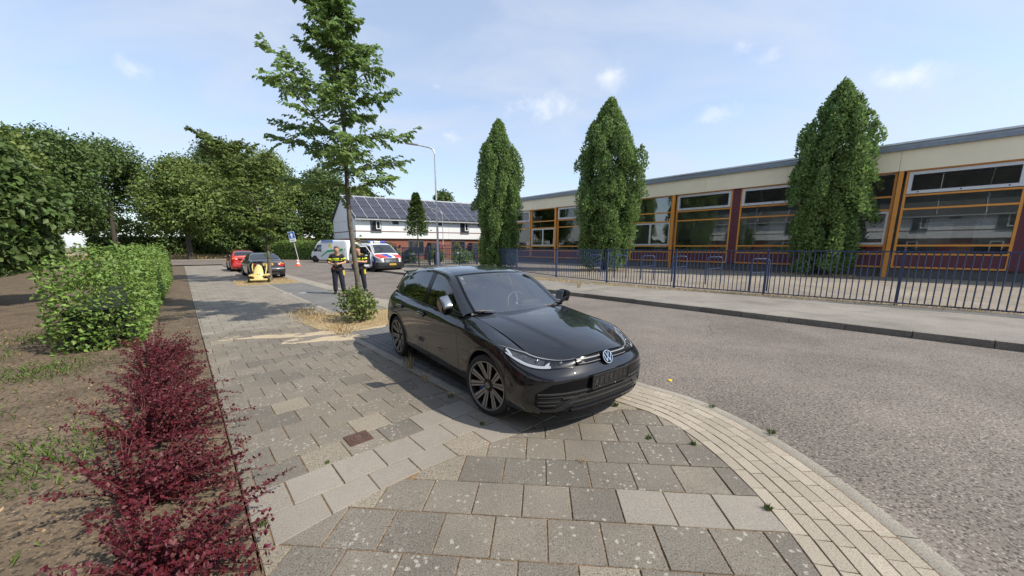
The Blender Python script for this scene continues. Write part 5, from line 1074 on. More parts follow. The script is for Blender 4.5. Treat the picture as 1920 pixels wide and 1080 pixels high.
for i, (x, y, rx, h, mat, lab) in enumerate(((-12.3, 36.5, 1.0, 2.3, ML_YEL, 'grey-green shrub beside the police van and fence'), (-13.2, 38.5, 1.1, 2.0, ML_LIGHT, 'light shrub in the front garden behind the police van'), (-3.2, 40, 1.6, 2.9, ML_LIGHT, 'round light green shrub left of the first columnar tree'), (-6.0, 40.5, .55, 2.6, ML_YEL, 'narrow yellow-green shrub before the white houses'), (-8.3, 40.5, 1.2, 1.5, ML_DARK, 'low dark shrub behind the blue gate'), (-5.2, 37.5, 1.2, 1.3, ML_HEDGE, 'low hedge-like shrub behind the fence'), (-30.2, 53.5, 2.0, 3.1, ML_YEL, 'rounded pale shrub rising behind the clipped hedge'), (-33.5, 56, 1.6, 3.4, ML_HEDGE, 'rounded green shrub rising behind the clipped hedge'), (-26, 53, 1.7, 3.0, ML_LIGHT, 'light shrub between the hedge and the gable'), (-10.8, 38.0, .9, 1.4, ML_WEED, 'small shrub left of the young tree'))):
    shrub('garden_shrub', (x, y, .0), rx, h, 1700, .17, mat, lab, 60 + i)
# red barberries along the left edge: arching twigs with small round leaves
def barberry(base, rx, h, ntw, label, seed, side=(0, 0)):
    r = np.random.default_rng(seed); root = empty('barberry_bush', base, 0, label, 'shrub', 'red barberry bushes along the footway'); m = MB(); P = []; A = []; Nn = []
    for i in range(ntw):
        a = r.random() * 6.28; el = R(r.uniform(15, 80)); L_ = r.uniform(.55, 1.0) * (h if el > .8 else rx * 1.15); d = Vector((math.cos(a) * math.cos(el) + side[0] * .35, math.sin(a) * math.cos(el) + side[1] * .35, math.sin(el))).normalized(); p = Vector((math.cos(a) * rx * .25 * r.random(), math.sin(a) * rx * .25 * r.random(), .03)); pts = [p]
        for k in range(7): d = (d + Vector((r.normal() * .08, r.normal() * .08, -.06 + r.normal() * .05))).normalized(); pts.append(pts[-1] + d * L_ / 7)
        m.tube(pts, [.006 - .0006 * k for k in range(8)], 5, cap=False)
        for k in range(1, 8):
            for j in range(10):
                q = pts[k - 1] + (pts[k] - pts[k - 1]) * r.random(); dd = (pts[k] - pts[k - 1]).normalized(); o = Vector(rdir(1, r)[0]); o = (o - dd * o.dot(dd) * .6 + Vector((0, 0, .25))).normalized(); P.append(q + o * .004); A.append(o); Nn.append(Vector(rdir(1, r)[0]) + Vector((0, 0, .8)))
    m.build('twigs', pm('barberry_twig', (.10, .035, .03), .8), root); n = len(P); Ls = .026 * r.uniform(.6, 1.35, n); link('foliage', leaf_mesh('foliage', P, A, Nn, Ls, Ls * .72, ML_BARB, .1), root); return root
for i, (s_, t_, rx, h, nt_, lab) in enumerate(((1.55, -.20, .32, .26, 40, 'red barberry twigs at the bottom left corner'), (2.45, -.28, .50, .40, 72, 'red barberry bush with a long twig over the pavers'), (3.35, -.36, .60, .48, 84, 'red barberry bush left of the valve cover'), (4.35, -.36, .60, .52, 84, 'red barberry bush beyond the valve cover'), (5.4, -.38, .60, .55, 78, 'red barberry bush fourth from the corner'), (6.5, -.45, .5, .6, 60, 'red barberry bush last but one before the green hedge'), (7.6, -.45, .5, .6, 60, 'last red barberry bush before the green hedge'))):
    barberry(tuple(W(s_, t_, .02)), rx, h, nt_, lab, 80 + i, (SN.x * 1.7, SN.y * 1.7))
def shoot(p, d, L_, label, seed):
    r = np.random.default_rng(seed); root = empty('barberry_shoot', p, 0, label, 'twig'); d = Vector(d).normalized(); pts = [Vector((0, 0, 0))]
    for k in range(8): d = (d + Vector((0, 0, .015))).normalized(); pts.append(pts[-1] + d * L_ / 8)
    MB().tube(pts, [.004 - .0003 * k for k in range(9)], 5).build('twig', pm('barberry_twig', (.10, .035, .03), .8), root); P = []; A = []; Nn = []
    for k in range(1, 9):
        for j in range(9): q = pts[k - 1] + (pts[k] - pts[k - 1]) * r.random(); o = Vector(rdir(1, r)[0]); o = (o - d * o.dot(d) * .5 + d * .35 + Vector((0, 0, .3))).normalized(); P.append(q); A.append(o); Nn.append(Vector(rdir(1, r)[0]) + Vector((0, 0, 1)))
    Ls = .034 * r.uniform(.6, 1.3, len(P)) * np.linspace(1.15, .6, len(P)); link('foliage', leaf_mesh('foliage', P, A, Nn, Ls, Ls * .75, ML_BARB, .1), root)
shoot(tuple(W(2.80, .0, .10)), Vector((.66, .50, .15)), .44, 'single red barberry shoot reaching over the pale pavers', 5)
shoot(tuple(W(3.35, .0, .12)), Vector((.7, .45, .14)), .22, 'short red shoot reaching over the footway', 6)
# dry grass and weeds
def tuft(base, n, h, spread, mat, name, label, seed, cat='grass', wd=.006):
    r = np.random.default_rng(seed); a = r.random(n) * 6.283; q = np.sqrt(r.random(n)) * spread; P = np.stack([np.cos(a) * q, np.sin(a) * q, np.full(n, -.005)], 1); A = np.stack([np.cos(a) * .4 * r.random(n), np.sin(a) * .4 * r.random(n), np.ones(n)], 1) + rdir(n, r) * .22; o = link(name, leaf_mesh(name, P, A, rdir(n, r), h * r.uniform(.45, 1.15, n), wd, mat), None, base); return tag(o, label, cat)
def grassbed(name, pts_fn, n, h, mat, label, seed, wd=.008):
    r = np.random.default_rng(seed); P = np.array([pts_fn(r) for _ in range(n)]); A = np.stack([r.normal(size=n) * .55, r.normal(size=n) * .55, np.ones(n) * .8], 1); o = link(name, leaf_mesh(name, P, A, rdir(n, r), h * r.uniform(.3, 1.2, n), wd, mat)); tag(o, label, 'grass', kind='stuff'); return o
def bedpt(s0, s1, t0, t1): return lambda r: tuple(W(r.uniform(s0, s1), r.uniform(t0, t1), .003))
grassbed('dry_grass', bedpt(7.8, 10.2, 2.2, 4.1), 4500, .04, ML_DRY, 'straw-coloured dry grass in the tree bed', 1)
grassbed('dry_grass', lambda r: tuple(W(10.2 + r.normal() * .55, 2.25 + r.normal() * .22, .003)), 420, .2, ML_DRY, 'tall dry grass at the far corner of the tree bed', 2)
grassbed('dry_grass', lambda r: tuple(W(7.75 + r.normal() * .25, 2.3 + r.normal() * .12, .003)), 160, .18, ML_DRY, 'dry tuft at the near corner of the tree bed', 3)
grassbed('dry_grass', bedpt(20.3, 23, 1.8, 4.2), 2500, .10, ML_DRY, 'dry grass round the leaning tree', 4)
def fpts(r):
    q = [(-10, 16.4), (4.6, 14.25), (7.7, 13.75), (10.8, 13.4), (14.4, 13.65), (19, 14.65), (31, 14.9)]; s_ = r.uniform(-6, 30); t_ = np.interp(s_, [a for a, _ in q], [b for _, b in q]); return tuple(W(s_, t_ + r.normal() * .16, FZ + .003))
grassbed('dry_grass', fpts, 6500, .13, ML_DRY, 'dry grass along the foot of the school fence', 5, .012)
grassbed('dry_grass', lambda r: (lambda a, q, c: (c[0] + math.cos(a) * q, c[1] + math.sin(a) * q, FZ + .003))(r.uniform(0, 6.28), 1.7 * math.sqrt(r.random()), [(-1, 28.4), (6.4, 25.3), (17.7, 21.0)][r.integers(3)]), 3500, .18, ML_DRY, 'dry grass under the columnar trees', 6, .015)
grassbed('dry_grass', lambda r: tuple(W(r.uniform(67, 80), r.uniform(-25, 6), .06)), 5000, .7, ML_DRY, 'dry grass field beyond the bend', 7, .06)
grassbed('ground_cover', lambda r: tuple(W(r.uniform(-.5, 13), r.uniform(-4.2, .08), .022)), 2600, .035, ML_LIT, 'dead leaves and straw littering the garden soil', 8, .02)
grassbed('ground_cover', lambda r: (lambda c: tuple(W(c[0] + r.normal() * .35, min(.08, c[1] + r.normal() * .3), .022)))([(1.2, -.9), (3.0, -1.6), (4.6, -1.1), (6.2, -2.2), (8.0, -1.6), (2.0, -2.4), (5.5, -3.2), (9.5, -2.8), (11, -2)][r.integers(9)]), 4500, .09, ML_WEED, 'low green weeds growing in the garden bed', 9, .014)
k = 0
for (px, py, n, h, sp_, mt, nm, lab) in ((492, 985, 34, .07, .022, ML_WEED, 'weed', 'small green weed tuft at the left edge joint'), (1154, 762, 60, .055, .02, ML_WEED, 'weed', 'green weed in the joint below the front bumper'), (1217, 822, 60, .04, .025, ML_WEED, 'weed', 'weed in the joint near the brick strip'), (1300, 834, 46, .05, .02, ML_WEED, 'weed', 'weed where the pavers meet the bricks'), (1440, 955, 50, .05, .022, ML_WEED, 'weed', 'weed at the right end of the brick strip'), (1335, 763, 50, .04, .025, ML_WEED, 'weed', 'weed at the kerb on the asphalt side'), (1446, 812, 60, .05, .03, ML_WEED, 'weed', 'weed at the kerb by the right edge'), (904, 796, 40, .04, .018, ML_WEED, 'weed', 'weed in the shade beside the front tyre'), (766, 690, 26, .26, .04, ML_DRY, 'tall_weed', 'tall pale weed beside the rear wheel'), (798, 715, 14, .16, .03, ML_DRY, 'tall_weed', 'thin weed along the edging below the sill'), (1085, 540, 24, .30, .05, ML_DRY, 'tall_weed', 'tall dry weed on the far kerb'), (845, 745, 30, .05, .03, ML_WEED, 'weed', 'weed with yellow flowers beside the front wheel'), (614, 868, 30, .03, .015, ML_WEED, 'weed', 'tiny weed between the pale pavers'), (1090, 866, 16, .05, .02, ML_DRY, 'weed', 'dry stalk between the corner pavers'), (1035, 770, 50, .03, .03, ML_WEED, 'weed', 'weed in the shadow under the bumper')):
    a = (px - 960) / 677.5; b = (584.1 - py) / 677.5; c, s_ = math.cos(R(10.142)), math.sin(R(10.142)); d = Vector((a, b * s_ + c, b * c - s_)); z0 = FZ if py < 545 else 0; q = d * ((1.742 - z0) / -d.z); tuft((q.x, q.y, z0), n, h, sp_, mt, nm, lab, 200 + k, 'weed', .005 if h < .1 else .007); k += 1
for (px, py, lab, sz) in ((1256, 710, 'yellow leaf lying on the asphalt', .035), (843, 742, 'yellow flower beside the front wheel', .012), (851, 741, 'second yellow flower beside the front wheel, the right one', .012)):
    a = (px - 960) / 677.5; b = (584.1 - py) / 677.5; c, s_ = math.cos(R(10.142)), math.sin(R(10.142)); d = Vector((a, b * s_ + c, b * c - s_)); q = d * (1.742 / -d.z); z0 = -.026 if px > 1200 else .035
    o = MB().ball((0, 0, 0), (sz, sz * .8, sz * .45), 9, 5).build('yellow_leaf' if px > 1200 else 'flower', pm('yellow_petal', (.75, .48, .02), .6), smooth=60, loc=(q.x, q.y, z0)); tag(o, lab, 'leaf' if px > 1200 else 'flower')
# ================================================================== FENCE, LAMPS, SIGNS
M_BLUE = pm('blue_fence_paint', (.030, .050, .115), .45, var=.2, scale=4, bump=.05)
M_POLE = pm('galvanised_pole', (.52, .53, .53), .4, .45, var=.12, scale=5)
def px(u, v, z0=0.):
    """ground spot seen at a place in the photograph"""
    a = (u - 960) / 677.5; b = (584.1 - v) / 677.5; c, s_ = math.cos(R(10.142)), math.sin(R(10.142)); d = Vector((a, b * s_ + c, b * c - s_)); q = d * ((1.742 - z0) / -d.z); return Vector((q.x, q.y, z0))
FP = [(22.5, -2.0), (19.9, .9), (17.65, 3.2), (15.4, 5.5), (13.2, 7.85), (10.95, 10.2), (8.72, 12.45), (6.57, 14.62), (4.42, 16.88), (2.44, 19.94), (.32, 24.34), (-1.9, 29.6), (-4.4, 30.6), (-6.2, 30.9), (-7.8, 30.6), (-9.54, 32.0)]
fence = empty('school_fence', (FP[8][0], FP[8][1], FZ), 0, 'dark blue steel bar fence in front of the schoolyard', 'fence')
def build_fence():
    o = Vector((FP[8][0], FP[8][1], FZ)); ht = 1.53
    post = MB().box((-.035, -.035, -.1), (.035, .035, ht + .03), bev=.006).mesh('post', M_BLUE); barm = MB().tube([(0, 0, .06), (0, 0, ht - .02)], .0150, 6).mesh('bar', M_BLUE, smooth=60); items = []
    for i, p in enumerate(FP): q = Vector((p[0], p[1], FZ)) - o; a = Vector(FP[min(i + 1, len(FP) - 1)]) - Vector(FP[max(i - 1, 0)]); link('post', post, fence, q, (0, 0, math.atan2(a.y, a.x)))
    for a, b in zip(FP[:-1], FP[1:]):
        A = Vector((a[0], a[1], FZ)) - o; B = Vector((b[0], b[1], FZ)) - o; d = B - A; L_ = d.length; ang_ = math.atan2(d.y, d.x)
        for z in (.07, ht - .02): MB().box((.03, -.02, z - .018), (L_ - .03, .02, z + .018)).build('rail', M_BLUE, fence, loc=A, rot=(0, 0, ang_))
        n = int(L_ / .135)
        for k in range(1, n): items.append((A + d * (k / n), ((A + d * (k / n) + o).xy).length))
    items.sort(key=lambda t: t[1]); vis = [t for t in items if (t[0] + o).y > 5]; rest = [t for t in items if (t[0] + o).y <= 5] + vis[300:]
    for p, _ in vis[:300]: link('bar', barm, fence, p)
    m = MB()
    for p, _ in rest: m.tube([p + Vector((0, 0, .06)), p + Vector((0, 0, ht - .02))], .0150, 5)
    if rest: ob = m.build('bars', M_BLUE, fence); ob['kind'] = 'stuff'
build_fence()
def gate(p, q, h, label):
    p = Vector(p); q = Vector(q); root = empty('school_gate', p, 0, label, 'gate', None); d = q - p; L_ = d.length; a = math.atan2(d.y, d.x); Mx = Matrix.Rotation(a, 4, 'Z')
    for x in (0, L_): MB().box((x - .07, -.07, 0), (x + .07, .07, h), M=Mx, bev=.01).build('post', M_BLUE, root)
    for z in (.12, h * .5, h - .15): MB().box((.07, -.025, z - .03), (L_ - .07, .025, z + .03), M=Mx).build('rail', M_BLUE, root)
    for k in range(1, 22): MB().tube([Mx @ Vector((L_ * k / 22, 0, .12)), Mx @ Vector((L_ * k / 22, 0, h - .15))], .012, 5).build('bar', M_BLUE, root)
    MB().box((L_ * .5, -.08, h * .55), (L_ * .5 + .28, -.03, h * .55 + .12), M=Mx).build('lock_case', M_ALU, root)
gate((-6.9, 33.2, .08), (-3.3, 34.5, .08), 1.95, 'blue steel gate with taller posts behind the fence')
gate((-11.0, 34.6, .08), (-7.6, 33.6, .08), 1.75, 'blue gate leaf left of the lamppost behind the fence')
# bicycle stands
def stand_mesh():
    m = MB(); w, h, r_ = .31, 1.2, .12; pts = [(-w, 0, -.05), (-w, 0, h - r_)] + [(-w + r_ - r_ * math.cos(R(a)), 0, h - r_ + r_ * math.sin(R(a))) for a in (30, 60, 90)] + [(w - r_ + r_ * math.sin(R(a)), 0, h - r_ + r_ * math.cos(R(a))) for a in (0, 30, 60, 90)] + [(w, 0, -.05)]
    hoop = m.tube(pts, .028, 8).mesh('bike_stand', M_BLUE, smooth=60); bar_ = MB().tube([(-w, 0, .66), (w, 0, .72)], .024, 8).mesh('crossbar', M_BLUE, smooth=60); return hoop, bar_
_hm, _bm2 = stand_mesh()
for i, (u, v, lab) in enumerate(((1115, 518, 'blue bicycle stand left of the tall columnar tree'), (1162, 521, 'blue bicycle stand just in front of the tall columnar tree'), (1213, 524.5, 'blue bicycle stand right of the tall columnar tree'), (1272, 528, 'blue bicycle stand by the orange post'), (1336, 533, 'second blue bicycle stand from the right'), (1420, 546, 'rightmost blue bicycle stand behind the fence'))):
    p = px(u, v, FZ); o = link('bike_stand', _hm, None, p, (0, 0, R(-8))); tag(o, lab, 'bike stand', 'bicycle stands in the schoolyard'); link('crossbar', _bm2, o)
# lamps
def lamp(base, H, arm, r_, label, head=.75, dirv=(-1, 0)):
    root = empty('street_lamp', base, 0, label, 'street lamp'); d = Vector((dirv[0], dirv[1], 0)).normalized(); bend = .55
    MB().tube([(0, 0, -.1), (0, 0, 1.2), (0, 0, 1.21), (0, 0, H - bend)], [r_, r_, r_ * .78, r_ * .5], 12).build('pole', M_POLE, root, smooth=40)
    pts = [Vector((0, 0, H - bend))] + [d * (bend * (1 - math.cos(R(a)))) + Vector((0, 0, H - bend + bend * math.sin(R(a)) * .9)) for a in (25, 50, 75)] + [d * arm + Vector((0, 0, H + .12))]
    MB().tube(pts, [r_ * .5] * 4 + [r_ * .45], 10).build('arm', M_POLE, root, smooth=60); e = pts[-1]; a = math.atan2(d.y, d.x); Mx = Matrix.Translation(e) @ Matrix.Rotation(a, 4, 'Z') @ Matrix.Rotation(R(-8), 4, 'Y'); hd = MB().box((-.08, -.13, -.05), (head, .13, .06), M=Mx, bev=.045).build('lamp_head', pm('lamp_grey', (.30, .31, .31), .5, .3), root, smooth=50); MB().box((.12, -.10, -.062), (head - .06, .10, -.048), M=Mx).build('lamp_glass', pm('lamp_glass', (.5, .5, .48), .2), hd)
lamp((-6.05, 30.0, FZ), 9.35, 1.35, .115, 'tall galvanised street lamp with curved arm before the blue fence', .95)
lamp((-46.1, 71.1, .05), 6.1, 2.0, .12, 'slim lamppost with bent arm above the black saloon', .9)
lamp((-7.45, 39.8, .03), 5.6, 1.1, .06, 'thin low lamppost in front of the white houses', .6)
# one-way sign with a traffic cone at its foot
def text_mesh(name, body_, size, mat, parent, M, ext=.002):
    cu = bpy.data.curves.new(name, 'FONT'); cu.body = body_; cu.size = size; cu.extrude = ext; cu.align_x = 'CENTER'; cu.align_y = 'CENTER'; t = bpy.data.objects.new(name, cu); COL.objects.link(t); dg = bpy.context.evaluated_depsgraph_get(); me = bpy.data.meshes.new_from_object(t.evaluated_get(dg)); bpy.data.objects.remove(t); me.materials.clear(); me.materials.append(mat); o = link(name, me, parent); o.matrix_local = M; return o
M_SBLUE = pm('sign_blue', (.02, .13, .48), .35, var=.05); M_SWHITE = pm('sign_white', (.78, .79, .80), .4, var=.04)
sg = empty('one_way_sign', (-20.15, 34.6, -.03), 0, 'leaning blue sign with white arrow and a white plate below it', 'road sign'); tilt = Matrix.Rotation(R(-9.5), 4, 'Y') @ Matrix.Diagonal((.86, 1, .96, 1))
MB().tube([tilt @ Vector((0, 0, -.1)), tilt @ Vector((0, 0, 3.35))], .038, 8).build('pole', M_POLE, sg, smooth=60)
b_ = MB().box((-.34, -.075, 2.66), (.34, -.05, 3.34), M=tilt, bev=.01).build('sign_plate', M_SBLUE, sg)
m = MB()
for (x0, z0, x1, z1) in ((-.34, 2.66, .34, 2.69), (-.34, 3.31, .34, 3.34), (-.34, 2.69, -.31, 3.31), (.31, 2.69, .34, 3.31)): m.box((x0, -.08, z0), (x1, -.0755, z1), M=tilt)
m.build('sign_border', M_SWHITE, b_); m = MB(); m.add([(x, -.079, z) for x, z in ((-.075, 2.76), (.075, 2.76), (.075, 2.98), (.20, 2.98), (0, 3.24), (-.20, 2.98), (-.075, 2.98))], [list(range(7))], tilt); m.build('arrow', M_SWHITE, b_, fix=False)
b2 = MB().box((-.34, -.075, 2.36), (.34, -.05, 2.64), M=tilt, bev=.008).build('under_plate', M_SWHITE, sg)
MB().box((-.24, -.079, 2.52), (.24, -.0755, 2.56), M=tilt).build('text_line', M_TRIM, b2); MB().box((-.18, -.079, 2.44), (.18, -.0755, 2.47), M=tilt).build('text_line', M_TRIM, b2)
cn = empty('traffic_cone', (-20.0, 34.0, -.03), 0, 'orange and white traffic cone at the foot of the blue sign', 'traffic cone'); M_OR = pm('cone_orange', (.75, .10, .02), .5)
MB().box((-.24, -.24, 0), (.24, .24, .05), bev=.02).build('base', M_OR, cn)
for z0, z1, mt in ((.05, .2, M_OR), (.2, .34, M_SWHITE), (.34, .46, M_OR), (.46, .56, M_SWHITE), (.56, .68, M_OR)): MB().lathe([(.17 - .19 * z0, z0), (.17 - .19 * z1, z1)] + ([(0, z1)] if z1 > .6 else []), 20).build('cone_band', mt, cn, smooth=40)
# ================================================================== OTHER VEHICLES
class Shell:
    """car body from a roof line top(x), plan half width(x) and tumblehome wf(z)"""
    def __init__(s, x0, x1, top, plan, wf, bot=.24, r_=.10): s.x0, s.x1, s.top, s.plan, s.wf, s.bot, s.r = x0, x1, pchip(top), pchip(plan), pchip(wf), bot, r_
    def side(s, x, z, off=0.):
        T = s.top(x); r_ = min(s.r, (T - s.bot) * .4); y = s.plan(x) * s.wf(z)
        if z > T - r_: q = min(1, (z - (T - r_)) / r_); y -= r_ * 1.1 * (1 - math.sqrt(max(0, 1 - q * q)))
        return y + off
    def sec(s, x):
        T = s.top(x); r_ = min(s.r, (T - s.bot) * .4); zs = list(np.linspace(s.bot, T - r_, 12)) + [T - r_ + r_ * math.sin(R(a)) for a in (20, 40, 60, 75, 90)]; P = [(x, s.side(x, z), z) for z in zs]; yt = P[-1][1]; P += [(x, yt * k, T + .02 * (1 - k * k)) for k in (.75, .5, .25, 0)]; return P
    def mesh(s, n=70):
        m = MB(); xs = [s.x0 + (s.x1 - s.x0) * (.5 - .5 * math.cos(math.pi * i / n)) for i in range(n + 1)]; G = [s.sec(x) for x in xs]; m.grid(G); m.grid([[(x, -y, z) for x, y, z in g] for g in G])
        for g in (G[0], G[-1]): m.add(g + [(x, -y, z) for x, y, z in g[::-1]], [list(range(2 * len(g)))])
        return m
    def patch(s, poly_lo, poly_hi, sgn, off=.012, n=10, nv=5):
        """side patch between two (x,z) polylines"""
        P = []
        f = lambda pl, t: (np.interp(t, np.linspace(0, 1, len(pl)), [p[0] for p in pl]), np.interp(t, np.linspace(0, 1, len(pl)), [p[1] for p in pl]))
        for i in range(n + 1):
            a = f(poly_lo, i / n); b = f(poly_hi, i / n); P.append([(a[0] + (b[0] - a[0]) * k / nv, sgn * s.side(a[0] + (b[0] - a[0]) * k / nv, a[1] + (b[1] - a[1]) * k / nv, off), a[1] + (b[1] - a[1]) * k / nv) for k in range(nv + 1)])
        return MB().grid(P)
    def over(s, xa, xb, ya, yb, off=.012, n=10, nv=10):
        """patch on top between stations xa..xb; ya,yb are fractions of the half width (may be functions of the fraction along x)"""
        P = []
        for i in range(n + 1):
            t = i / n; x = xa + (xb - xa) * t; g = s.sec(x)[-9:]; w = max(p[1] for p in g); a = ya(t) if callable(ya) else ya; b = yb(t) if callable(yb) else yb; row = []
            for k in range(nv + 1):
                q = a + (b - a) * k / nv; y = q * w; ys = [p[1] for p in g][::-1]; zs = [p[2] for p in g][::-1]; row.append((x, y, float(np.interp(abs(y), ys, zs)) + off))
            P.append(row)
        return MB().grid(P)
M_CGL = pm('car_glass', (.012, .015, .017), .04, var=.1, coat=1., spec=.8); M_VWHITE = pm('white_car_paint', (.74, .75, .76), .3, coat=.8, var=.02); M_RED = pm('tail_red', (.45, .012, .012), .25, coat=.5); M_AMB = pm('amber_lens', (.75, .22, .03), .3); M_YPL = pm('yellow_plate', (.78, .50, .03), .5, var=.04); M_LENS = pm('headlamp_lens', (.45, .47, .5), .08, .3, coat=1.); M_HUB = pm('wheel_cover', (.42, .43, .44), .4, .5)
def simple_wheels(root, xs, y, r_, w=.2, mat=None):
    tm = MB().lathe([(r_ * .62, -w / 2), (r_ * .95, -w / 2), (r_, -w * .36), (r_, w * .36), (r_ * .95, w / 2), (r_ * .62, w / 2)], 28, 'y').mesh('wheel', M_RUBBER, smooth=40); hm_ = MB().lathe([(0, w * .40), (r_ * .25, w * .42), (r_ * .5, w * .36), (r_ * .64, w * .46)], 24, 'y')
    for k in range(6): a = R(60 * k); hm_.box((-.02, w * .36, r_ * .2), (.02, w * .44, r_ * .6), M=Matrix.Rotation(a, 4, 'Y'))
    hme = hm_.mesh('wheel_cover', mat or M_HUB, smooth=30)
    for x in xs:
        for sg_ in (1, -1): o = link('wheel', tm, root, (x, sg_ * (y - w / 2 + .01), r_), (0, 0, 0 if sg_ > 0 else math.pi)); link('wheel_cover', hme, o)
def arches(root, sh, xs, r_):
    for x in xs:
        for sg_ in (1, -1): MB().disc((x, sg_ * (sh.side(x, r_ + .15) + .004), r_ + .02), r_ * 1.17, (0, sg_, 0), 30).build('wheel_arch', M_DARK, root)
def plate(root, x, z, nx, txt, y=0., yaw=0.):
    Mx = Matrix.Translation((x, y, z)) @ Matrix.Rotation(yaw, 4, 'Z'); p = MB().box((-.012, -.26, -.057), (.012, .26, .057), M=Mx, bev=.006).build('licence_plate', M_YPL, root); e = MB().box((-.013, -.262, -.055), (.013, -.215, .055), M=Mx).build('plate_edge', M_SBLUE, p)
    q = [-.15, -.09, -.02, .04, .12, .18]
    for k in q: MB().box((.0125 * nx - .001, k - .018, -.034), (.0125 * nx + .002, k + .018, .034), M=Mx).build('plate_character', M_TRIM, p)
# ---------------------------------------------------------------- police van
pv = empty('police_van', (-10.50, 27.95, -.03), math.atan2(-.69, .72), 'white police van with red and blue stripes and an open side door', 'van')
def police_van(root):
    sh = Shell(-2.60, 2.62, [(-2.60, .9), (-2.58, 1.75), (-2.4, 1.98), (-1, 2.03), (.6, 2.02), (1.05, 1.93), (1.92, 1.27), (2.15, 1.16), (2.42, 1.05), (2.55, .90), (2.62, .60)], [(-2.6, .90), (-2.3, .98), (0, 1.0), (1.6, 1.0), (2.1, .97), (2.4, .86), (2.55, .70), (2.62, .55)], [(.2, .97), (.5, 1.0), (1.05, 1.0), (1.3, .96), (1.95, .80)], .28, .13)
    sh.mesh(90).build('body', M_VWHITE, root, smooth=50)
    sh.over(1.10, 1.86, -.93, .93, .012).build('windshield', M_CGL, root, smooth=60)
    for s_ in (1, -1):
        sh.patch([(1.62, 1.25), (.72, 1.25)], [(1.08, 1.80), (.72, 1.84)], s_).build('side_window', M_CGL, root, smooth=60)
        sh.patch([(-.75, 1.26), (-2.3, 1.26)], [(-.75, 1.82), (-2.3, 1.82)], s_).build('side_window', M_CGL, root, smooth=60)
        sh.patch([(1.55, .50), (1.15, .50)], [(1.25, 1.22), (.85, 1.22)], s_, .008).build('red_stripe', M_RED if False else pm('police_red', (.62, .035, .03), .35, coat=.5), root, smooth=60)
        sh.patch([(2.22, .80), (1.95, .62)], [(2.02, 1.08), (1.72, 1.12)], s_, .008).build('blue_stripe', pm('police_blue', (.02, .05, .35), .35, coat=.5), root, smooth=60)
        sh.patch([(1.05, .50), (.65, .50)], [(.75, 1.22), (.35, 1.22)], s_, .008).build('blue_stripe', pm('police_blue', (.02, .05, .35), .35), root, smooth=60)
        sh.patch([(-.3, .50), (-2.4, .55)], [(-.3, .62), (-2.4, .67)], s_, .008).build('red_stripe', pm('police_red', (.62, .035, .03), .35), root, smooth=60)
        MB().box((1.45, s_ * 1.14 - .1, 1.12), (1.58, s_ * 1.14 + .1, 1.42), bev=.05).build('mirror', M_TRIM, root); MB().box((1.48, min(s_ * .95, s_ * 1.08), 1.22), (1.54, max(s_ * .95, s_ * 1.08), 1.28)).build('mirror_arm', M_TRIM, root)
        sh.patch([(2.58, .72), (2.12, .82)], [(2.50, .95), (2.14, 1.05)], s_, .012).build('headlight', M_LENS, root, smooth=60)
    red = pm('police_red', (.62, .035, .03), .35); blu = pm('police_blue', (.02, .05, .35), .35)
    sh.over(1.96, 2.50, lambda t: -.98, lambda t: -.62 + .35 * t, .010).build('hood_stripe', red, root); sh.over(1.96, 2.50, lambda t: -.58 + .35 * t, lambda t: .0 + .2 * t, .010).build('hood_stripe', red if False else blu, root); sh.over(2.05, 2.50, lambda t: .30 + .15 * t, lambda t: .98, .010).build('hood_stripe', red, root)
    # dark lower front, grille with star, bumper
    def fx(y, z): return min(2.62, max(2.0, 2.66 - .18 * abs(y) ** 2.4 - max(0, z - .55) * .22))
    def fpatch(y0, y1, z0, z1, off, mat, name, par=root): return MB().grid([[(fx(y0 + (y1 - y0) * i / 12, z0 + (z1 - z0) * k / 4) + off, y0 + (y1 - y0) * i / 12, z0 + (z1 - z0) * k / 4) for k in range(5)] for i in range(13)]).build(name, mat, par, smooth=60)
    m = MB(); m.grid([[(2.70 - .17 * abs(y) ** 3 - .12 * (z - .5) ** 2 * 4, y, z) for z in (.26, .34, .46, .60, .70)] for y in np.linspace(-1.0, 1.0, 21)]); m.grid([[(2.70 - .17 * abs(y) ** 3 - .5 * k, y, .70) for k in (0, 1)] for y in np.linspace(-1, 1, 21)])
    for s_ in (1, -1): m.grid([[(x, s_ * 1.005, z) for z in (.26, .4, .55, .70)] for x in (2.53, 2.35, 2.1)])
    m.build('bumper', M_TRIM, root, smooth=60)
    g = fpatch(-.56, .56, .68, .98, .035, M_DARK, 'grille')
    for z in (.72, .79, .86): fpatch(-.50, .50, z - .018, z + .018, .05, M_SATIN, 'grille_bar', g)
    st_ = MB(); st_.lathe([(.115 + .014 * math.cos(a), .014 * math.sin(a)) for a in np.linspace(0, 6.283, 7)[:-1]], 24, 'x', close=True, M=Matrix.Translation((2.69, 0, .80)))
    for a in (90, 210, 330): st_.tube([(2.69, 0, .80), (2.69, .115 * math.cos(R(a)), .80 + .115 * math.sin(R(a)))], .013, 5)
    st_.build('star_emblem', M_CHROME, root, smooth=50); fpatch(-.6, .6, .33, .44, .075, M_DARK, 'lower_intake'); plate(root, 2.715, .545, 1, '')
    # light bar
    lb = MB().box((.25, -.62, 2.05), (.55, .62, 2.09), bev=.015).build('light_bar', M_TRIM, root); MB().box((.26, -.62, 2.09), (.54, -.25, 2.20), bev=.03).build('blue_light', pm('blue_lens', (.03, .12, .65), .15, coat=1.), lb); MB().box((.26, .25, 2.09), (.54, .62, 2.20), bev=.03).build('blue_light', pm('blue_lens', (.03, .12, .65), .15, coat=1.), lb); MB().box((.26, -.24, 2.09), (.54, .24, 2.19), bev=.02).build('white_light', M_SWHITE, lb)
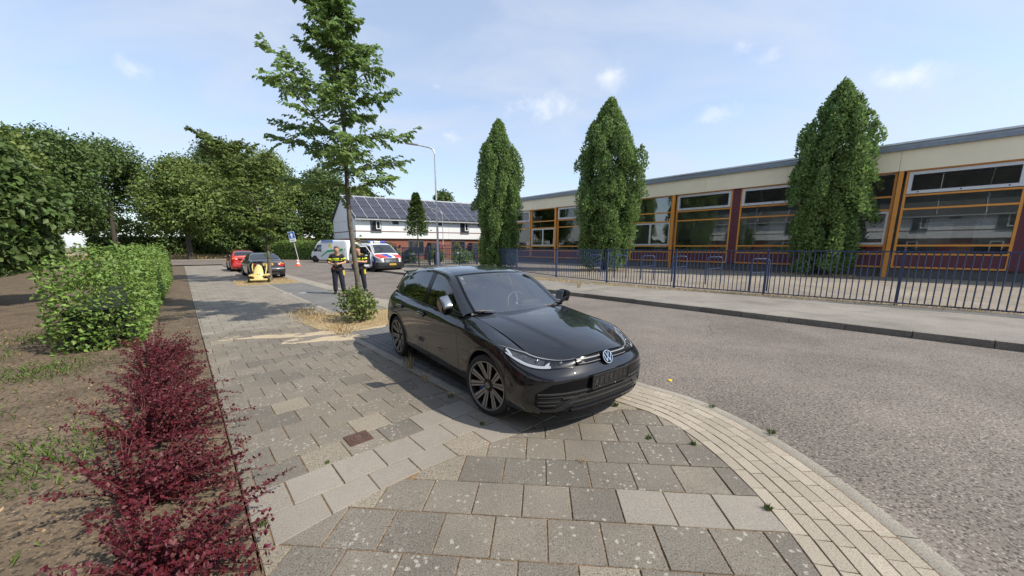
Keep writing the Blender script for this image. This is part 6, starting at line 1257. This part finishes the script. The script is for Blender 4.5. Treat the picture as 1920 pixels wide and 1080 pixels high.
    MB().lathe([(.10, 0), (.10, .12), (.06, .17), (0, .18)], 16, M=Matrix.Translation((.75, -.55, 2.0))).build('beacon', M_SWHITE, root, smooth=50)
    # open sliding-side doorway and swung-out front door on the side towards the footway
    sh.patch([(.62, .42), (-.55, .42)], [(.62, 1.84), (-.55, 1.86)], -1, .010).build('door_opening', M_DARK, root)
    dr = MB(); Md = Matrix.Translation((1.60, -1.0, .40)) @ Matrix.Rotation(R(-118), 4, 'Z')
    for (a0, a1, c0, c1) in ((0, 1.0, 0, .82), (0, .07, .82, 1.0), (.93, 1.0, .82, 1.42), (.35, 1.0, 1.38, 1.45)): dr.box((a0, -.03, c0), (a1, .03, c1), M=Md)
    dr.add([(0.0, -.02, .95), (.07, -.02, .95), (.40, -.02, 1.45), (.33, -.02, 1.45), (0.0, .02, .95), (.07, .02, .95), (.40, .02, 1.45), (.33, .02, 1.45)], [(0, 1, 2, 3), (7, 6, 5, 4), (0, 3, 7, 4), (1, 5, 6, 2)], Md); d_ = dr.build('open_door', M_VWHITE, root)
    MB().add([(.05, 0, .82), (.93, 0, .82), (.93, 0, 1.40), (.40, 0, 1.40)], [(0, 1, 2, 3)], Md).build('door_glass', M_SG, d_); MB().box((.1, .031, .15), (.9, .045, .75), M=Md).build('door_trim', M_TRIM, d_)
    arches(root, sh, (1.72, -1.55), .345); simple_wheels(root, (1.72, -1.55), 1.0, .345, .24)
    MB().box((-2.3, -.9, .2), (2.4, .9, .3)).build('underbody', M_DARK, root)
police_van(pv)
# ---------------------------------------------------------------- white delivery van behind
dv = empty('delivery_van', (-20.7, 42.5, -.03), math.atan2(.35, -.94), 'white high-roof van with a green stripe behind the police van', 'van')
def delivery_van(root):
    sh = Shell(-2.9, 2.8, [(-2.9, 1.2), (-2.86, 2.3), (-2.6, 2.50), (0, 2.54), (1.0, 2.5), (1.3, 2.38), (2.05, 1.42), (2.35, 1.22), (2.65, 1.02), (2.8, .62)], [(-2.9, .94), (-2.5, 1.0), (2.0, 1.0), (2.5, .88), (2.8, .6)], [(.2, .97), (.6, 1.0), (1.2, 1.0), (2.5, .86)], .32, .14); sh.mesh(80).build('body', M_VWHITE, root, smooth=50)
    sh.over(1.38, 1.98, -.92, .92, .012).build('windshield', M_CGL, root, smooth=60)
    gr_ = pm('green_stripe', (.03, .33, .10), .4)
    for s_ in (1, -1):
        sh.patch([(1.85, 1.30), (.75, 1.25)], [(1.38, 1.98), (.75, 2.02)], s_).build('side_window', M_CGL, root, smooth=60); sh.patch([(.9, .62), (-.2, 1.2), (-2.7, 1.35)], [(.9, .72), (-.2, 1.42), (-2.7, 1.62)], s_, .008).build('green_stripe', gr_, root, smooth=60)
        sh.patch([(-.3, 1.75), (-.75, 1.55)], [(-.3, 2.05), (-.75, 2.05)], s_, .010).build('yellow_mark', pm('yellow_mark', (.75, .65, .05), .4), root)
        sh.patch([(2.75, .30), (2.3, .30), (1.2, .34)], [(2.78, .72), (2.35, .62), (1.2, .42)], s_, .02).build('bumper_side', M_TRIM, root, smooth=60); sh.patch([(2.66, .82), (2.35, .92)], [(2.60, 1.0), (2.36, 1.12)], s_, .012).build('headlight', M_LENS, root)
        MB().box((1.60, s_ * 1.12 - .09, 1.25), (1.74, s_ * 1.12 + .09, 1.62), bev=.05).build('mirror', M_TRIM, root)
    MB().box((2.66, -.9, .3), (2.84, .9, .72), bev=.08).build('bumper', M_TRIM, root); pass
    bs = MB().box((-.9, .62, 2.30), (.7, 1.0, 2.52), bev=.03).build('roof_board', M_SBLUE, root); bs2 = MB().box((-.9, -1.0, 2.30), (.7, -.62, 2.52), bev=.03).build('roof_board', M_SBLUE, root)
    for s_ in (1, -1): MB().box((-.75, s_ * 1.004 - .004, 2.37), (.55, s_ * 1.004 + .004, 2.42)).build('board_text', M_SWHITE, bs if s_ > 0 else bs2)
    arches(root, sh, (1.85, -1.75), .36); simple_wheels(root, (1.85, -1.75), 1.0, .36, .24); MB().box((-2.6, -.9, .22), (2.5, .9, .36)).build('underbody', M_DARK, root)
delivery_van(dv)
# ---------------------------------------------------------------- black saloon seen from behind, red car ahead of it
bs_ = empty('saloon_car', (-15.25, 22.2, -.03), math.atan2(SD.y, SD.x), 'black saloon parked with its rear towards us behind the go-kart', 'car')
def saloon(root, paint, hatch=False):
    if not hatch: top = [(-2.24, .62), (-2.2, .93), (-2.05, 1.0), (-1.55, 1.03), (-1.45, 1.06), (-.75, 1.38), (-.3, 1.43), (.2, 1.40), (.95, 1.02), (1.2, .97), (1.9, .85), (2.15, .70), (2.24, .5)]
    else: top = [(-1.95, .8), (-1.9, 1.05), (-1.6, 1.38), (-1.2, 1.47), (-.3, 1.52), (.2, 1.46), (.95, 1.05), (1.2, 1.0), (1.75, .86), (1.95, .7), (2.0, .5)]
    x0, x1 = (top[0][0], top[-1][0]); sh = Shell(x0, x1, top, [(x0, .68), (x0 + .10, .80), (x0 + .35, .865), (0, .87), (x1 - .5, .85), (x1 - .15, .72), (x1, .55)], [(.2, .95), (.5, 1.0), (.78, .99), (.95, .955), (1.45, .66)], .22, .11); sh.mesh(90).build('body', paint, root, smooth=50)
    if hatch: sh.over(-1.86, -1.40, -.85, .85, .012).build('rear_window', M_CGL, root, smooth=60)
    else: sh.over(-1.40, -.80, -.86, .86, .012).build('rear_window', M_CGL, root, smooth=60)
    sh.over(.28, .90, -.88, .88, .012).build('windshield', M_CGL, root, smooth=60)
    for s_ in (1, -1):
        sh.patch([(.70, 1.0), (-.05, .98)], [(.22, 1.30), (-.05, 1.34)], s_).build('side_window', M_CGL, root, smooth=60); sh.patch([(-.15, .98), (-1.15, 1.0)], [(-.15, 1.34), (-.72, 1.30)], s_).build('side_window', M_CGL, root, smooth=60)
        MB().box((.55, s_ * .98 - .09, .95), (.68, s_ * .98 + .09, 1.10), bev=.04).build('mirror', M_TRIM, root)
        lz = .78 if not hatch else .9
        m = MB(); m.box((x0 - .012, s_ * .60 - .155, lz - .10), (x0 + .16, s_ * .60 + .16, lz + .09), bev=.03); tl = m.build('tail_light', M_RED, root); MB().box((x0 - .016, s_ * .66 - .09, lz + .03), (x0 + .1, s_ * .66 + .10, lz + .092), bev=.015).build('indicator', M_AMB, tl); MB().box((x0 - .018, s_ * .52 - .05, lz - .01), (x0 + .05, s_ * .52 + .05, lz + .06), bev=.01).build('reverse_light', M_SWHITE, tl)
    bp2 = MB(); bp2.box((x0 - .10, -.80, .34), (x0 + .25, .80, .60), bev=.07); bp2.build('rear_bumper', paint, root, smooth=60); MB().box((x0 - .11, -.74, .575), (x0 + .1, .74, .60), bev=.008).build('bumper_strip', M_SATIN, root); MB().box((x0 - .06, -.5, .22), (x0 + .2, .5, .34), bev=.03).build('valance', M_TRIM, root)
    plate(root, x0 - .018, .80 if not hatch else .72, -1, '')
    MB().lathe([(0, -.014), (.04, -.014), (.045, 0)], 16, 'x', M=Matrix.Translation((x0 + .01, 0, .93))).build('boot_badge', M_CHROME, root); MB().lathe([(.03, -.1), (.03, .08)], 10, 'x', M=Matrix.Translation((x0 - .02, .45, .27))).build('exhaust', M_SATIN, root)
    arches(root, sh, (x1 - .82, x0 + .88), .315); simple_wheels(root, (x1 - .82, x0 + .88), .87, .315, .21); MB().box((x0 + .2, -.75, .18), (x1 - .3, .75, .26)).build('underbody', M_DARK, root)
saloon(bs_, pm('saloon_black', (.012, .013, .016), .3, coat=.9, var=.1))
rc = empty('red_car', (-20.5, 27.7, -.03), math.atan2(SD.y, SD.x), 'red car parked ahead of the black saloon at the left edge', 'car'); saloon(rc, pm('red_paint', (.48, .02, .018), .3, coat=.9, var=.06), True)
# ---------------------------------------------------------------- yellow go-kart against the tree
gk = empty('go_kart', (-12.55, 18.0, .005), R(-62), 'yellow toy go-kart with black wheels leaning by the tree', 'go-kart'); M_YK = pm('kart_yellow', (.58, .48, .20), .42, var=.08, scale=5)
gk.scale = (.88, .80, .95)
def kart(root):      # x forward: the nose points at us
    m = MB(); m.grid([[(.50, y * .20, .16 + .05 * (1 - y * y)), (.42, y * .26, .34 + .06 * (1 - y * y)), (.20, y * .24, .58 + .08 * (1 - y * y)), (-.02, y * .17, .80 + .08 * (1 - y * y)), (-.10, y * .12, .86 + .06 * (1 - y * y))] for y in np.linspace(-1, 1, 11)]); m.add([(.50, .2, .16), (.42, .26, .34), (.20, .24, .58), (-.02, .17, .80), (-.10, .12, .86), (-.12, .12, .2)], [(0, 1, 2, 3, 4, 5)]); m.add([(.50, -.2, .16), (.42, -.26, .34), (.20, -.24, .58), (-.02, -.17, .80), (-.10, -.12, .86), (-.12, -.12, .2)], [(5, 4, 3, 2, 1, 0)]); m.build('nose_panel', M_YK, root, smooth=60)
    for s_ in (1, -1):
        f = MB(); f.box((.12, s_ * .36 - .13, .33), (.52, s_ * .36 + .13, .43), bev=.04); f.build('front_fender', M_YK, root, smooth=60); MB().box((.30, s_ * .40 - .05, .36), (.53, s_ * .40 + .05, .41), bev=.02).build('lamp', M_AMB, root)
        MB().tube([(-.1, s_ * .30, .40), (-.35, s_ * .38, .78), (-.60, s_ * .36, .95), (-.95, s_ * .34, .55)], .03, 8).build('roll_bar', M_YK, root, smooth=60); MB().box((-.95, s_ * .42 - .10, .22), (-.15, s_ * .42 + .08, .42), bev=.06).build('side_pod', M_YK, root, smooth=60)
    MB().box((.44, -.45, .12), (.56, .45, .22), bev=.04).build('front_bumper', M_YK, root, smooth=60); MB().box((-1.0, -.16, .12), (.2, .16, .20), bev=.03).build('chassis', M_TRIM, root); MB().box((-.85, -.2, .25), (-.5, .2, .35), bev=.05).build('seat', M_TRIM, root); MB().box((-.95, -.2, .35), (-.83, .2, .80), bev=.05).build('backrest', M_TRIM, root)
    Ms = Matrix.Translation((-.25, 0, .72)) @ Matrix.Rotation(R(-50), 4, 'Y'); MB().lathe([(.15 + .014 * math.cos(a), .014 * math.sin(a)) for a in np.linspace(0, 6.283, 7)[:-1]], 20, close=True, M=Ms).build('steering_wheel', M_TRIM, root, smooth=60)
    m = MB(); m.add([(.53, -.06, .36), (.53, .06, .36)], []) if False else None
    for y in (-.05, .05): MB().box((.385, y - .03, .42), (.405, y + .03, .45), bev=.005).build('nose_slot', M_TRIM, root)
    simple_wheels(root, (.28, -.75), .56, .19, .16, M_YK)
kart(gk)
# ================================================================== OFFICERS
M_SKIN = pm('skin', (.50, .28, .19), .55, var=.05); M_HAIR = pm('short_hair', (.10, .055, .03), .8, var=.3, scale=40); M_UNI = pm('navy_uniform', (.012, .013, .020), .85, var=.25, scale=14, bump=.3, bscale=30); M_TROU = pm('navy_trousers', (.012, .015, .028), .85, var=.3, scale=10, bump=.4, bscale=20); M_HV = pm('hi_vis_yellow', (.60, .72, .03), .5, var=.08); M_BOOT = pm('boot_leather', (.012, .012, .012), .5)
def skinmesh(name, nodes, edges, mat, parent, sub=2, rootidx=0, M=None):
    """continuous surface grown round connected joints; nodes: (x,y,z,rx[,ry])"""
    me = bpy.data.meshes.new(name); me.from_pydata([n[:3] for n in nodes], edges, []); o = bpy.data.objects.new(name, me); COL.objects.link(o); bpy.context.view_layer.objects.active = o
    md = o.modifiers.new('skin', 'SKIN'); md.use_smooth_shade = True; md.branch_smoothing = .6
    for i, n in enumerate(nodes): sv = me.skin_vertices[0].data[i]; sv.radius = (n[3], n[4] if len(n) > 4 else n[3]); sv.use_root = (i == rootidx); sv.use_loose = False
    s_ = o.modifiers.new('sub', 'SUBSURF'); s_.levels = sub; s_.render_levels = sub
    dg = bpy.context.evaluated_depsgraph_get(); out = bpy.data.meshes.new_from_object(o.evaluated_get(dg)); bpy.data.objects.remove(o); bpy.data.meshes.remove(me); out.name = name; out.materials.clear(); out.materials.append(mat); out.shade_smooth(); return link(name, out, parent)
def officer(base, rz, label, pose, hair=M_HAIR, scale=1., face=1):
    """faces -y; x is the officer's left"""
    root = empty('police_officer', base, rz, label, 'person', 'officers in the street'); root.scale = (scale,) * 3; root.name = 'person'
    hd = pose.get('head', (0, -.05, 1.68)); shz = 1.44; A = pose['arms']; Lg = pose['legs']; nodes = [(0, 0, .98, .10, .08)]; edges = []
    def add(n, par): nodes.append(n); edges.append((par, len(nodes) - 1)); return len(nodes) - 1
    ch = add((0, .01, 1.22, .11, .085), 0); up = add((0, .015, 1.42, .09, .07), ch); nk = add((0, hd[1] * .35 + .015, 1.49, .060), up); jw = add((hd[0] * .7, hd[1] * .9 - .012, hd[2] - .065, .078, .084), nk); hm = add((hd[0], hd[1], hd[2] + .01, .098, .116), jw); ht = add((hd[0], hd[1] + .012, hd[2] + .085, .082, .098), hm)
    for s_ in (1, -1):
        e, w = A[s_]; sh = add((s_ * .175, .015, shz, .062), up); el = add((e[0], e[1], e[2], .046), sh); wr = add((w[0], w[1], w[2], .030), el)
        k, a = Lg[s_]; hp = add((s_ * .09, 0, .90, .07), 0); kn = add((k[0], k[1], k[2], .055), hp); an = add((a[0], a[1], a[2], .040), kn)
        # palm, four fingers and a thumb
        d = (Vector(w) - Vector(e)).normalized(); inw = Vector((-s_, 0, 0)); pd = (d * .6 + inw * .35 + Vector((0, -.35, -.05))).normalized(); pm_ = Vector(w) + pd * .055; side = pd.cross(Vector((0, 0, 1))).normalized(); pi = add((*pm_, .028, .018), wr)
        for q in range(4):
            r_ = Vector(pm_) + Vector((0, 0, (1.5 - q) * .018)); L_ = (.030, .034, .032, .025)[q]; f1 = add((*(r_ + pd * .03), .0095), pi); f2 = add((*(r_ + pd * (.03 + L_) + inw * .012), .0085), f1); add((*(r_ + pd * (.03 + L_ * 1.5) + inw * .034), .0075), f2)
        t1 = add((*(Vector(w) + pd * .035 + Vector((0, 0, .035))), .010), pi); add((*(Vector(w) + pd * .075 + Vector((0, 0, .05)) + inw * .02), .0085), t1)
    body_ = skinmesh('body', nodes, edges, M_SKIN, root)
    # face: nose, ears, eyes, mouth
    m = MB(); m.ball((hd[0], hd[1] - .098, hd[2] - .005), (.014, .020, .022), 8, 6)
    for s_ in (1, -1): m.ball((hd[0] + s_ * .080, hd[1] + .01, hd[2] + .0), (.012, .02, .032), 8, 6)
    m.build('face_features', M_SKIN, root, smooth=60); m = MB()
    for s_ in (1, -1): m.ball((hd[0] + s_ * .032, hd[1] - .086, hd[2] + .022), (.014, .010, .008), 8, 5)
    m.box((hd[0] - .024, hd[1] - .092, hd[2] - .050), (hd[0] + .024, hd[1] - .080, hd[2] - .044)); m.build('eyes_and_mouth', pm('dark_feature', (.08, .03, .025), .6), root)
    P = [[(hd[0] + .090 * math.sin(R(th)) * math.cos(R(ph)), hd[1] + .016 + .105 * math.sin(R(th)) * math.sin(R(ph)), hd[2] + .050 + .092 * math.cos(R(th))) for th in np.linspace(0, 92 + (34 if 0 < ph < 180 else 0), 9)] for ph in range(0, 360, 24)]; MB().grid(P, close_u=True).build('hair', hair, root, smooth=60)
    # shirt with short sleeves
    nodes = [(0, 0, .92, .185, .142)]; edges = []; c0_ = add((0, .005, 1.06, .182, .142), 0); c1 = add((0, .01, 1.22, .190, .146), c0_); u1 = add((0, .015, 1.41, .175, .125), c1); add((0, .01, 1.515, .078), u1)
    for s_ in (1, -1): e, w = A[s_]; s1 = add((s_ * .185, .015, shz + .01, .084), u1); mid = Vector((s_ * .185, .015, shz)).lerp(Vector(e), .86); add((*mid, .062), s1)
    skinmesh('shirt', nodes, edges, M_UNI, root)
    nodes = [(0, 0, 1.01, .158, .122)]; edges = []
    for s_ in (1, -1): k, a = Lg[s_]; h1 = add((s_ * .095, 0, .88, .122), 0); th_ = add(((s_ * .095 + k[0]) / 2, k[1] / 2, .70, .112), h1); k1 = add((k[0], k[1], k[2], .094), th_); c_ = add(((k[0] + a[0]) / 2, (k[1] + a[1]) / 2 + .01, .31, .088), k1); add((a[0], a[1], .11, .086), c_)
    skinmesh('trousers', nodes, edges, M_TROU, root)
    for s_ in (1, -1): k, a = Lg[s_]; nodes = [(a[0], a[1] + .02, .17, .058)]; edges = []; b1 = add((a[0], a[1] + .01, .065, .058), 0); add((a[0] * 1.05, a[1] - .08, .055, .050), b1); add((a[0] * 1.08, a[1] - .17, .042, .038), len(nodes) - 1); skinmesh('boot', nodes, edges, M_BOOT, root)
    # hi-vis band round chest and sleeves, belt with holsters
    def band(z0, z1, rx, ry, mat, name, n=28, cy=.01): return MB().grid([[(rx * math.cos(2 * math.pi * i / n) * (1 + .02 * k), cy + ry * math.sin(2 * math.pi * i / n) * (1 + .02 * k), z0 + (z1 - z0) * k) for k in (0, .5, 1)] for i in range(n)], close_u=True).build(name, mat, root, smooth=60)
    band(1.285, 1.335, .196, .152, M_HV, 'hi_vis_band'); band(1.238, 1.258, .199, .155, M_HV, 'hi_vis_band')
    for s_ in (1, -1):
        e, w = A[s_]; a = Vector((s_ * .185, .015, shz)); b = Vector(e); d = (b - a); MB().tube([a + d * .42, a + d * .60], [.076, .071], 14, cap=False).build('sleeve_band', M_HV, root, smooth=60); MB().box((s_ * .10 - .045, -.055, 1.475), (s_ * .10 + .045, .075, 1.49), bev=.005).build('shoulder_mark', M_HV, root)
    band(.955, 1.010, .196, .156, M_BOOT, 'duty_belt'); MB().box((.165, -.06, .78), (.215, .04, .99), bev=.02).build('holster', M_BOOT, root); MB().box((-.225, -.05, .80), (-.175, .05, .98), bev=.02).build('holster', M_BOOT, root); MB().box((.175, -.085, .70), (.232, -.005, .88), bev=.02).build('taser', pm('taser_yellow', (.80, .62, .02), .5), root); MB().box((-.08, -.155, .97), (-.02, -.125, 1.05), bev=.01).build('pouch', M_BOOT, root); MB().box((.10, -.135, 1.26), (.16, -.105, 1.40), bev=.01).build('radio', M_TRIM, root); MB().box((-.12, -.150, .93), (-.09, -.135, .99), bev=.004).build('red_tag', M_RED, root)
    if pose.get('phone'):
        p = pose['phone']; MB().box((-.036, -.005, -.072), (.036, .005, .072), M=Matrix.Translation(p) @ Matrix.Rotation(R(-40), 4, 'X'), bev=.004).build('phone', M_TRIM, root)
    return root
POSE1 = dict(head=(.02, -.065, 1.635), arms={1: ((.285, -.02, 1.17), (.115, -.265, 1.14)), -1: ((-.285, -.0, 1.16), (-.10, -.26, 1.12))}, legs={1: ((.125, -.03, .50), (.15, .02, .10)), -1: ((-.115, -.01, .50), (-.135, .05, .10))}, phone=(.01, -.345, 1.16))
POSE2 = dict(head=(-.02, -.05, 1.64), arms={1: ((.28, -.01, 1.17), (.12, -.27, 1.20)), -1: ((-.28, .0, 1.16), (-.13, -.26, 1.08))}, legs={1: ((.12, -.01, .50), (.13, .05, .10)), -1: ((-.12, -.03, .50), (-.16, .01, .10))}, phone=(.0, -.34, 1.18))
officer(tuple(px(637, 551)), R(18), 'police officer in yellow-banded uniform looking down at a phone, left of the tree', POSE1)
officer(tuple(px(678, 546.5)), R(2), 'police officer standing half hidden behind the street tree trunk', POSE2, pm('dark_hair', (.03, .02, .015), .8), .99)
officer((-6.95, 33.5, .09), R(-20), 'distant police officer behind the fence at the lamppost', POSE2, pm('dark_hair', (.03, .02, .015), .8), 1.0)
